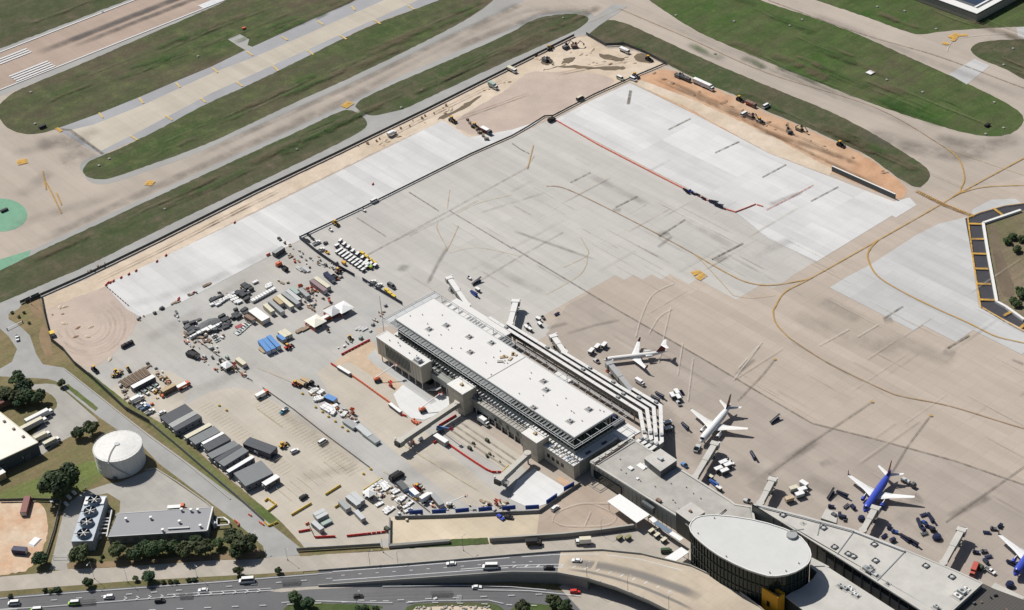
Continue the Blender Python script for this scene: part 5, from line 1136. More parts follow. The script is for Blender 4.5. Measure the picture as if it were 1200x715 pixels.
def container(label, a, b, w_, h, mat, ribs=True, roof=None, base=.15, group=None, name='shipping_container', cat='container'):
    """long box between two photo points (ground ends of its long axis)"""
    p, q = P(*a), P(*b); L = (q-p).length; hd = heading(p, q); c = (p+q)/2
    t = thing(name, label, cat, c, hd, group)
    m_ = MB(); m_.box(-L/2, L/2, -w_/2, w_/2, base, h); m_.build('shell', mat, t)
    if ribs:
        n = max(3, int(L/1.6)); r = MB()
        for i in range(n+1):
            x = -L/2+.08+(L-.16)*i/n
            r.box(x-.07,x+.07,-w_/2-.07,w_/2+.07,base+.05,h-.1)
        r.build('rib', mat, t)
    d = MB(); d.box(L/2+.01, L/2+.06, -w_*.44, w_*.44, base+.15, h-.2); d.build('door', LGREY if mat not in (LGREY, GREY) else GREY, t)
    r = MB(); r.box(-L/2-.05, L/2+.05, -w_/2-.05, w_/2+.05, h, h+.1); r.build('roof', roof or mat, t)
    return t
def office(label, pts, h, roof, group=None, wallm=None, name='mobile_office'):
    """modular building; pts = its four roof corners in the photo (long axis along the runway direction)"""
    q = [P(*p, h) for p in pts]; o = q[0]; c = sum(q, Vector())/4; hd = heading(q[0], q[1]); L = ((q[1]-q[0]).length+(q[2]-q[3]).length)/2; W = ((q[3]-q[0]).length+(q[2]-q[1]).length)/2
    t = thing(name, label, 'mobile office', (c.x, c.y, 0), hd, group)
    b = MB(); b.box(-L/2+.15, L/2-.15, -W/2+.12, W/2-.12, .5, h-.25); b.build('wall', wallm or OFFWALL, t)
    b = MB(); b.box(-L/2, L/2, -W/2, W/2, h-.25, h); b.build('roof', roof, t)
    b = MB()
    n = max(2, int(L/3.2))
    for i in range(1, n): b.box(-L/2+L*i/n-.05, -L/2+L*i/n+.05, -W/2, W/2, h, h+.05)
    b.build('roof_seam', roof, t)
    n = max(2, int(L/4))
    for i in range(n):
        x = -L/2+L*(i+.5)/n
        wb = MB(); wb.box(x-.5,x+.5,-W/2+.06,-W/2+.13,1.5,2.5); wb.build('window', GLASS, t)
    wb = MB(); wb.box(-L/2+.08,-L/2+.16,-.5,.5,.5,2.6); wb.build('door', LGREY, t)
    b = MB(); b.box(-L/2+.4, L/2-.4, -W/2+.3, W/2-.3, 0, .5); b.build('skirt', DGREY, t)
    b = MB(); b.cbox((-L/2-.25,.8,1.6),(.6,.9,1.1)); b.build('air_conditioner', LGREY, t)
    return t
def canopy_tent(label, px, s, roofm, wallm, rz=HU, h=3.0, peak=1.6, fl=True):
    p = P(*px); t = thing('canopy_tent', label, 'tent', p, rz); hx, hy = s[0]/2, s[1]/2
    b = MB(); b.add([(-hx,-hy,h),(hx,-hy,h),(hx,hy,h),(-hx,hy,h),(0,0,h+peak)], [(0,1,4),(1,2,4),(2,3,4),(3,0,4)]); b.build('tent_roof', roofm, t)
    for x in (-hx+.2, hx-.2):
        for y in (-hy+.2, hy-.2): b = MB(); b.tube((x,y,0),(x,y,h),.07,5); b.build('pole', STEEL, t)
    b = MB(); b.box(-hx+.1,-hx+.2,-hy+.3,hy-.3,0,1.1); b.box(-hx+.3,hx-.3,-hy+.1,-hy+.2,0,1.1); b.build('side_panel', wallm, t)
    b = MB(); b.cbox((0,0,0),(hx*1.2,hy*.8,.8)); b.build('bench', DGREY, t)
    return t

# ---------------------------------------------------------------- aircraft
def airliner(label, nose, tail, L, span, r, zc, body, wing, fin, eng, kind='twin', rz=None, base=None):
    n_, t_ = P(*nose, zc), P(*tail, zc+1)
    hd = heading(t_, n_) if rz is None else rz
    c = Vector((n_.x-math.cos(hd)*L/2, n_.y-math.sin(hd)*L/2, 0))
    A = thing('airliner', label, 'airplane', c, hd)
    st = [(0,.04,-.30),(.008,.26,-.27),(.022,.46,-.2),(.045,.70,-.12),(.075,.90,-.04),(.11,1,0),(.62,1,0),(.72,.93,.07),(.80,.76,.22),(.88,.53,.42),(.95,.28,.6),(1,.09,.72)]
    N = 14; b = MB(); rings = [[(L/2-L*t, r*k*math.cos(6.28319*i/N), zc+r*zo+r*k*math.sin(6.28319*i/N)) for i in range(N)] for t, k, zo in st]
    b.loft(rings); fus = b.build('fuselage', body, A, smooth=True)
    cw = MB(); xw = L/2-L*.04
    for s in (-1,1): cw.add([(xw+.5,s*.1,zc+r*.42),(xw+.35,s*r*.45,zc+r*.36),(xw-.7,s*r*.62,zc+r*.62),(xw-.55,s*.1,zc+r*.86)], [(0,1,2,3) if s > 0 else (3,2,1,0)])
    cw.build('cockpit_window', GLASS, fus)
    wr = MB()
    for s in (-1,1):
        x = L/2-L*.13
        while x > -L/2+L*.26:
            wr.add([(x,s*(r*.955),zc+r*.28),(x-.3,s*(r*.955),zc+r*.28),(x-.3,s*(r*.925),zc+r*.46),(x,s*(r*.925),zc+r*.46)], [(0,1,2,3) if s < 0 else (3,2,1,0)]); x -= .62
    wr.v = [(x,y*1.03,z) for x,y,z in wr.v]; stuff(wr.build('window_row', GLASS, fus))
    rear = kind == 'tjet'
    xr = L/2-L*(.40 if rear else .335); rc, tc = (L*.165, L*.045) if rear else (L*.21, L*.047); sw = math.tan(R(27)); zb = zc-r*.55
    for s in (-1,1):
        rings = []
        for f, ch in ((0, rc), (.36, rc*.55), (1, tc)):
            y = s*(r*.3+(span/2-r*.3)*f); xl = xr-sw*(abs(y)-r*.3)*(1.18 if f < .5 else 1.0); z = zb+abs(y)*math.tan(R(5.5)); th = ch*.11*(1-.35*f)
            rings.append([(xl,y,z),(xl-ch*.3,y,z+th*.6),(xl-ch,y,z),(xl-ch*.3,y,z-th*.5)])
        b = MB(); b.loft(rings if s > 0 else [q[::-1] for q in rings]); W_ = b.build('wing', wing, A)
        fl = MB(); q = rings[0][2]; q2 = rings[1][2]; fl.bar((q[0]+.7,q[1],q[2]+.18),(q2[0]+.55,q2[1],q2[2]+.14),.16,.05); fl.build('flap_line', LGREY, W_)
        tip = rings[-1]
        wl = MB(); hgt = L*.065 if kind != 'plain' else .4
        wl.loft([[tip[0],tip[1],tip[2],tip[3]], [(p[0]*.5+tip[2][0]*.5-hgt*.25, p[1]+s*hgt*.18, p[2]+hgt) for p in tip]]); wl.build('winglet', fin if kind != 'plain' else wing, W_)
        # engines
        e = MB()
        if rear: ey, ex, ez, er, el = s*(r+.85), -L/2+L*.30, zc+r*.45, .72, 3.9
        else: ey, ex, ez, er, el = s*span*.142, xr-.2, zc-r*.98, r*.50, L*.118
        prof = [(0,.82),(.06,.96),(.2,1),(.62,.94),(.86,.72),(1,.5)]
        e.loft([[(ex+el*.55-el*t, ey+er*k*math.cos(6.28319*i/12), ez+er*k*math.sin(6.28319*i/12)) for i in range(12)] for t, k in prof])
        E_ = e.build('engine', eng, A, smooth=True)
        f_ = MB(); f_.tube((ex+el*.55+.01,ey,ez),(ex+el*.55+.03,ey,ez),er*.72,12); f_.build('fan', BLACK, E_)
        py = MB()
        if rear: py.bar((ex+el*.3,s*r*.8,ez),(ex+el*.3,ey,ez),1.8,.25)
        else: py.bar((ex+el*.2,ey,ez+er+.25),(ex-el*.5,ey,ez+er+.35),.3,.8)
        py.build('pylon', wing, E_)
    # fin and tailplane
    fh = L*(.125 if rear else .19); fx = -L/2+L*.20; zt = zc+r*.75
    b = MB(); rootc, tipc = L*.145, L*.062; sx = fh*.78
    b.loft([[(fx,0,zt),(fx-rootc*.4,.22,zt),(fx-rootc,0,zt),(fx-rootc*.4,-.22,zt)], [(fx-sx,0,zt+fh),(fx-sx-tipc*.4,.1,zt+fh),(fx-sx-tipc,0,zt+fh),(fx-sx-tipc*.4,-.1,zt+fh)]])
    F_ = b.build('fin', fin, A)
    for s in (-1,1):
        hs = span*(.165 if rear else .19); hx = (fx-sx+.6) if rear else -L/2+L*.155; hz = zt+fh if rear else zc+r*.55; c0, c1 = L*.085, L*.04
        y0 = s*(.05 if rear else r*.35)
        rg = [[(hx,y0,hz),(hx-c0*.3,y0,hz+.18),(hx-c0,y0,hz),(hx-c0*.3,y0,hz-.12)], [(hx-hs*.62,s*hs,hz+hs*.08),(hx-hs*.62-c1*.3,s*hs,hz+hs*.08+.1),(hx-hs*.62-c1,s*hs,hz+hs*.08),(hx-hs*.62-c1*.3,s*hs,hz+hs*.08-.06)]]
        b = MB(); b.loft(rg if s > 0 else [q[::-1] for q in rg]); b.build('tailplane', wing, A)
    for x, y, rr_ in ((L/2-L*.12,0,.35),(xr-rc*.62,r*1.3,.5),(xr-rc*.62,-r*1.3,.5)):
        b = MB(); b.tube((x,y,rr_),(x,y,zc-r*.5),.14,6); g = b.build('landing_gear', STEEL, A)
        b = MB(); b.wheel((x,y-.25,rr_),rr_,.28); b.wheel((x,y+.25,rr_),rr_,.28); b.build('gear_wheel', TYRE, g)
    return A

# ---------------------------------------------------------------- boarding bridges
def bridge(label, root, cabp, z=6.0, w_=2.9, roofm=None, wallm=None, colour=None, long=False):
    roofm = roofm or ROOFC; wallm = wallm or PANEL
    p, q = P(*root, z), P(*cabp, z); L = (q-p).length; hd = heading(p, q)
    B_ = thing('boarding_bridge', label, 'boarding bridge', (p.x,p.y,0), hd)
    def tun(name, x0, x1, ww, h0, h1):
        b = MB(); b.box(x0,x1,-ww/2,ww/2,h0,h1); t = b.build(name, wallm, B_)
        b = MB(); b.box(x0,x1,-ww/2-.08,ww/2+.08,h1,h1+.12); b.build('tunnel_roof', roofm, t)
        b = MB(); n = max(3, int((x1-x0)/2.4))
        for i in range(n+1): x = x0+(x1-x0)*i/n; b.box(x-.06,x+.06,-ww/2-.06,ww/2+.06,h0,h1-.02)
        b.build('tunnel_rib', wallm, t); return t
    tun('inner_tunnel', .5, L*.55, w_-.35, z-2.9, z-.3); tun('outer_tunnel', L*.5, L-1.8, w_, z-3.1, z-.12)
    b = MB(); b.cyl((0,0,z-3.0), w_*.62, 3.0, 12); r_ = b.build('rotunda', wallm, B_); b = MB(); b.cyl((0,0,z), w_*.66, .12, 12); b.build('rotunda_roof', roofm, r_)
    b = MB(); b.tube((0,0,0),(0,0,z-3),.5,8); b.build('support_column', LGREY, B_)
    b = MB(); b.box(L-1.9,L+1.1,-w_*.72,w_*.72,z-3.0,z+.15); cb = b.build('cab', wallm, B_)
    b = MB(); b.box(L-1.9,L+1.1,-w_*.74,w_*.74,z+.15,z+.3); b.build('cab_roof', roofm, cb)
    b = MB(); b.box(L+1.1,L+1.9,-w_*.6,w_*.6,z-2.9,z-.2); b.build('bellows', BLACK, cb)
    b = MB(); b.cyl((L+.4,-w_*.75,z+.1),.45,.7,8); b.build('cab_beacon', WHITE, cb)
    x = L*.84
    b = MB(); b.box(x-.3,x+.3,-w_*.75,w_*.75,z-3.6,z-3.1); b.box(x-.25,x+.25,-1.3,-1.0,.9,z-3.2); b.box(x-.25,x+.25,1.0,1.3,.9,z-3.2); lg = b.build('lift_leg', LGREY, B_)
    b = MB(); b.box(x-.5,x+.5,-1.5,1.5,.5,1.0); b.build('bogie', DGREY, lg)
    for s in (-1,1): b = MB(); b.wheel((x,s*1.2,.55),.55,.4); b.build('wheel', TYRE, lg)
    b = MB(); x2 = L*.9
    for i in range(7): b.box(x2-.4*i-.3, x2-.4*i, w_*.55, w_*.55+.9, .45*i+.1, .45*i+.2)
    b.build('service_stair', STEEL, B_)
    return B_

# ---------------------------------------------------------------- trees
def crown(seed, n=700, lobes=10):
    rr = random.Random(seed); b = MB(); cs = [(0,0,.05,.62)]
    for k in range(lobes):
        a = 6.283*k/lobes+rr.uniform(-.4,.4); d = rr.uniform(.45,.68); cs.append((d*math.cos(a), d*math.sin(a), rr.uniform(-.35,.3), rr.uniform(.34,.48)))
    cs += [(rr.uniform(-.25,.25), rr.uniform(-.25,.25), .42, .36)]
    for k in range(n):
        c = rr.choice(cs); v = Vector((rr.gauss(0,1), rr.gauss(0,1), rr.gauss(0,1))).normalized()
        if v.z < -.5: v.z *= -.5
        p = Vector(c[:3])+v*c[3]*rr.uniform(.72,1.06); p.z *= .85
        nrm = (v+Vector((rr.uniform(-.6,.6), rr.uniform(-.6,.6), rr.uniform(-.3,.9)))).normalized(); u = nrm.orthogonal().normalized(); w2 = nrm.cross(u); s = rr.uniform(.05,.13)
        a = rr.uniform(0,3); u, w2 = u*math.cos(a)+w2*math.sin(a), w2*math.cos(a)-u*math.sin(a)
        b.add([p-u*s-w2*s*.7, p+u*s-w2*s*.6, p+u*s*.8+w2*s*.7+nrm*s*.3, p-u*s*.7+w2*s*.8], [(0,1,2,3)])
    for c in cs:                       # dense inner foliage, ragged
        vs = []; m_, k_ = 7, 5
        for j in range(1, k_):
            for i in range(m_):
                th = 6.283*i/m_; ph = math.pi*j/k_; q = c[3]*rr.uniform(.62,.86); vs.append((c[0]+q*math.sin(ph)*math.cos(th), c[1]+q*math.sin(ph)*math.sin(th), (c[2]+q*math.cos(ph))*.85))
        fs = [(j*m_+i, j*m_+(i+1)%m_, (j+1)*m_+(i+1)%m_, (j+1)*m_+i) for j in range(k_-2) for i in range(m_)]
        b.add(vs, fs)
    return b.mesh('crown')
def trunkmesh(seed):
    rr = random.Random(seed); b = MB(); b.tube((0,0,-1.6),(0.03,0,-.3),.085,7,.06)
    for k in range(5): a = 6.283*k/5+rr.uniform(-.3,.3); b.tube((.03,0,-.55+.06*k),(.5*math.cos(a),.5*math.sin(a),rr.uniform(-.05,.25)),.04,5,.015)
    return b.mesh('trunk')
CROWNS = [crown(s, 1300) for s in (1,2,3,4,5)]; TRUNKS = [trunkmesh(s) for s in (1,2,3)]
_tk = [0]
def tree(label, px, rpx, group=None, hh=1.0, leaf=None, name='tree', zf=1.02):
    """px = middle of the crown in the photo, rpx = its radius there"""
    g = P(*px, 4); sc = FPX/(g-CAM).length; r = rpx/sc*1.12
    zc = r*zf*hh if name != 'bush' else r*.6
    p = P(*px, zc); i = _tk[0]; _tk[0] += 1
    t = thing(name, label, 'tree' if name != 'bush' else 'bush', (p.x,p.y,0), (i*2.399) % 6.283, group)
    rr = random.Random(i); sx = r*rr.uniform(.92,1.08)
    o = link('crown', CROWNS[i % 5], leaf or (LEAF, LEAF3, LEAF4, LEAF, LEAF3)[(i*7) % 5], t, (0,0,zc)); o.scale = (sx, r*rr.uniform(.92,1.08), r*rr.uniform(.85,1.05))
    o = link('trunk', TRUNKS[i % 3], BARK, t, (0,0,zc)); o.scale = (r,r,zc/1.6)
    return t
def pole(label, base, h, group=None, arm=2.0, rz=HV, name='street_lamp', r=.11, mat=STEEL, head=None):
    p = P(*base); t = thing(name, label, 'lamp post', p, rz, group)
    b = MB(); b.tube((0,0,0),(0,0,h),r,6,r*.6); b.build('pole', mat, t)
    if arm: b = MB(); b.tube((0,0,h-.1),(arm,0,h+.3),r*.6,5); b.build('arm', mat, t); b = MB(); b.cbox((arm+.3,0,h+.2),(.9,.35,.16)); b.build('lamp_head', head or LGREY, t)
    b = MB(); b.cyl((0,0,-.02),.3,.5,8); b.build('footing', CONC, t)
    return t
# ================================================================ aircraft and boarding bridges
BLUEJET = airliner('blue airliner with white wings and red tipped tail parked nose in at the pier', (1013,599), (1040.5,557), 33.0, 35.0, 2.0, 3.6, JET, WHITE, plain('red tail paint', (.30,.035,.03), .4), JET)
n_, t_ = P(1013,599,3.6), P(1040.5,557,4.6); hdg = heading(t_, n_)
airliner('second blue airliner cut off by the right edge of the picture', (1189,673.5), (1216,632), 33.0, 35.0, 2.0, 3.6, JET, WHITE, MATS['red tail paint'], JET, rz=hdg-R(5))
airliner('white airliner with a dark red and navy tail parked at the concourse', (821,517.5), (855.5,475), 33.8, 33.5, 1.98, 3.5, WHITE, WHITE2, MAROON, WHITE, kind='plain')
airliner('small white regional jet with a maroon tail and a high tailplane', (707.5,421.5), (781,411.5), 36.0, 25.0, 1.4, 2.7, WHITE2, WHITE, MAROON, WHITE, kind='tjet')
bridge('white boarding bridge at the far left corner of the new wing, no aircraft at it', (548,357), (526,325), 6.4, 2.9, ROOFW)
bridge('white boarding bridge pointing straight up the picture from the start of the second walkway', (597.5,378.5), (604.5,352), 6.4, 3.2, ROOFW)
bridge('white boarding bridge left of the small regional jet with nothing parked at it', (661.5,412), (648,393), 6.4, 3.0, ROOFW)
bridge('grey boarding bridge docked at the small regional jet', (740.5,457), (714,425), 6.0, 3.0, plain('bridge roof grey', seen(176,174,172), .7))
bridge('grey boarding bridge docked at the white airliner', (814,559), (838,519), 6.2, 3.0)
bridge('grey boarding bridge standing empty above the apex of the pier', (891,589), (905.5,561), 6.6, 3.0)
bridge('grey boarding bridge docked at the blue airliner', (1011,621), (1026,594.5), 6.6, 3.0)
bridge('grey boarding bridge standing empty between the two blue airliners', (1105.5,659), (1127,620), 6.8, 3.0)
bridge('very long beige boarding bridge reaching from the left stair tower of the new wing', (536.5,470.5), (467.5,516.5), 7.4, 3.1, plain('beige bridge roof', seen(206,198,184), .7), PANEL)
bridge('long beige boarding bridge reaching from the right stair tower of the new wing', (618,530.5), (584.5,561), 7.2, 3.1, MATS['beige bridge roof'], PANEL)

# ================================================================ central plant, tank, warehouse
TK = thing('storage_tank', 'large round white water tank with a low cone roof beside the perimeter road', 'tank', P(142.6,542.5), 0)
th, tr = 11.6, 12.75
b = MB(); b.cyl((0,0,-.4), tr, th+.4, 48); b.build('shell', TANKW, TK, smooth=False)
b = MB(); b.cyl((0,0,th), tr+.15, 1.3, 48, 1.2); b.build('cone_roof', TANKW, TK)
b = MB(); b.cyl((0,0,th-.25), tr+.18, .25, 48); b.build('rim', WHITE2, TK)
for zz in (3.0,6.0,9.0): b = MB(); b.cyl((0,0,zz), tr+.06, .1, 48); b.build('weld_band', WHITE2, TK)
b = MB(); b.cyl((0,0,th+1.15), 1.4, .5, 12); b.build('roof_vent', LGREY, TK)
b = MB()
a0 = math.atan2(P(120,541,th).y-TK.location.y, P(120,541,th).x-TK.location.x)
for i in range(10):
    f = i/10; r0, r1 = 1.5+(tr-1.5)*f, 1.5+(tr-1.5)*(f+.11); b.bar((r0*math.cos(a0+.25*f),r0*math.sin(a0+.25*f),th+1.45-1.3*f),(r1*math.cos(a0+.25*(f+.1)),r1*math.sin(a0+.25*(f+.1)),th+1.45-1.3*(f+.1)),.8,.12)
b.build('roof_walk', DGREY, TK)
b = MB(); a1 = a0+.25
for i in range(26): a = a1+.03*i; b.cbox(((tr+.5)*math.cos(a),(tr+.5)*math.sin(a),th-.4-i*.44),(.9,.5,.12),a)
b.build('spiral_stair', LGREY, TK)
rg_ = MB()
for i in range(40):
    a, c = 6.283*i/40, 6.283*(i+1)/40; rg_.tube((tr*math.cos(a),tr*math.sin(a),th+1.0),(tr*math.cos(c),tr*math.sin(c),th+1.0),.05,4); rg_.tube((tr*math.cos(a),tr*math.sin(a),th-.1),(tr*math.cos(a),tr*math.sin(a),th+1.0),.04,4)
rg_.build('railing', LGREY, TK)
b = MB(); b.cbox((tr*.75,-tr*.75,0),(1.6,1.6,1.6)); b.build('valve_box', DGREY, TK)

PB = thing('plant_building', 'long low central plant building with a flat grey roof behind a row of trees', 'plant building', (0,0,0))
phz = 5.0
q = [P(*p, phz) for p in ((137.5,602),(249.5,594.5),(243,622),(126.5,629))]
b = MB(); b.prism(q, 0, phz-.3); b.build('wall', plain('plant wall', (.16,.17,.165), .8), PB)
b = MB(); b.prism(q, phz-.3, phz); b.build('roof', plain('plant roof grey', seen(166,163,162), .9, var=.05, sc=.1), PB)
a, c = q[1], q[2]; b = MB(); b.bar(a+Vector((0,0,.5)), c+Vector((0,0,.5)), .6, .9); b.build('end_parapet', WHITE2, PB)
b = MB(); b.bar(q[0]+Vector((0,0,.15)), q[1]+Vector((0,0,.15)), .4, .3); b.bar(q[3]+Vector((0,0,.15)), q[2]+Vector((0,0,.15)), .4, .3); b.build('roof_edge', LGREY, PB)
for px in ((148,610),(177,608.5),(210.5,613),(213,599),(224,599.5),(232,599.5),(235,618),(191,623)):
    c = P(*px, phz); b = MB(); b.cyl((c.x,c.y,phz),.55,1.4,8); v = b.build('roof_stack', LGREY, PB); b = MB(); b.cyl((c.x,c.y,phz+1.4),.8,.3,8); b.build('stack_cap', WHITE, v)
a, c = P(197,620.5,phz), P(222,619,phz); b = MB(); b.bar(a+Vector((0,0,.8)), c+Vector((0,0,.8)), 1.0, .5); b.build('roof_duct', LGREY, PB)
for px in ((150,625),(160,626),(246,606),(250,612)):
    c = P(*px, 3.0); b = MB(); b.cbox((c.x,c.y,0),(2.4,2.0,3.0)); b.build('plant_box', LGREY, PB)
u_, v_ = (q[1]-q[0]).normalized(), (q[0]-q[3]).normalized()
nb = 9
for i in range(nb):
    w0 = q[3].lerp(q[2], (i+.3)/nb); w1 = q[3].lerp(q[2], (i+.7)/nb)
    b = MB(); nrm = -v_*.08; b.add([w0+nrm-Vector((0,0,3.6)), w1+nrm-Vector((0,0,3.6)), w1+nrm-Vector((0,0,1.4)), w0+nrm-Vector((0,0,1.4))], [(0,1,2,3)]); b.build('louvre_door', DGREY, PB)
pk = MB()
for (p, r_) in (((254,607),(262,606.5)),((262,606.5),(268.5,611)),((268.5,611),(268.5,614)),((255,616),(268,615)),((254,607),(254,616))): pk.tube(P(*p,1.6), P(*r_,1.6), .45, 6)
tag(pk.build('pipe_loop', WHITE, None), 'white pipe loop on the ground at the right end of the plant building', 'pipes')
# cooling towers: four cells in one casing, each with a fan
CT = thing('cooling_tower', 'bank of four cooling tower cells with round white bladed fans beside the plant building', 'cooling tower', (0,0,0))
cz = 6.5
fans = [P(*p, cz+1.6) for p in ((110.5,585.5),(105.5,598.5),(101.5,611.5),(98,624.5))]
ax = (fans[0]-fans[-1]).normalized(); pr_ = Vector((-ax.y,ax.x,0)); mid = sum(fans, Vector())/4; hl = (fans[0]-fans[-1]).length/2+4.2; hw = 5.4
q = [mid+ax*hl+pr_*hw, mid-ax*hl+pr_*hw, mid-ax*hl-pr_*hw, mid+ax*hl-pr_*hw]
b = MB(); b.prism(q, 0, cz); b.build('casing', ribbed('cooling tower casing', (.30,.33,.36), 1.2, 1, .25), CT)
b = MB(); b.prism([p+(mid-p).normalized()*-.2 for p in q], cz, cz+.15); b.build('fan_deck', plain('fan deck grey', (.40,.44,.48), .6), CT)
for i, f in enumerate(fans):
    fc = thing('fan_cell', None, None, (f.x, f.y, cz+.15)); fc.parent = CT
    b = MB(); b.cyl((0,0,0), 3.5, 1.9, 20, 3.2, cap=False); b.cyl((0,0,0), 3.3, 1.9, 20, 3.0, cap=False); b.build('fan_stack', plain('fan stack blue grey', (.16,.21,.26), .5), fc)
    b = MB(); b.cyl((0,0,.02), 3.15, .2, 20); b.build('fan_throat', BLACK, fc)
    bl = MB(); bl.bar((.2,0,1.6),(2.9,0,1.6),.36,.08); bm = bl.mesh('fan_blade')
    for k in range(6): link('fan_blade', bm, LGREY, fc, (0,0,0), k*6.283/6+.3*i)
    b = MB(); b.cyl((0,0,1.2), .5, .6, 8); b.build('hub', WHITE2, fc)
    b = MB(); b.bar((0,0,1.3),(-5.2*0+pr_.x*4.6,pr_.y*4.6,1.3),.3,.3); b.build('drive_shaft', DGREY, fc)
for s in (-1, 1):
    for f in (-.9,):
        c = fans[0]+pr_*s*4.2; b = MB(); b.cbox((c.x,c.y,cz+.15),(2.0,5.2,.8),math.atan2(ax.y,ax.x)-R(90)); b.build('deck_housing', WHITE, CT)
PP = thing('pipe_rack', 'white pipework ladder running between the cooling tower and the plant building', 'pipe rack', (0,0,0))
for p, r_ in (((119.5,602),(113.5,630)),((131,598),(125,629)),((119,607.5),(130,607.3)),((118,611),(129.5,611)),((117,615),(128.5,615)),((116,619.5),(127.5,619.5)),((115,625),(126.5,625))):
    b = MB(); b.tube(P(*p,3.0), P(*r_,3.0), .38, 6); b.build('pipe', WHITE, PP)
for p in ((119.5,602),(116,617),(113.5,630),(131,598),(126,626)): c = P(*p,3.0); b = MB(); b.tube((c.x,c.y,0),(c.x,c.y,2.8),.18,5); b.build('support', STEEL, PP)
for px, s in (((127,596),(3,2,2)),((129.5,601),(2,3,2.2)),((117,632),(5,3,2.5))):
    c = P(*px); spawn('genset', c, HV, 'grey pump unit among the pipework by the cooling tower', 'pump units by the cooling tower')
WH = thing('warehouse', 'warehouse with a bright white flat roof and dark wall cut off by the left edge', 'warehouse', (0,0,0))
wz = 8.0
q = [P(*p, wz) for p in ((0,483),(44.5,518.5),(0,539),(-80,577),(-90,500),(-40,452))]
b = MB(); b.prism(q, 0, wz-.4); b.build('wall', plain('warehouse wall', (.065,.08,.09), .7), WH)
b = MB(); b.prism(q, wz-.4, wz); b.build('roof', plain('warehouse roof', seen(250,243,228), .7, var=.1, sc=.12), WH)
b = MB()
for a, c in ((q[0],q[1]),(q[1],q[2]),(q[2],q[3])): b.bar(a+Vector((0,0,.15)), c+Vector((0,0,.15)), .5, .5)
b.build('roof_edge', CREAM, WH)
for f in (.1,.3,.55,.8): c = q[0].lerp(q[1], f); b = MB(); b.cbox((c.x-2,c.y-3,wz),(1.4,1.4,.8)); b.build('roof_vent', BROWN, WH)
c = q[1].lerp(q[2], .46); b = MB(); b.cbox((c.x,c.y-.05,3),(1.6,.4,1.2)); b.build('wall_lamp', LGREY, WH)
for f in (.12,.35,.58,.8):
    c = q[1].lerp(q[3], f); b = MB(); b.cbox((c.x+.05,c.y,0),(.3,3.4,4)); b.build('roller_door', DGREY, WH)
b = MB(); bb = P(2,562); b.cbox((bb.x-6,bb.y,0),(14,5,4)); o = b.build('shed_wall', TAN, None)
tag(o, 'small tan shed at the left edge below the warehouse', 'shed'); b = MB(); b.cbox((bb.x-6,bb.y,4),(14.6,5.6,.3)); b.build('roof', WHITE2, o)
BH = thing('small_building', 'small red brown building under the trees at the left edge', 'building', P(3,476))
b = MB(); b.cbox((-4,0,0),(12,8,3.4)); b.build('wall', BROWN, BH); b = MB(); b.cbox((-4,0,3.4),(12.6,8.6,.4)); b.build('roof', plain('red brown roof', (.14,.06,.05), .8), BH)
# far building at the top right
FB = thing('far_building', 'far low building with white rimmed roof and dark sunken panels at the top right', 'building', (0,0,0))
fz = 7.0
fc_ = P(1144.8,16,fz)
b = MB(); b.box(fc_.x-120, fc_.x, fc_.y, fc_.y+110, 0, fz-1.2); b.build('wall', plain('far building wall', seen(176,168,152), .9), FB)
b = MB(); b.box(fc_.x-120.2, fc_.x+.2, fc_.y-.2, fc_.y+110.2, fz-1.2, fz-.3); b.build('roof', DGREY, FB)
b = MB(); b.box(fc_.x-120, fc_.x, fc_.y, fc_.y+7, fz-.3, fz); b.box(fc_.x-4.5, fc_.x, fc_.y+7, fc_.y+110, fz-.3, fz); b.build('roof_rim', WHITE2, FB)
for k in range(4): b = MB(); b.box(fc_.x-33-26*k, fc_.x-8-26*k, fc_.y+11, fc_.y+60, fz-.28, fz-.1); b.build('dark_panel', plain('dark blue roof panel', (.03,.045,.075), .3) if k == 0 else MATS['dark blue roof panel'], FB)
for k in range(5): b = MB(); b.box(fc_.x-8-26*k, fc_.x-6.5-26*k, fc_.y+7.2, fc_.y+60, fz-.25, fz+.15); b.build('roof_rib', WHITE, FB)

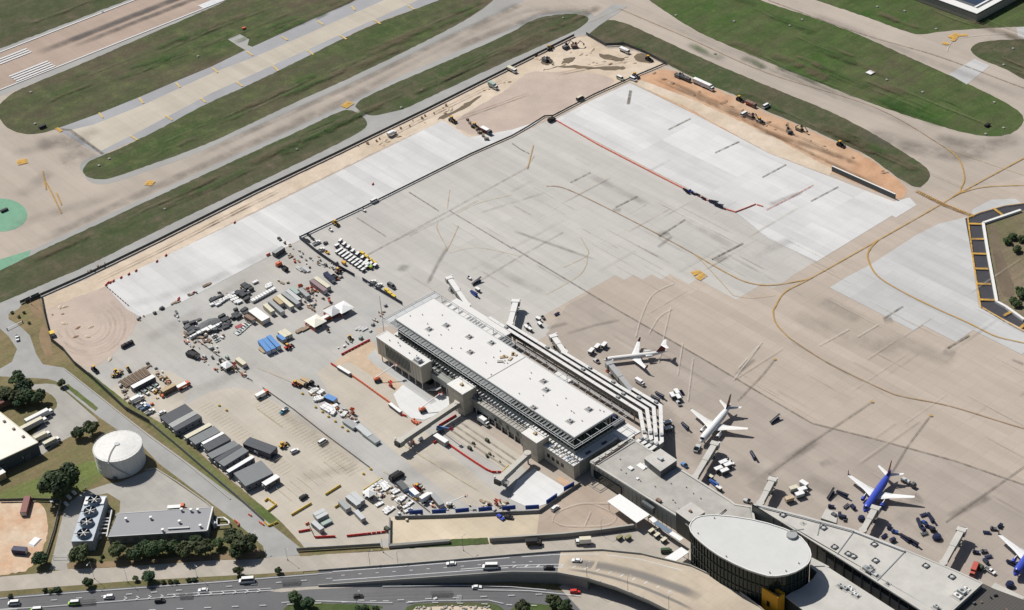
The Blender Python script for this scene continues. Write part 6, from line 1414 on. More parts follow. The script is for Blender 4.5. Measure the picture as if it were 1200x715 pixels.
# ================================================================ mobile offices (left to right along the fence)
OG = None
o4 = 4.0
offs = [('dark roofed mobile office at the upper left end of the row by the fence', ((187,488.5),(217,473),(225.5,480.5),(197,497.5)), 4.0, OFFICED),
        ('pale grey roofed mobile office second from the upper left end of the row', ((197.2,497),(226,481),(232.3,484.5),(201.6,501)), 3.9, OFFICEL),
        ('dark grey roofed mobile office just before the cream roofed one', ((201.8,501.5),(232.5,485),(236,488.3),(206.5,505.5)), 4.1, OFFICED),
        ('mobile office with a cream roof in the row by the fence', ((214.5,511.5),(244.5,495.5),(248.7,497.5),(220.2,513.5)), 4.0, CREAM),
        ('grey roofed mobile office between the cream roofed and white roofed ones', ((220.5,514.5),(249.6,499.5),(259.5,505.4),(229.5,520.5)), 3.9, OFFICE),
        ('narrow mobile office with a bright white roof, upper one of the two white strips', ((235.6,518.8),(260.5,505.8),(263,507.8),(238.4,520.8)), 4.2, WHITE),
        ('dark grey roofed mobile office below the upper white roofed strip', ((239,521.2),(263.5,508.5),(271,514.7),(241.5,529.5)), 4.0, OFFICED),
        ('grey roofed mobile office at the middle of the row by the fence', ((242,532.2),(273.3,516.5),(279.5,520),(249.8,538.3)), 4.0, OFFICE),
        ('dark roofed mobile office at the middle of the row by the fence', ((250,538.5),(279.8,520.2),(284.2,523),(255.2,541)), 3.9, OFFICED),
        ('grey purple roofed mobile office next to the lower white roofed strip', ((255.5,541.3),(284.6,523.3),(291.5,529),(261.6,546.4)), 4.0, OFFICE),
        ('narrow mobile office with a bright white roof, lower one of the two white strips', ((265,551.2),(294.5,533.6),(298.8,535.6),(268.2,553.8)), 4.3, WHITE),
        ('widest mobile office, mid grey roof, at the lower right end of the row', ((272,555.5),(304,540.5),(322.5,553.3),(289,569)), 4.2, OFFICE)]
for lab, pts, h, mt in offs: office(lab, pts, h, mt)
office('white flat porch roof at the lower right end of the mobile office row', ((306.4,565.4),(323.5,555.3),(328.2,559.4),(311,568.8)), 3.6, WHITE, None, DGREY, 'porch')
office('dark mobile office with bluish ends standing apart from the row in the lot', ((311,536),(320.5,527),(299.5,510.5),(287.5,514.5)), 4.2, OFFICED, None, NAVY)

# ================================================================ shipping containers and the yard
C4 = 3.0
containers = [('cream yellow container at the left end of the row of parked containers', (311,361),(320.5,369.5),2.6,2.9,CREAM,None),
 ('long grey container second from left in the row of parked containers', (317,357),(332,370),2.6,2.9,RIBG,None),
 ('tan container with brown side behind the long cream container', (322.5,353),(331,360.5),2.6,2.8,TAN,None),
 ('long cream roofed container in the middle of the row of parked containers', (327,350.5),(343,364),2.6,2.9,LGREY,CREAM),
 ('long dark grey container just right of the cream roofed one', (332.5,347.5),(350.5,360.5),2.7,2.9,GREY,None),
 ('long pale grey container right of the dark grey one', (337.5,344.5),(352,356),2.5,2.8,LGREY,None),
 ('grey green container behind the lumber gap', (342,341.5),(350,348),2.5,2.7,TEAL,None),
 ('short grey container beside the lumber in the container row', (352,342.5),(362,351.5),2.6,2.9,GREY,None),
 ('purple brown container of the right hand pair', (365.5,332.5),(382,345),2.7,2.9,PURP,None),
 ('cream topped container of the right hand pair', (370,329.5),(386,341),2.7,2.9,GREY,CREAM),
 ('brown container against the white roofed trailer', (288.5,373.5),(298,379),2.6,2.7,BROWN,None),
 ('big white roofed trailer with tan side', (296.5,367.5),(312.5,379.5),5.5,3.2,TAN,TARP),
 ('blue container, leftmost of the three', (305.3,403),(316,415.8),2.6,2.8,LBLUE,None),
 ('blue container, middle of the three', (310.5,401),(321.5,413.3),2.6,2.8,LBLUE,None),
 ('blue container, rightmost of the three', (315.5,398),(327.3,410.5),2.6,2.8,LBLUE,None),
 ('short cream container beside the three blue ones, left one', (328,392.5),(336.5,398.5),2.5,2.6,TAN,CREAM),
 ('short cream container beside the three blue ones, right one', (332.5,390.5),(341,396.5),2.5,2.6,TAN,CREAM),
 ('grey container right of the blue ones behind the red machine', (326.5,396.5),(334,402),2.5,2.5,GREY,LBLUE),
 ('long trailer with a white roof between lumber stack and parked pickups', (156,459.5),(181.5,446),3.2,3.4,DGREY,TARP),
 ('tan container with a brown streaked roof by the orange truck', (190.5,463),(206,455),2.7,2.9,BROWN,TAN),
 ('grey container lying uppermost of the pair below the yellow barrier', (368.5,607.5),(381,601.5),2.5,2.5,TEAL,LGREY),
 ('grey container lying second of the pair below the yellow barrier', (371.5,611.5),(384,605),2.5,2.5,GREY,LGREY),
 ('low flat grey container lid lying beside the pair', (377.5,616.5),(388.5,611),2.3,1.2,TEAL,None),
 ('grey container standing alone by the red barrier', (367.5,615.5),(378,624.5),2.5,2.6,GREY,LGREY),
 ('large grey container, left of the two beside the small yellow barrier', (408,585.5),(421,596),2.8,2.8,GREY,LGREY),
 ('large grey container, right of the two beside the small yellow barrier', (413.5,582),(425.5,592),2.8,2.8,LGREY,None),
 ('grey container with white tubes on its roof', (400,591),(409,600.5),3.0,2.6,GREY,None),
 ('small grey container lying by itself near the small canopy', (417.5,602.5),(426.5,612),2.4,2.4,GREY,LGREY),
 ('dark container beside the white stack and the red machine', (468,568),(476.5,577),3.2,2.4,DGREY,None),
 ('white and blue container by the thin rail', (482.5,577.5),(489.5,584),2.8,2.8,LBLUE,TARP),
 ('slate topped brown trailer near the blue banners', (507.5,583.5),(518,596),2.8,2.8,BROWN,GREY),
 ('navy blue dumpster container by the orange debris', (381.5,323),(391,331.5),2.6,2.4,NAVY,None),
 ('grey storage container among the debris at the fence corner', (321.5,301),(332.5,294),3.0,3.0,DGREY,GREY),
 ('black box trailer by the scattered boards', (220,415.5),(233,420),3.2,2.2,BLACK,None),
 ('tan roofed trailer with dark load beside the dark rail', (278.5,424),(287.5,431),2.6,2.6,TAN,CREAM),
 ('red brown container lying on the dirt lot', (33.5,586),(28.5,605),3.2,2.8,plain('rusted container', (.22,.10,.09), .7),None),
 ('dark container with white topped ends on the dirt lot', (16,647),(32,648.5),3.0,2.8,NAVY,None),
 ('grey long flat box in the staging row, upper one', (405,494.5),(417.5,503),4.0,1.6,TEAL,GREY),
 ('grey long flat box in the staging row, middle one', (419.5,501.5),(434,513.5),3.4,1.8,GREY,LGREY),
 ('grey long flat box in the staging row, lowest one', (427,508.5),(443,520.5),3.4,1.6,TEAL,GREY),
 ('dark blue container truck body among the white piles', (382.5,467.5),(393.5,472.5),3.4,2.4,NAVY,LBLUE),
 ('white roofed trailer standing across the red barrier line', (510.5,514),(524,522.5),2.8,2.8,GREY,TARP),
 ('white roofed low trailer at the upper end of the long red barrier', (396.5,432),(410.5,440.5),1.8,1.8,DGREY,TARP),
 ('white roofed low trailer at the lower end of the long red barrier', (457,475.5),(470,485.5),1.8,1.8,DGREY,TARP),
 ('white box near the site fence corner of the gravel field', (60.5,391.5),(62,395),3,2.4,NAVY,YELLOW)]
for lab, a, c, w_, h, mt, rf in containers: container(lab, a, c, w_, h, mt, True, rf)

# lumber / decking stack by the fence: each bar of it
DS = thing('decking_stack', 'wide ribbed stack of brown steel decking lying by the fence', 'stack', (0,0,0))
q = [P(*p, 1.2) for p in ((138,447),(170,429),(177.5,438),(148,453.5))]
for k in range(22):
    f0, f1 = k/22, (k+.62)/22; pts = [q[0].lerp(q[1], f0), q[0].lerp(q[1], f1), q[3].lerp(q[2], f1), q[3].lerp(q[2], f0)]
    b = MB(); b.prism(pts, -.3, 1.0+.18*(k % 3)); b.build('decking_bar', DWOOD if k % 2 else plain('weathered steel decking', seen(150,132,114), .8), DS)
# tents
canopy_tent('white pyramid canopy with red side panels, the upper one', (402.5,365), (10,9), TARP, RED)
canopy_tent('cream pyramid canopy with a red side panel, the lower one', (370.5,381), (10,9), plain('cream canvas', (.72,.70,.60), .7), RED)
canopy_tent('grey topped canopy beside the orange truck', (390.5,369), (9,8), LGREY, ORANGE)
canopy_tent('small white canopy over dark gear at the end of the dark rail', (266.5,432.5), (6,5), TARP, BLACK)
canopy_tent('small white canopy among the white lumber stacks', (433.5,582.5), (6,5), TARP, DGREY)

# ---------------------------------------------------------------- road and lot vehicles
def veh(kind, px, rz, label, mats=None, group=None, **k): return spawn(kind, P(*px), rz, label, group, mats, **k)
def col(m_): return {'body': m_, 'roof': m_}
RDA = pheading((50,712), (264,696)); RDB = RDA+math.pi
veh('van', (16.5,708), RDB, 'white van near the left edge of the highway', col(WHITE)); veh('van', (87,708), RDB, 'lime green and white taxi van on the highway', {'body': LIME, 'roof': WHITE})
veh('van', (43,716), RDB, 'green and white taxi van cut by the bottom edge', {'body': LIME, 'roof': WHITE}); veh('suv', (127.5,700.5), RDB, 'white car below the small street tree on the highway', col(WHITE))
veh('suv', (187.5,705), RDA, 'black car just below the gore stripes on the highway', col(BLACK)); veh('sedan', (238,692.5), RDB, 'white car near the five round bushes', col(WHITE))
veh('shuttle', (289.5,682), RDB, 'white shuttle bus on the highway beside a street tree', {'body': WHITE, 'roof': WHITE}); veh('sedan', (420,699.5), RDA, 'black car below the point of the ramp wall', col(BLACK))
veh('sedan', (559,689), RDA, 'white car on the lower road beside the ramp wall', col(WHITE)); veh('suv', (674,694.5), RDA, 'red car on the lower road at the ramp shadow', col(RED))
def rveh(kind, x, f, rz, label, mats=None):
    q = ramp_pt(x, f); a, c = ramp_pt(x-6, f), ramp_pt(x+6, f); return spawn(kind, (q.x,q.y,q.z+.05), heading(a, c)+rz, label, None, mats)
rveh('sedan', 529, .76, math.pi, 'white car climbing the ramp at its foot', col(WHITE)); rveh('shuttle', 575, .36, math.pi, 'white shuttle bus on the ramp above the dark wall', {'body': WHITE, 'roof': WHITE})
rveh('sedan', 676, .6, math.pi, 'white car where the ramp paving turns pale', col(WHITE)); rveh('suv', 643, .22, math.pi, 'black car with a pale front on the ramp', col(BLACK))
SRD = pheading((560,645), (700,637))
veh('boxtruck', (626,638.5), SRD, 'black truck in the shade of the retaining wall', {'cargo_box': BLACK, 'cab': BLACK, 'box_roof': BLACK}); veh('boxtruck', (683.5,637), SRD+math.pi, 'white and tan truck by the retaining wall', {'box_roof': CREAM})
for px, lab in (((726,632),'small yellow topped utility cart, left of the two by the retaining wall'), ((736,632),'small yellow topped utility cart, right of the two by the retaining wall')): veh('cart', px, HV, lab, {'cart_roof': plain('olive yellow', (.22,.21,.09), .6), 'curtain': DGREY})
for px, lab in (((763.5,624.5),'pale topped cart nearest the large white canopy'), ((770,629.5),'pale topped cart, middle of three along the shaded wall'), ((778,635),'pale topped cart, lowest of three along the shaded wall')): veh('cart', px, HV, lab, {'cart_roof': CREAM})
veh('van', (781,647), SRD, 'dark green van beside the small white canopy', col(plain('dark green paint', (.05,.09,.05), .4)))
veh('suv', (650.5,596.5), heading(P(641,602), P(656,590)), 'white SUV beside the blue banners', col(WHITE)); veh('sedan', (586.5,607), HU, 'bright blue car on the south apron edge', col(JET))
veh('sedan', (596,607), HU+.6, 'black car beside the bright blue car', col(BLACK)); veh('suv', (356,583.5), heading(P(349,587), P(362,579)), 'black SUV alone above the long yellow barrier', col(BLACK))
veh('pickup', (333,482.5), heading(P(339,478), P(328,487)), 'teal blue pickup parked by the guard rail', {'body': plain('teal paint', (.03,.18,.28), .4), 'roof': WHITE}); veh('suv', (345.5,529.5), heading(P(339,532), P(352,526)), 'white car alone in the pale lot', col(WHITE))
veh('van', (378.5,519), heading(P(373,522), P(384,515)), 'white van parked against the guard rail', col(WHITE)); veh('loader', (332,523.5), heading(P(327,525), P(338,519)), 'tan yellow loader in the pale lot')
veh('sedan', (190,484.5), HV, 'white car parked at the first mobile office', col(WHITE)); veh('pickup', (20.5,397), HU-.4, 'white pickup on the perimeter road at the left', col(WHITE))
veh('semi', (40,501), HV, 'grey semi trailer nearest the warehouse roof', {'cargo_box': GREY, 'box_roof': CREAM}); veh('semi', (47,491), HV, 'semi truck behind the grey trailer under the trees', {'box_roof': WHITE2})
veh('semi_small', (50.5,514), HV, 'cream box truck below the semi trailers', {'box_roof': CREAM}); veh('semi_small', (61.5,520.5), HV, 'cream box truck furthest right by the lawn', {'box_roof': CREAM, 'cargo_box': GREY})
veh('flatbed', (207,596), HU*0+heading(P(200,596), P(214,595)), 'dark flatbed truck behind the plant building', {'load_bed': DGREY, 'cab': ORANGE})
for i, px in enumerate(((164,464),(170.5,460.5),(177,457),(183.5,453.5))):
    veh('pickup', px, HU+R(8), ('white pickup lowest of the four parked beside the long trailer','white pickup second from the bottom of the four beside the long trailer','white pickup third from the bottom of the four beside the long trailer','white pickup topmost of the four parked beside the long trailer')[i], {'body': WHITE2, 'roof': TEAL, 'bed_liner': GREEN if i == 9 else DGREY})
veh('boxtruck', (161,470.5), HV, 'white box truck by the grass strip', None); veh('pickup', (166,476), HV, 'white pickup next to the white box truck by the grass', col(WHITE)); veh('pickup', (170,478.5), HV, 'blue and white pickup by the grass strip', {'body': LBLUE, 'roof': WHITE}); veh('pickup', (176,483.5), HV, 'white pickup at the lower end of the parked group by the grass', col(WHITE))
veh('dumper', (215.5,454), HV, 'orange dump truck beside the tan container'); veh('dumper', (384,374), HV, 'orange dump truck under the grey topped canopy'); veh('dumper', (307.5,464), HV, 'orange and white truck at the top end of the guard rail', {'tipper_body': WHITE, 'box_roof': WHITE})
veh('flatbed', (354.5,451), HU+R(10), 'dark flatbed trailer, left of the two by the orange machine', {'load_bed': TAN, 'box_roof': TAN, 'cab': BLACK}); veh('flatbed', (360.5,448.5), HU+R(10), 'dark flatbed trailer, right of the two by the orange machine', {'load_bed': TAN, 'box_roof': TAN, 'cab': BLACK})
veh('loader', (347,452), HU+.3, 'orange loader at the top of the staging row', {'body': ORANGE, 'lift_arm': ORANGE}); veh('reel', (372.5,455), HU, 'dark cable reel in the staging row')
veh('van', (465,560), HV, 'black van beside the white stacks', col(BLACK), scale=1.5); veh('loader', (489.5,573.5), HU, 'red telehandler by the black van', {'body': RED, 'lift_arm': RED}); veh('boxtruck', (500.5,585.5), HV, 'white cab truck right of the thin rail', None)
veh('boom', (527,593), pheading((520,593),(545,592)), 'white crane truck with a long boom lying above the blue banners', {'turntable': WHITE, 'boom': WHITE}, scale=.8)
veh('boom', (442.5,446.5), pheading((442,446),(462,441)), 'orange boom lift by the new front block'); veh('boom', (495.5,482), pheading((495,482),(514,476)), 'orange boom lift on the white slab by the long bridge')
veh('boom', (516,505), pheading((516,505),(537,522)), 'blue boom lift beside the long beige bridge', {'turntable': LBLUE, 'boom': LBLUE})
veh('scissor', (458,453), 0, 'red scissor lift by the red barrier line', {'base': RED, 'platform': RED}); veh('scissor', (483,519), HV, 'orange lift under the long beige bridge'); veh('genset', (493,515.5), HV, 'white generator beside the long beige bridge', {'housing': WHITE})
veh('boxtruck', (567,496.5), HU, 'white truck with a coiled pipe in front of the wing', None); veh('genset', (571,517), HU, 'dark green unit on the tan lane paving', {'housing': plain('dark olive paint', (.06,.07,.045), .6)}); veh('genset', (550.5,526), HU, 'dark olive unit beside the red barrier', {'housing': MATS['dark olive paint']})
for i, px in enumerate(((591,492),(594,496))): pass
# orange mesh heap
OH = thing('orange_heap', 'bright orange heap of folded netting on the slab', 'netting', P(488,494.5)); rr = random.Random(9)
for k in range(9): b = MB(); b.cbox((rr.uniform(-2.4,2.4),rr.uniform(-1.6,1.6),rr.uniform(0,.5)),(rr.uniform(1,2.4),rr.uniform(.8,1.6),rr.uniform(.5,1.1)),rr.uniform(0,3),.7); b.build('netting_fold', ORANGE, OH)

# ---------------------------------------------------------------- barriers: one by one along each run
def barriers(pts, mat, label, group, step=2.15, h=1.0, sx=1.02):
    q = [P(*p) for p in pts]; n = 0
    for a, c in zip(q, q[1:]):
        L_ = (c-a).length; m_ = max(1, int(round(L_/step)))
        for i in range(m_):
            p = a.lerp(c, (i+.5)/m_); spawn('barrier', p, heading(a, c)+((i*37)%7-3)*.012, label, group, {'shell': mat}, (sx,1.25,1.1*h))
RB = [([(400,416),(433.5,398.5)], RED, 'red water filled barrier in the short row beside the white canopies and the new wing', 'red barriers above the dirt patch'),
 ([(387.5,426),(394.5,430.5)], RED, 'red barrier at the upper tip of the long row across the staging area', 'red barriers at the upper tip of the long row'),
 ([(412,440),(425,449),(440,460),(457.5,472.5)], ORANGE, 'orange red barrier in the long row parallel to the new front block', 'orange barriers in the long row'),
 ([(470,486),(476,488)], RED, 'red barrier at the lower end of the long row', 'red barriers at the lower end of the long row'),
 ([(514.5,499),(534.5,487)], RED, 'red barrier in the row under the long beige bridge', 'red barriers under the long beige bridge'),
 ([(507.5,520),(512,517)], RED, 'red barrier left of the white roofed trailer', 'red barriers left of the white roofed trailer'),
 ([(526,521),(541,531.5),(556,541.5),(570,550.5),(577,553.5),(588,553.5)], RED, 'red barrier in the curved row ending at the second beige bridge', 'red barriers in the curved row'),
 ([(589,553.5),(596,546.5)], YELLOW, 'yellow barrier at the end of the curved red row', 'yellow barriers at the second bridge'),
 ([(350,623.5),(363.5,621)], RED, 'red barrier in the short row left of the lone grey container', 'red barriers left of the grey container'),
 ([(357.5,615.5),(363,612.5)], ORANGE, 'orange barrier in the pair above the short red row', 'orange barriers above the short red row'),
 ([(369,630),(393,629)], RED, 'red barrier in the row below the lone grey container', 'red barriers below the grey container'),
 ([(406.5,628.5),(430,626),(452,623.5)], RED, 'red barrier in the long row at the lower edge of the yard', 'red barriers at the lower edge of the yard'),
 ([(341.5,604),(365,590)], YELLOW, 'yellow barrier in the row below the black SUV', 'yellow barriers below the black SUV'),
 ([(381.5,580),(399,569)], YELLOW, 'yellow barrier in the short row at the middle of the pale lot', 'yellow barriers mid lot'),
 ([(392.5,595),(404,588)], YELLOW, 'yellow barrier in the row beside the large grey containers', 'yellow barriers by the grey containers'),
 ([(426.5,575),(448,561)], YELLOW, 'yellow barrier in the row along the white lumber stacks', 'yellow barriers along the lumber stacks'),
 ([(418.5,579),(420.5,581)], YELLOW, 'yellow barrier by itself beside the grey containers', 'yellow barrier pair beside the grey containers'),
 ([(310,588),(314,584.5),(324,592),(314.5,599)], YELLOW, 'yellow barrier in the U shaped group at the end of the grass strip', 'yellow barriers in the U shaped group'),
 ([(310,612),(315,617),(326,612)], YELLOW, 'yellow barrier in the curved group at the road mouth', 'yellow barriers at the road mouth'),
 ([(291,603),(295,605)], ORANGE, 'orange barrier lying on the verge of the perimeter road', 'orange barriers on the verge'), ([(304,612),(309,615.5)], ORANGE, 'orange barrier beside the curved yellow group', 'orange barriers beside the yellow group'),
 ([(275,610),(280,614),(279,617)], ORANGE, 'orange barrier beside the white pipe loop', 'orange barriers by the pipe loop'),
 ([(652,141),(700,169),(760,200),(803,222),(850,245),(862,248.5),(874,244),(885,239.5),(896,242.5)], plain('faded red barrier', (.62,.15,.11), .6), 'faded red barrier in the long thin line across the far apron', 'faded red barriers across the far apron')]
for pts, mt, lab, gr in RB: barriers(pts, mt, lab, gr, 2.15 if 'far apron' not in gr else 4.3, *((1.0,1.02) if 'far apron' not in gr else (.55,2.1)))
b = P(362.5,617); fence('site_rail', 'dark barricade linking the short red row to the red row below', 'rail', [(362.5,617),(365,622),(368,629)], 1.0, BLACK, 3)
for px in ((257,475.5),(265.5,481),(434.5,550),(426,555.5),(370,477.5),(378,483),(385,488.5),(393,494),(401,500.5),(407.5,505),(354.5,461.5)):
    spawn('bollard', P(*px), .5, 'yellow bollard on a small yellow footing along the drive lanes of the yard', 'yellow bollards in the yard')
for px in ((124.5,334),(127,331.5),(142,325.5),(151,321.5),(159.5,317.5),(194.5,299.5),(184,306.5),(275,261),(209.5,350),(226.7,343.5),(437,216),(209,352),(129.5,331.2),(133,329.5)):
    spawn('barrier', P(*px), HV+.4, 'red marker barrier standing on the edge of the white new slab', 'red markers round the white slab', {'shell': RED})
for i in range(9): spawn('barrier', P(126+3*i, 337+2.6*i), HU, 'small dark red marker barrier along the gravel edge of the white slab', 'dark red markers at the gravel edge', {'shell': MAROON}, .7)
# ================================================================ parked carts, ground equipment
rr = random.Random(31)
def Z3(x, y): return (380+x/9.93, 270+y/9.93)
ORD = ('first','second','third','fourth','fifth','sixth','seventh','eighth','ninth')
for (x, y, c_) in ((190,138,0),(235,178,0),(285,213,0),(335,258,0),(390,293,0),(450,333,0),(510,363,0),(550,402,0),(595,423,0)):
    spawn('cart', P(*Z3(x,y)), HV+R(20), 'white covered cart in the back row of the block parked on the grey apron', 'white carts of the back row')
for (x, y) in ((445,284),(490,322),(535,358),(585,392)): spawn('cart', P(*Z3(x,y)), HU+R(6), 'yellow topped cart behind the back row of white carts', 'yellow carts of the back row', {'cart_roof': YELLOW, 'curtain': DYEL})
for k in range(9): spawn('cart', P(*Z3(195+38*k, 240+25*k)), HV+R(8), 'white covered cart, %s from the left in the upper front row on the grey apron' % ORD[k], 'white carts of the upper front row', None, .92)
for k in range(9): spawn('cart', P(*Z3(155+37.5*k, 266+26*k)), HV+R(8), 'white covered cart, %s from the left in the lower front row on the grey apron' % ORD[k], 'white carts of the lower front row', None, .92)
for k in range(3): spawn('cart', P(*Z3(480+22*k, 395+18*k)), HV+R(6), 'white covered cart squeezed between the front rows on the grey apron', 'white carts between the front rows')
spawn('cart', P(*Z3(150,195)), HV, 'white topped cart standing alone at the head of the block of carts', None)
spawn('cart', P(*Z3(535,440)), HU, 'lime yellow cart at the lower end of the block of carts', None, {'cart_roof': LIME, 'curtain': YELLOW})
spawn('cart', P(*Z3(230,395)), HU, 'ochre cart between the dark screen fence and the white carts', None, {'cart_roof': DYEL, 'curtain': DYEL})
for px, lab, mt in (((436,332),'white pickup by the yellow carts and dark screen fence, upper one',WHITE),((443.5,336),'white pickup by the yellow carts and dark screen fence, lower one',WHITE),((371,285.5),'white pickup inside the fence corner',WHITE),((376,294),'white pickup below the fence corner beside the yellow tug',WHITE)): veh('pickup', px, HV, lab, col(mt))
for px in ((453.5,342),(457,345.5),(461.5,349)): spawn('cart', P(*px), HU, 'yellow cart in the short line against the dark screen fence near the terminal', 'yellow carts by the terminal corner', {'cart_roof': YELLOW, 'curtain': DYEL})
veh('tug', (383.5,296.5), HU, 'yellow tug below the fence corner', {'body': DYEL}); veh('tug', (381.5,285.5), HV, 'dark tug inside the fence corner', {'body': DGREY})
veh('loader', (393.5,263.5), HU, 'yellow and black loader beside the site fence'); veh('tug', (387.5,270), HU, 'small white unit below the yellow loader', {'body': WHITE}); veh('van', (439,236.5), HV, 'white van against the site fence', col(WHITE)); veh('tug', (426.5,247), HU, 'small white unit with a mast by the site fence', {'body': WHITE})
for px in ((362,276),(366,280),(361,282.5),(357,281)): spawn('dolly', P(*px), HU, 'dark empty frame stacked inside the fence corner', 'dark frames in the fence corner', {'deck': DGREY, 'rail': DGREY})
# by the bridges
veh('belt', (555.5,345), pheading((549,339),(562,350)), 'blue belt loader near the far left boarding bridge', {'chassis': BLUE, 'side_rail': JET, 'conveyor': NAVY}); veh('cart', (560,341), HU, 'white cart beside the blue belt loader'); veh('belt', (558.5,331.5), HV, 'dark baggage belt standing above the blue belt loader', {'side_rail': DGREY}); veh('tug', (550,326.5), HU, 'small white tug above the far left bridge', {'body': WHITE})
for px, lab, k in (((617,385),'white cart nearest the second walkway end','cart'),((619.5,381.5),'dark tug among the white carts by the walkway','tug'),((621,387.5),'white cart lower of the pair by the walkway','cart'),((631,375.5),'white cart of the pair on the open apron, upper','cart'),((632.5,381.5),'white cart of the pair on the open apron, lower','cart'),((636.5,373),'dark tug beside the pair of carts on the open apron','tug')): veh(k, px, HU+rr.uniform(-.3,.3), lab, {'body': DGREY} if k == 'tug' else None)
veh('dolly', (652.5,368.5), HV, 'dark dolly alone on the apron above the third bridge'); 
for px, lab in (((693,414),'white cart leftmost of the three before the regional jet'),((700,409),'white cart middle of the three before the regional jet'),((708,407),'white cart rightmost of the three before the regional jet')): veh('cart', px, HV+.3, lab, scale=1.3)
veh('pushback', (699,424), HU, 'white aircraft tug left of the nose of the regional jet'); veh('boxtruck', (750,450), HU, 'white box truck behind the bridge of the regional jet', scale=.8); veh('tug', (713,436), HU, 'orange tug under the bridge of the regional jet', {'body': ORANGE})
for px, lab, k in (((768,468),'long belt loader by the walkway bend, left','belt'),((773,464),'long belt loader by the walkway bend, right','belt'),((788,466),'white cart by the walkway bend, left of the group','cart'),((793,462),'white cart by the walkway bend, top of the group','cart'),((795,468),'white cart by the walkway bend, middle of the group','cart'),((795.5,473.5),'white aircraft tug by the walkway bend','pushback'),((799,460.5),'dark dolly right of the carts by the walkway bend','dolly')): veh(k, px, HU-.4 if k != 'belt' else pheading((764,463),(773,470)), lab, {'side_rail': LGREY} if k == 'belt' else None, scale=1.25 if k == 'cart' else 1)
veh('cart', (782.5,498), HU+1.2, 'white cart, upper of the two in the walkway shadow', scale=1.3); veh('cart', (783,505), HU+1.2, 'white cart, lower of the two in the walkway shadow', scale=1.3)
veh('belt', (803,500.5), pheading((799,497),(806,505)), 'dark frame cart left of the white airliner'); veh('pushback', (817,527), pheading((822,518),(814,531)), 'white aircraft tug at the nose of the white airliner', scale=1.4)
veh('belt', (908,493), pheading((902,497),(914,489)), 'dark long dolly right of the white airliner'); veh('belt', (882.5,534.5), pheading((880,530),(885,540)), 'dark dolly below the right wing of the white airliner')
for px, ps in (((842,552.5),'left'),((847.5,545),'top'),((849,555),'lowest'),((853,548),'right')): veh('cart', px, HV-.25, '%s white cart of the cluster of four between the two grey bridges' % ps, scale=1.35, group='white carts between the two grey bridges')
veh('tug', (854,541), HU, 'dark tug at the top of the cluster of white carts', {'body': WHITE}); veh('tug', (857.5,543.5), HU, 'white tug right of the cluster of white carts', {'body': WHITE})
veh('cart', (832.5,560.5), HU, 'tan cart beside the parapet', {'cart_roof': CREAM}); veh('belt', (836.5,567.5), pheading((830,563),(842,573)), 'bright blue loader beside the parapet', {'chassis': BLUE, 'conveyor': BLUE, 'side_rail': LBLUE}); veh('cart', (842.5,574), HU, 'white topped cart at the end of the bright blue loader'); veh('pushback', (802,546), HU, 'teal tug behind the concourse penthouse', {'body': LBLUE, 'engine_deck': LBLUE})
veh('pushback', (875.5,588), HU+.4, 'white aircraft tug against the concourse parapet')
for px, mt, lab in (((930,575.5),CREAM,'cream cart left of the group by the pier'),((925,587.5),WOOD,'tan orange cart near the pier edge'),((942,570),WHITE,'white cart top of the group by the pier'),((940,577),WHITE,'white cart middle of the group by the pier'),((937,582.5),WHITE,'white cart lower of the group by the pier')): veh('cart', px, HU+1.2 if px[1] != 570 else HU, lab, {'cart_roof': mt, 'curtain': LGREY if mt != WOOD else WOOD}, scale=1.4)
# blue equipment of the stands: belt loaders, dollies, tugs, round power units
NB = {'chassis': NAVY, 'side_rail': NAVY}
for a, c, lab in (((970,586),(977,576),'blue black belt loader left of the blue airliner, upright one'),((981,577),(993,584),'blue black belt loader left of the blue airliner, slanted one'),((1074.5,607),(1080,621),'blue black belt loader in the stand right of the blue airliner, left one'),((1087,601.5),(1094,614),'blue black belt loader in the stand right of the blue airliner, right one'),((1057,629),(1064,634.5),'dark dolly train beside the pier edge, left one'),((1066,633.5),(1073.5,639.5),'dark dolly train beside the pier edge, right one'),((1183,660),(1191,664),'blue black belt loader by the engine of the cut off airliner')): veh('belt', ((a[0]+c[0])/2,(a[1]+c[1])/2), pheading(a,c), lab, NB)
for i, px in enumerate(((974,594.5),(984,604),(987,607),(990,608.5),(1042,618.5),(1048.5,624),(1036,629),(1046,634),(1082,604),(1083.5,613.5),(1088,618),(1094,622.5),(1081.5,621),(1083,626),(1143.5,648),(1153,647),(1158,653),(1155,659),(1156,624.5),(1164,620.5),(1172,617),(991.5,594),(999.5,595.5))):
    k = ('tug','dolly','gpu','dolly','tug')[i % 5]; veh(k, px, rr.uniform(0,3), 'navy blue ground equipment standing about on the blue airliner stands', {'body': (NAVY, BLUE, NAVY, DGREY)[i % 4], 'deck': (NAVY, DGREY)[i % 2], 'rail': NAVY, 'housing': (NAVY, DGREY)[i % 2]}, group='navy ground equipment on the stands', scale=1.05)
def pod(px, lab, r=1.9, mat=NAVY):
    p = P(*px); t = thing('air_start_unit', lab, 'ground unit', p, 0); b = MB(); b.cyl((0,0,.5), r, 1.3, 12, r*.8); b.build('housing', mat, t); b = MB(); b.cyl((0,0,1.8), r*.5, .3, 10); b.build('cap', NAVY, t); b = MB(); b.box(-r*.8,r*.8,-r*.5,r*.5,.15,.5); b.build('frame', BLACK, t)
pod((1009.5,609), 'round navy unit at the nose of the blue airliner'); pod((1098,631), 'round navy unit largest in the stand between the airliners', 2.4); pod((1183.5,686.5), 'round navy unit below the nose of the cut off airliner', 2.2); pod((1093,622), 'round black unit beside the largest navy one', 1.6, BLACK)
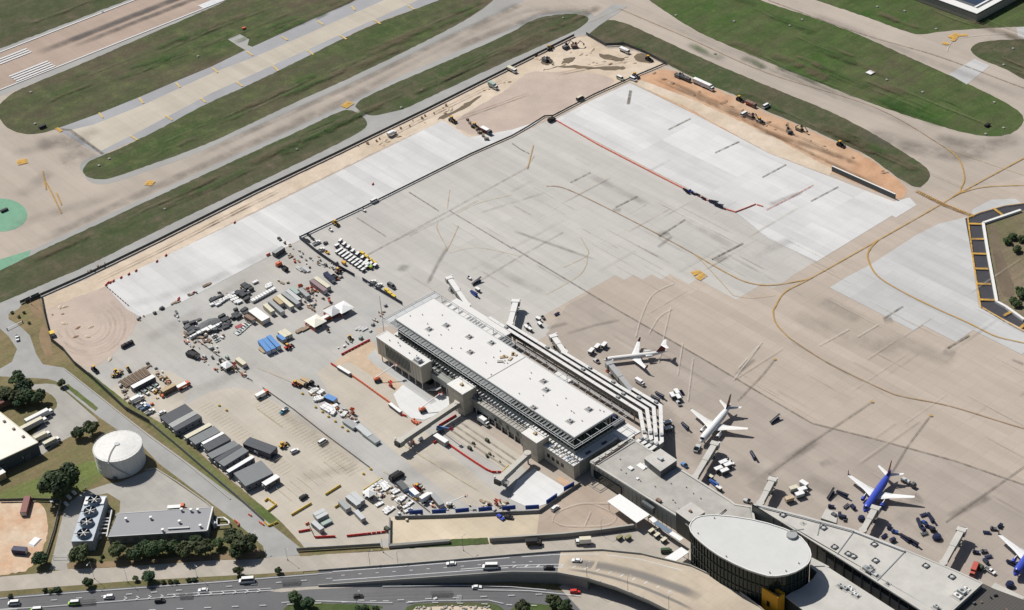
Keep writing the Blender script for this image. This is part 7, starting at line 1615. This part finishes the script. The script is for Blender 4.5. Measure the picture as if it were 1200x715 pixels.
veh('tanker', (1064,567), pheading((1057,561),(1072,570)), 'grey fuel truck by the right tailplane of the blue airliner', {'cab': DGREY, 'tank': LGREY}); veh('pickup', (1160,670), HU, 'pale pickup by the red truck at the pier edge', col(WHITE)); veh('boxtruck', (1141,671), pheading((1143,664),(1138,676)), 'red truck against the pier edge', {'cargo_box': plain('dusty red paint', (.42,.09,.07), .6), 'box_roof': MATS['dusty red paint'], 'cab': MATS['dusty red paint']}); veh('gpu', (1147,666), HU, 'dark green unit beside the red truck', {'housing': MATS['dark olive paint'], 'lid': MATS['dark olive paint']}, scale=1.5)
for px in ((803,223),(806,226),(812,227),(818,229),(824.5,233)): veh('dolly', px, HU, 'dark blue dolly in the line along the thin red barrier', group='dark blue dollies on the far apron')
veh('belt', (836,238), HU+.1, 'long dark blue loader at the end of the dolly line', NB); veh('belt', (842,242), HU+.1, 'long dark blue loader furthest right on the far apron', NB); veh('tug', (809.5,225), HU, 'blue tug among the dollies on the far apron')

# ================================================================ staging yard: stacks, piles, debris
def Z(o, x, y): return (o[0]+x/9.93, o[1]+y/9.93)
LY = (400,540)
for i, (x, y, sc) in enumerate(((445,250,1.3),(400,275,1.3),(370,300,1.2),(320,335,1.2),(350,350,1.2),(430,325,1),(500,285,1.5),(530,325,1.5),(470,355,.9),(640,365,1.4),(720,435,1.5),(690,465,1.6),(665,450,1.4),(800,500,1.4),(755,535,1.3),(780,580,1.5),(445,510,1.5),(300,415,1.3),(605,350,1.0),(480,265,1.3),(515,310,1.4),(430,255,1.2),(545,590,1.6),(520,565,1.5),(580,570,1.5),(1000,445,1.6),(975,470,1.2))):
    veh('pallet', Z(LY,x,y), HV+rr.uniform(-.2,.2), 'white flat sheet stack in the lower staging yard above the blue banners', group='white sheet stacks in the lower staging yard', scale=(sc*1.2,sc,.8))
for (x, y, sc) in ((665,195,2.2),(690,185,1.8),(755,205,1.9),(720,270,1.8),(745,285,1.5),(700,290,1.4),(800,370,2.2),(850,395,2.4),(880,420,2.0),(915,370,1.8),(1030,460,1.8),(1010,470,1.3),(900,445,1.6)):
    veh('pallet', Z((300,440),x,y), HV+rr.uniform(-.5,.5), 'white wrapped pile in the long staging row beside the drive lane', group='white wrapped piles in the staging row', scale=(sc*.9,sc*1.1,1.5))
for (x, y, sc) in ((490,470,1.5),(515,455,1.5),(540,445,1.6),(570,430,1.6),(595,440,1.5),(555,470,1.5),(620,420,1.5),(650,395,1.6),(700,360,1.6),(690,390,1.6),(725,385,1.6),(735,415,1.6),(760,410,1.5),(770,440,1.6),(800,445,1.5),(720,350,1.5),(1140,245,1.8),(1140,265,1.8),(985,212,1.5)):
    veh('pallet', Z((200,310),x,y), HV+rr.uniform(-.15,.15), 'white sheeted block beside the dark wrapped stacks at the upper yard edge', group='white sheeted blocks at the upper yard edge', scale=(sc,sc,1.3))
for k in range(8): veh('pallet', (298+3.1*k, 353-1.75*k), HV, 'white box, %s from the left in the long line behind the white roofed trailer' % ORD[k], group='white boxes in the long line', scale=(1.5,2.2,1.9))
for (x, y, sx, sy) in ((760,330,1.2,1.3),(800,350,1.3,1.4),(845,375,1.4,1.5),(890,395,1.4,1.5),(880,425,1.2,1.3),(840,320,1.2,1.4),(900,350,1.3,1.4),(860,250,1.2,1.4),(900,280,1.3,1.3),(940,300,1.2,1.2),(500,420,1.3,1.2),(580,385,1.2,1.0),(750,590,1.4,1.2),(790,620,1.5,1.3),(740,625,1.2,1.2),(860,545,1.6,1.6),(880,570,1.3,1.3),(760,540,1,1),(640,640,1.3,1.6),(600,620,1.4,1.0)):
    veh('pallet', Z((200,310),x,y), HV+rr.uniform(-.2,.2), 'dark wrapped stack beside the white sheeted blocks in the upper yard', {'wrapped_load': SHEET, 'strap': BLACK}, 'dark wrapped stacks in the upper yard', scale=(sx*rr.uniform(.9,1.6),sy*rr.uniform(1.2,2.2),rr.uniform(1.0,2.6)))
for (x, y, sx, sy, mt) in ((180,90,1.6,1.4,SHEET),(220,100,1.6,1.6,DGREY),(260,95,1.2,1.4,SHEET),(190,140,1.4,1.2,DGREY),(240,160,1.6,1.4,SHEET),(290,165,1.6,1.3,SHEET),(240,210,1.5,1.2,DGREY),(320,205,1.4,1.2,SHEET),(370,215,1.6,1.2,DGREY),(410,200,1.4,1.2,SHEET),(450,190,1.4,1.0,SHEET),(510,180,1.6,1.2,DGREY),(560,165,1.4,1.2,SHEET),(640,140,1.5,1.4,SHEET),(660,110,1.3,1.2,DGREY),(640,60,1.6,1.6,SHEET),(600,50,1.2,1.4,DGREY),(680,95,1.2,1.2,SHEET)):
    veh('pallet', Z((200,370),x,y), HV+rr.uniform(-.8,.8), 'dark heaped bundle in the left part of the yard round the grey mound', {'wrapped_load': mt, 'strap': BLACK}, 'dark heaped bundles round the grey mound', scale=(sx*rr.uniform(.8,1.5),sy*rr.uniform(1.0,2.0),rr.uniform(.9,2.3)))
for (x, y, sx) in ((400,185,2.6),(495,160,2.2),(280,248,1.6),(565,120,1.0)):
    veh('pallet', Z((200,370),x,y), HV, 'white sheet lying on the dark bundles by the grey mound', group='white sheets on the dark bundles', scale=(sx*1.6,sx*.7,2.3))
p = P(246,381); GM = MB(); rg = random.Random(12)
rings = []
for j in range(6):
    k = 1-j/5.0; rings.append([(p.x+(6.5*k+.2)*math.cos(6.283*i/16)*rg.uniform(.9,1.1), p.y+(8.5*k+.2)*math.sin(6.283*i/16)*rg.uniform(.9,1.1), -.2+2.6*(1-k**1.6)+rg.uniform(-.12,.12)) for i in range(16)])
GM.loft(rings); tag(GM.build('gravel_mound', plain('grey gravel', (.13,.135,.14), .95, var=.3, sc=2)), 'rounded mound of dark grey gravel among dark bundles in the yard', 'mound')
# laid out sheets by the brown container
for i in range(7):
    for j in range(3):
        if (i, j) == (1,0): continue
        q = Z((200,370), 755+24*i+18*j, 190-21*i+12*j); veh('pallet', q, HV, 'flat grey green sheet in the laid out field beside the brown container', {'wrapped_load': (TEAL, WHITE2, LGREY)[(i+j) % 3]}, 'grey green sheets laid out beside the brown container', scale=(1.2,1.2,.35))
veh('pallet', Z((200,370),797,128), HV, 'red sheet among the grey green ones beside the brown container', {'wrapped_load': plain('red sheet', (.32,.05,.06), .6)}, scale=(1.8,2.4,.6))
for i in range(8): veh('pallet', Z((200,370), 490+16*(i%4)+24*(i//4), 235+22*(i%4)-12*(i//4)), HV, 'small flat panel in the laid out lines near the dark bundles', {'wrapped_load': (WHITE2, DGREY, LGREY, TEAL)[i % 4]}, 'small flat panels in laid out lines', scale=(.9,.8,.3))
# pipes and tubes
for px in ((419.5,385),(423.5,385.5),(427.5,386)): spawn('pipes', P(*px), HV, 'white pipe bundle lying near the corner of the new wing', 'white pipe bundles near the new wing', {'pipe': WHITE}, .7)
for px, mt in (((351,315.5),LGREY),((355,317),DGREY),((359,316.5),LGREY)): spawn('pipes', P(*px), HU, 'long grey pipe bundle among the debris by the dark screen fence', 'grey pipe bundles among the debris', {'pipe': mt})
for px in ((523,596),(536,597.5)): spawn('pipes', P(*px), HU, 'thin pale pipe bundle above the blue banners', 'thin pipe bundles above the blue banners', None, .5)
for px in ((575.5,595),(574,594)): spawn('pallet', P(*px), HU, 'pale sheets lying above the blue banners near the second bridge', 'pale sheets above the blue banners', None, (2.5,1.2,.5))
# timber and odd debris, scattered as it lies
def scatter(n, x0, y0, x1, y1, skew, what, label, group, seed):
    q = random.Random(seed)
    for i in range(n):
        u, v = q.random(), q.random(); x = x0+(x1-x0)*u; y = y0+(y1-y0)*u+skew*(v-.5); k, mats = q.choice(what)
        spawn(k, P(x,y), q.choice((HU,HV))+q.uniform(-.5,.5), label, group, mats, q.uniform(.42,1.0))
TIM = [('lumber', None), ('lumber', {'board': DWOOD}), ('crate', {'box': TAN, 'lid': CREAM}), ('genset', {'housing': LGREY}), ('pallet', {'wrapped_load': LGREY}), ('crate', {'box': RED, 'lid': ORANGE}), ('crate', None), ('pallet', {'wrapped_load': WOOD}), ('crate', {'box': BROWN}), ('pallet', {'wrapped_load': BROWN}), ('genset', {'housing': DGREY}), ('pallet', {'wrapped_load': DGREY}), ('crate', {'box': WHITE2, 'lid': WHITE})]
scatter(44, 322,288, 398,320, 22, TIM, 'small bundle of timber or crated material in the debris by the dark screen fence', 'debris by the dark screen fence', 41)
scatter(14, 364,303, 402,327, 12, TIM, 'small brown bundle in the debris along the dark screen fence', 'debris along the dark screen fence', 42)
scatter(46, 214,388, 262,432, 26, TIM, 'small timber pile or crate in the scatter left of the dark rail', 'timber scatter left of the dark rail', 43)
scatter(20, 240,392, 258,414, 14, TIM, 'small crate or plank pile right of the dark rail', 'timber scatter right of the dark rail', 44)
scatter(12, 352,338, 372,352, 12, TIM, 'small timber pile in the gap of the container row', 'timber in the container row', 45)
scatter(12, 355,352, 370,362, 10, TIM, 'small timber pile in front of the container row', 'timber in front of the container row', 46)
scatter(22, 186,440, 206,452, 10, TIM+[('genset', {'housing': TAN}), ('genset', {'housing': WHITE})], 'odd piece of equipment heaped above the tan container', 'heaped equipment above the tan container', 47)
scatter(10, 130,441, 152,432, 6, [('loader', {'body': TAN, 'lift_arm': TAN}), ('lumber', None), ('lumber', {'board': TAN}), ('crate', None)], 'tan timber or machine beside the ribbed decking stack', 'timber beside the decking stack', 48)
scatter(8, 172,430, 192,440, 10, TIM, 'dark timber piece beyond the end of the decking stack', 'timber beyond the decking stack', 49)
scatter(10, 140,452, 152,470, 6, TIM, 'small crate between the decking stack and the grass strip', 'crates near the grass strip', 50)
scatter(24, 395,478, 420,497, 10, TIM+[('genset', {'housing': TAN}),('pallet', None)], 'small crate or wrapped piece between the white piles and grey boxes', 'small pieces in the staging row', 51)
scatter(34, 442,578, 480,602, 22, TIM+[('pallet', None), ('pallet', None)], 'small timber or sheet piece lying between the white stacks', 'small pieces between the white stacks', 52)
scatter(20, 484,565, 512,592, 16, TIM+[('pallet', None)], 'small piece of equipment right of the thin rail', 'small equipment right of the thin rail', 53)
scatter(12, 560,588, 596,600, 8, TIM, 'small dark piece above the blue banner fence', 'small pieces above the banner fence', 54)
scatter(12, 432,384, 456,360, 14, TIM+[('genset', None), ('genset', {'housing': DGREY}), ('pallet', {'wrapped_load': SHEET})], 'equipment piece at the left corner of the new wing', 'equipment at the wing corner', 55)
scatter(10, 392,408, 424,396, 8, [('genset', {'housing': DGREY}), ('pallet', None), ('crate', None), ('genset', {'housing': TEAL}), ('loader', {'body': DGREY})], 'generator or wrapped load lined up above the red barrier row', 'loads above the red barrier row', 56)
scatter(8, 266,418, 275,440, 10, [('genset', {'housing': TEAL}), ('crate', None), ('genset', {'housing': DGREY})], 'grey green unit beside the dark rail', 'units beside the dark rail', 57)
scatter(12, 466,405, 520,470, 10, [('crate', {'box': LGREY}), ('pallet', {'wrapped_load': DGREY}), ('genset', {'housing': DGREY})], 'small dark item on the walkway beside the new front block', 'items beside the new front block', 58)
scatter(8, 384,372, 396,364, 6, [('crate', {'box': BROWN}), ('genset', {'housing': DGREY}), ('lumber', None)], 'small machine near the upper canopies', 'machines near the canopies', 59)
scatter(6, 540,508, 588,545, 8, [('crate', {'box': DGREY}), ('genset', {'housing': MATS['dark olive paint']})], 'small dark item on the tan lane paving', 'items on the lane paving', 60)
scatter(10, 202,357, 246,333, 3, [('lumber', {'board': DWOOD}), ('lumber', None), ('genset', None)], 'timber pile in the line along the lower edge of the white slab', 'timber along the white slab', 61)
scatter(8, 158,376, 192,362, 5, [('genset', None), ('lumber', None), ('genset', {'housing': DGREY}), ('crate', {'box': RED})], 'small dark machine at the corner of the gravel field', 'machines at the gravel corner', 62)
for i, px in enumerate(((145.5,407),(149.5,405),(153.5,403))): spawn('genset', P(*px), HV, 'dark generator in the row of three on the gravel field edge', 'dark generators on the gravel edge', {'housing': BLACK}, 1.3)
spawn('loader', P(111,434.5), HU, 'dark machine by the fence at the foot of the gravel field', None, {'body': BLACK, 'lift_arm': BLACK}); spawn('lumber', P(352,387.5), HV, 'pallet of timber left of the cream canopy', None, None, 1.4); spawn('lumber', P(358,385.5), HV, 'second pallet of timber touching the cream canopy', None, None, 1.4); spawn('reel', P(384.5,388.5), HU, 'dark reel below the cream canopy'); spawn('lumber', P(386,361.5), HV, 'dark timber stack above the grey canopy', None, {'board': DWOOD}, 1.6)
spawn('barrier', P(314.5,299), HV, 'orange barrier left of the grey storage container', None, {'shell': ORANGE}, 1.4); spawn('genset', P(327,311), HV, 'orange machine among the debris at the left', None, {'housing': ORANGE}, 1.5); spawn('dumpster', P(334,316.5), HU, 'black skip below the orange machine', None, {'bin': BLACK}, 1.2); spawn('dumpster', P(227,417), HU, 'black skip in the timber scatter', None, {'bin': BLACK}, 1.6)
spawn('loader', P(338,408), HV, 'red machine beside the blue containers', None, {'body': RED, 'lift_arm': RED}); spawn('lumber', P(308,411), HU, 'tan beam along the foot of the blue containers', None, {'board': TAN}, 1.4)
spawn('dumpster', P(392,326), HU, 'dark skip at the end of the debris', None, {'bin': MATS['dark olive paint']}, 1.1); spawn('genset', P(454,622), HU, 'dark box at the right end of the long red barrier row', None, {'housing': MATS['dark olive paint']}, 1.4)
spawn('loader', P(397,319), HV, 'brown machine by the dark screen fence gap', None, {'body': BROWN, 'lift_arm': BROWN})
# far construction machines
for k, px, rz, lab, mats in (('excavator',(795,90.5),HU,'dark machine at the top of the orange dirt',{'house': DGREY,'boom': DGREY}),('dumper',(803.5,94),HU,'dark truck on the orange dirt next to the white trucks',{'tipper_body': DGREY,'cab': DGREY,'box_roof': DGREY}),('semi_small',(819.5,99.5),HU,'white truck on the dirt, left of the pair',{'cargo_box': LGREY}),('semi_small',(829.5,104),HU,'white truck on the dirt, right of the pair',{'cargo_box': LGREY}),('loader',(866.5,118),HU,'black and white machine at the grass edge',{'body': BLACK,'lift_arm': BLACK}),('dumper',(880,124),HU,'red truck at the grass edge',{'tipper_body': plain('dull red paint', (.28,.06,.04), .5),'cab': BROWN,'box_roof': BROWN}),('van',(898,125.5),HV,'white van on the dirt by the grass',{'body': WHITE,'roof': WHITE}),('van',(872.5,135),HV,'white vehicle left of the big tyred machine',{'body': WHITE,'roof': WHITE}),('excavator',(880,138),HU,'brown machine beside the big tyred one',{'house': BROWN,'boom': BROWN}),('loader',(890.5,143.5),HU,'large pale machine on big tyres on the dirt',{'body': LGREY,'lift_arm': DGREY}),('excavator',(925,155),HU+2.6,'brown excavator on the orange dirt',{'house': BROWN,'boom': TAN}),('excavator',(937,152.5),HU,'tan excavator beside the brown one',{'house': TAN,'boom': TAN}),('loader',(984.5,171),HU,'white topped black machine alone on the dirt',{'body': BLACK,'lift_arm': BLACK}),('dumper',(732,61),HU,'white truck on the bare dirt in the top corner',{'tipper_body': WHITE2,'cab': WHITE,'box_roof': WHITE}),('loader',(760,70.5),HU,'black machine near the fence corner',{'body': BLACK,'lift_arm': BLACK}),('loader',(744.5,90.5),HU,'dark machine with white cab at the fence gap',{'body': DGREY,'lift_arm': WHITE}),('van',(742,94),HU,'white vehicle at the fence gap',{'body': WHITE,'roof': WHITE}),('excavator',(639.5,71.5),HU,'dark machine on the dark earth',{'house': DGREY,'boom': DGREY}),('loader',(644,58),HV,'dark machine against the perimeter fence',{'body': DGREY}),('excavator',(663.5,56.5),HV,'dark excavator by the sand heap',{'house': DGREY,'boom': BROWN}),('excavator',(673.5,55.5),HU+1,'brown excavator by the sand heap',{'house': BROWN,'boom': BROWN}),('boxtruck',(578,103),HU,'dark green box truck on the sand strip',{'cargo_box': TEAL,'box_roof': TEAL}),('dumper',(600,83.5),HU,'tan truck at the top of the gravel',{'tipper_body': CREAM,'cab': WHITE,'box_roof': CREAM}),('van',(727,93),HU,'white vehicle on the strip by the site fence',{'body': CREAM,'roof': WHITE}),('van',(680,116.5),HV,'cream and black vehicle by the site fence',{'body': DGREY,'roof': CREAM}),('van',(646.5,141.5),HV,'dark small vehicle at the red barrier start',{'body': BLACK,'roof': BLACK}),('van',(459,336.5),HU,'small dark vehicle near the terminal corner mast',{'body': DGREY,'roof': DGREY})):
    spawn(k, P(*px), rz, lab, None, mats, 1.1)
# by the end of the new white slab, near the gravel
for k, px, lab in (('loader',(530,142.5),'dark loader at the end of the sand strip'),('loader',(557,150),'dark machine by the pale kerb at the slab end'),('dumper',(570,155.5),'red and dark truck at the slab end')): spawn(k, P(*px), HU, lab, None, {'body': DGREY, 'tipper_body': MAROON, 'cab': DGREY}, 1.2)
spawn('boxtruck', P(459.5,158.5), HV, 'white truck parked on the sand beside the perimeter fence', None, None, .9)
for i in range(10): spawn('crate', P(548+2.6*i, 141+2.5*i+(i%3)*1.2), .3*i, 'dark chunk in the kerb heap at the end of the white slab', 'chunks at the slab end', {'box': (DGREY, WOOD, CONC)[i % 3]}, 1.3)
for i in range(9): spawn('crate', P(103+2.4*i+(i*7%5)*.6, 318-1.2*i+(i*5%4)*.9), .3*i, 'broken piece beside the perimeter fence at the sand strip', 'broken pieces by the perimeter fence', {'box': (DWOOD, WOOD, CONC)[i % 3]}, .5+(i*3%4)*.15)
for i in range(14): spawn('crate', P(420+7.8*i+(i*7%5)*1.4, 171-3.7*i+(i*5%4)*.9), .3*i, 'rubble piece along the sand beside the far perimeter fence', 'rubble along the far fence', {'box': (DWOOD, WOOD, CONC)[i % 3]}, .5+(i*3%4)*.2)
scatter(16, 205,372, 262,392, 14, [('crate', {'box': DGREY}), ('genset', {'housing': BLACK}), ('crate', {'box': WHITE2, 'lid': WHITE}), ('pallet', None), ('lumber', {'board': DGREY})], 'small dark or white piece among the bundles round the grey mound', 'small pieces round the grey mound', 63)
scatter(14, 246,352, 300,334, 12, [('crate', {'box': DGREY}), ('genset', {'housing': BLACK}), ('crate', {'box': WHITE2, 'lid': WHITE}), ('genset', {'housing': GREY})], 'small dark or white piece along the upper stack group', 'small pieces along the upper stacks', 64)
VAR = [('crate', {'box': YELLOW, 'lid': DYEL}), ('crate', {'box': TAN, 'lid': CREAM}), ('genset', {'housing': ORANGE}), ('genset', {'housing': CREAM}), ('lumber', None), ('tug', {'body': DYEL}), ('reel', None), ('pallet', {'wrapped_load': TAN}), ('scissor', None), ('crate', {'box': LBLUE, 'lid': WHITE})]
scatter(16, 178,470, 206,448, 14, VAR, 'small yellow, tan or orange item among the parked pickups and trucks', 'small items among the pickups', 65)
scatter(18, 440,574, 500,600, 22, VAR, 'small coloured item among the white sheet stacks', 'coloured items among the sheet stacks', 66)
scatter(14, 364,458, 420,494, 10, VAR, 'small coloured item beside the white wrapped piles', 'coloured items beside the wrapped piles', 67)
scatter(16, 255,424, 294,438, 14, VAR, 'small coloured item near the small canopy on the dark rail', 'coloured items near the small canopy', 68)
scatter(14, 322,330, 392,352, 10, VAR, 'small coloured item beside the row of parked containers', 'coloured items beside the containers', 69)
scatter(10, 520,595, 600,590, 6, VAR, 'small coloured item above the blue banner fence', 'coloured items above the banner fence', 70)
# heaps of soil on the earthworks
HEAP = plain('heaped soil', seen(176,142,112), .95, var=.3, sc=1.2); HEAP2 = plain('heaped pale soil', seen(220,198,170), .95, var=.25, sc=1.2)
def heapmesh(seed):
    q = random.Random(seed); m_ = MB(); rings = []
    for j in range(5):
        k = 1-j/4.0; rings.append([((2.6*k+.12)*math.cos(6.283*i/12)*q.uniform(.8,1.2), (1.7*k+.12)*math.sin(6.283*i/12)*q.uniform(.8,1.2), -.45+1.6*(1-k**1.5)+q.uniform(-.1,.1)) for i in range(12)])
    m_.loft(rings); return m_.mesh('soil_heap')
HM = [heapmesh(s_) for s_ in (1,2,3)]; q = random.Random(71)
for (x0,y0,x1,y1,skew,n,mt,lab,gr) in ((760,84,1040,205,10,26,HEAP,'small heap of brown soil on the orange dirt strip','soil heaps on the orange strip'),(620,66,745,66,22,24,HEAP2,'small heap of pale soil on the bare dirt at the top corner','soil heaps at the top corner'),(440,172,600,92,5,18,HEAP2,'low pale spoil heap along the sand strip','spoil heaps along the sand strip'),(60,362,130,410,30,10,HEAP2,'low heap on the gravel field edge','low heaps on the gravel field')):
    for i in range(n):
        f = q.random(); o = link('soil_heap', HM[i % 3], mt if q.random() < .7 else (HEAP2 if mt is HEAP else HEAP), None, P(x0+(x1-x0)*f, y0+(y1-y0)*f+skew*(q.random()-.5)), q.uniform(0,6)); s_ = q.uniform(.25,.75); o.scale = (s_*1.2, s_, s_*.6); tag(o, lab, 'soil heap', gr)
# runway fittings in the grass
for px in ((120,14),(36,108),(41,145),(232,66),(494,106),(525,92),(470,126),(348,175),(660,21),(193,245),(116,194),(128,186),(911,105*0+0) if False else (1028,8),(1060,13),(925.5,30),(940,23),(1081,108),(1039,93.5),(1187,57),(1176,76),(1165,120),(1155,157),(1176,150),(838,63),(792,18),(860,25),(1097,34)):
    p = P(*px); b = MB(); b.cbox((0,0,-.4),(1.5,1.5,.75)); t = thing('airfield_light_box', 'small pale airfield light base standing in the grass', 'light base', p, 0, 'light bases in the airfield grass'); b.build('base', CONC, t); b = MB(); b.cyl((0,0,.3),.3,.4,8); b.build('lamp', LGREY, t)
for px, s, lab in (((1020,85.5),(5,4.5,.5),'white square pad in the green grass'),((1157,147.5),(4,2,1.2),'black sign board in the grass tip'),((50,149.5),(5,2,1.5),'black sign board in the grass by the runway'),((286,34),(3,1.5,1.2),'orange box beside the small concrete pad'),((5,247),(5,2,1),'dark sign board on the green circle')):
    p = P(*px); t = thing('sign_board' if 'sign' in lab else 'ground_box', lab, 'sign board' if 'sign' in lab else 'box', p, HV); b = MB(); b.cbox((0,0,.1),s); b.build('panel', WHITE if 'white' in lab else (ORANGE if 'orange' in lab else BLACK), t); b = MB(); b.cbox((0,0,-.4),(s[0]*.8,s[1]*.5,.5)); b.build('base', CONC, t)

# ================================================================ trees
T_ = tree
T_('rounded dark oak standing alone beside the perimeter road above the clump', (19.6,443), 9)
for px, r_, lab in (((28,453),9.5,'dark oak in the clump at the upper left, top one'),((5,461),9,'dark oak in the clump at the left edge'),((17,464),9,'dark oak in the clump, lower left one'),((31,464),9.5,'dark oak at the middle of the clump'),((44,465),9,'dark oak at the right end of the clump'),((22,470),7,'dark oak at the foot of the clump')): T_(lab, px, r_)
T_('small dark tree at the bend of the perimeter road', (72,448.5), 4.8); T_('dark oak left of the tank, right one of two', (106.5,500.5), 9.5); T_('dark oak left of the tank, left one of two', (91,507), 7.5)
T_('very large dark oak on the lawn left of the cooling towers', (68,563), 22, zf=.85); T_('dark tree at the corner of the dirt lot by the plant driveway', (46,654.5), 8.5); T_('dark tree right of the plant driveway', (92,649), 11)
for px, r_, lab in (((137,644),10,'dark tree leftmost in the row before the plant building'),((158,648),9.5,'dark tree second in the row before the plant building'),((181,642),12.5,'large dark tree in the middle of the row before the plant building'),((169,640),8,'smaller dark tree behind the middle of the plant row'),((217.5,643),11,'dark tree fourth in the row before the plant building'),((239,641),10.5,'dark tree fifth in the row before the plant building'),((199,640),8,'dark tree behind the fourth in the plant row'),((230,632),7,'dark tree behind the fifth against the wall')): T_(lab, px, r_)
T_('bright green small tree at the right end of the plant row', (255,636), 6.5, None, 1, LEAF2); T_('large oak right of the plant building, left crown', (272,628), 11); T_('large oak right of the plant building, right crown', (287,637), 12.5); T_('oak crown below the large pair by the road', (277,645), 9)
for px, r_, lab in (((103,682),6,'small street tree left of the white car on the verge'),((173.7,675),7.5,'street tree in the verge above the highway, the largest there'),((158.6,677.5),3.2,'sparse young street tree in the verge'),((279,668.5),6,'street tree behind the white shuttle bus'),((325.7,668),4,'small street tree on the verge right of the shuttle bus')): T_(lab, px, r_, None, 1, LEAF2 if 'sparse' in lab else None)
for px, r_, lab in (((345.5,700),8.5,'dark tree on the median, left of the pair'),((360.5,706),8,'dark tree on the median, right of the pair'),((612.6,710.5),9,'dark tree on the lower island, leftmost'),((649,704),9,'dark tree on the lower island, left of the pair at right'),((661,709),8,'dark tree on the lower island, right of the pair')): T_(lab, px, r_)
for px in ((53,691.5),(67,691),(191,682),(199.6,682),(206.4,681.5),(221,679.5),(228,679),(59.5,693),(12,698.5)): T_('small round dark bush on the verge of the highway', px, 3 if px[0] != 67 else 4, 'round bushes on the highway verge', name='bush')
for px in ((428,712),(440,713),(420,713.5)): T_('dark low bush at the bottom edge island', px, 4, 'bushes on the bottom island', name='bush')
for px in ((1187,277),(1192,292),(1181,282),(1195,340),(1188,352),(1198,346),(1192,356),(1199,280)): T_('scrubby bush inside the retention basin', px, 5, 'scrub in the retention basin', .8, LEAF2, 'bush')
for px in ((22,371),(14,366),(34,378),(28,366)): T_('scrubby brown green bush at the road corner', px, 1.8, 'scrub at the road corner', .8, LEAF2, 'bush')
for px in ((120,652),(118,657)): T_('tiny bush beside the dark tree by the plant', px, 2, 'tiny bushes by the plant', name='bush')
rocks = random.Random(6); rk = MB(); rk.add([(-.5,-.4,-.1),(.5,-.5,-.1),(.6,.4,-.1),(-.4,.5,-.1),(-.3,-.2,.35),(.3,-.3,.4),(.35,.2,.3),(-.2,.3,.38)], [(4,5,6,7),(0,1,5,4),(1,2,6,5),(2,3,7,6),(3,0,4,7)]); rkm = rk.mesh('boulder')
for i in range(40):
    p = P(rocks.uniform(488,575), rocks.uniform(710,714)); o = link('boulder', rkm, CONC, None, p, rocks.uniform(0,6)); s = rocks.uniform(.7,1.5); o.scale = (s,s,s); tag(o, 'pale boulder in the rock bed of the bottom island', 'boulder', 'boulders in the rock bed')

# ================================================================ lamps and masts
pole('tall mast at the left corner of the new wing', (448,372), 15, None, 0, name='light_mast', r=.28)
q = P(448,372,15); b = MB(); b.cbox((q.x-6,q.y+6,0),(.1,.1,.1))
M1 = pole('white headed lamp post beside the dark tree by the plant driveway', (110.5,678), 11, None, 2.2, HU-R(60), head=WHITE)
for px in ((149.5,682),(231,676),(337,656)): pole('slim lamp post on the verge above the highway', px, 8, 'lamp posts on the verge', 1.6, HU)
for px in ((434,664),(467,664),(543,645),(705,627),(419,712)): pole('slim dark lamp post beside the ramp and service road', px, 9, 'dark lamp posts by the ramp', 1.8, HV, mat=DGREY)
for x in (688,736,784):
    c = ramp_pt(x, .02); t = thing('street_lamp', 'slim lamp post on the near parapet of the ramp road', 'lamp post', c, HV, 'lamp posts on the ramp parapet'); b = MB(); b.tube((0,0,0),(0,0,9),.12,6,.07); b.build('pole', DGREY, t); b = MB(); b.tube((0,0,8.9),(1.8,0,9.3),.06,5); b.build('arm', DGREY, t); b = MB(); b.cbox((2,0,9.2),(.9,.35,.16)); b.build('lamp_head', LGREY, t)
pole('lamp post beside the large oaks at the road mouth', (300,644), 11, None, 1.6, HV)
pole('tall pole standing at the left end of the boundary wall', (449,647), 9, None, 0, name='utility_pole', mat=DGREY)
for px in ((37,357),(100,572),(96,590)): pole('small lamp post at the left roadside', px, 6, 'small lamp posts at the left roadside', 1.2, HU)
# barrier gate across the left road
a, c = P(8,385,1.2), P(26,376,1.2); t = thing('barrier_gate', 'white swing gate across the perimeter road at the left', 'gate', (0,0,0)); b = MB(); b.bar(a, c, .3, .25); b.build('boom', WHITE, t)
for p in (a, c): b = MB(); b.cbox((p.x,p.y,0),(.5,.5,1.5)); b.build('post', DGREY, t)
# driveway gate bars by the plant
for y in (650.5, 654): 
    a, c = P(62,y,1.0), P(79,y-.5,1.0); t = thing('driveway_gate', 'pale pipe gate across the plant driveway, %s one' % ('upper' if y < 652 else 'lower'), 'gate', (0,0,0)); b = MB(); b.tube(a, c, .12, 6); b.build('rail', WHITE2, t)
    for p in (a, c): b = MB(); b.tube((p.x,p.y,-.3),(p.x,p.y,1.2),.12,6); b.build('post', STEEL, t)
for px, lab in (((87,578),'white box under the big oak, right one'),((81,583),'white box under the big oak, middle one'),((60.5,588),'white box under the big oak, left one'),((77.5,591),'flat white slab beside the thin fence')):
    p = P(*px); o = MB().cbox((p.x,p.y,-.3),(2.8,1.6,1.2)).build('utility_box', WHITE2); tag(o, lab, 'box')
p = P(40.5,635); b = MB(); b.cbox((p.x,p.y,-.3),(5,7,.8),.4,.7); tag(b.build('sheet_heap', TARP), 'crumpled white sheeting on the dirt lot', 'sheeting')
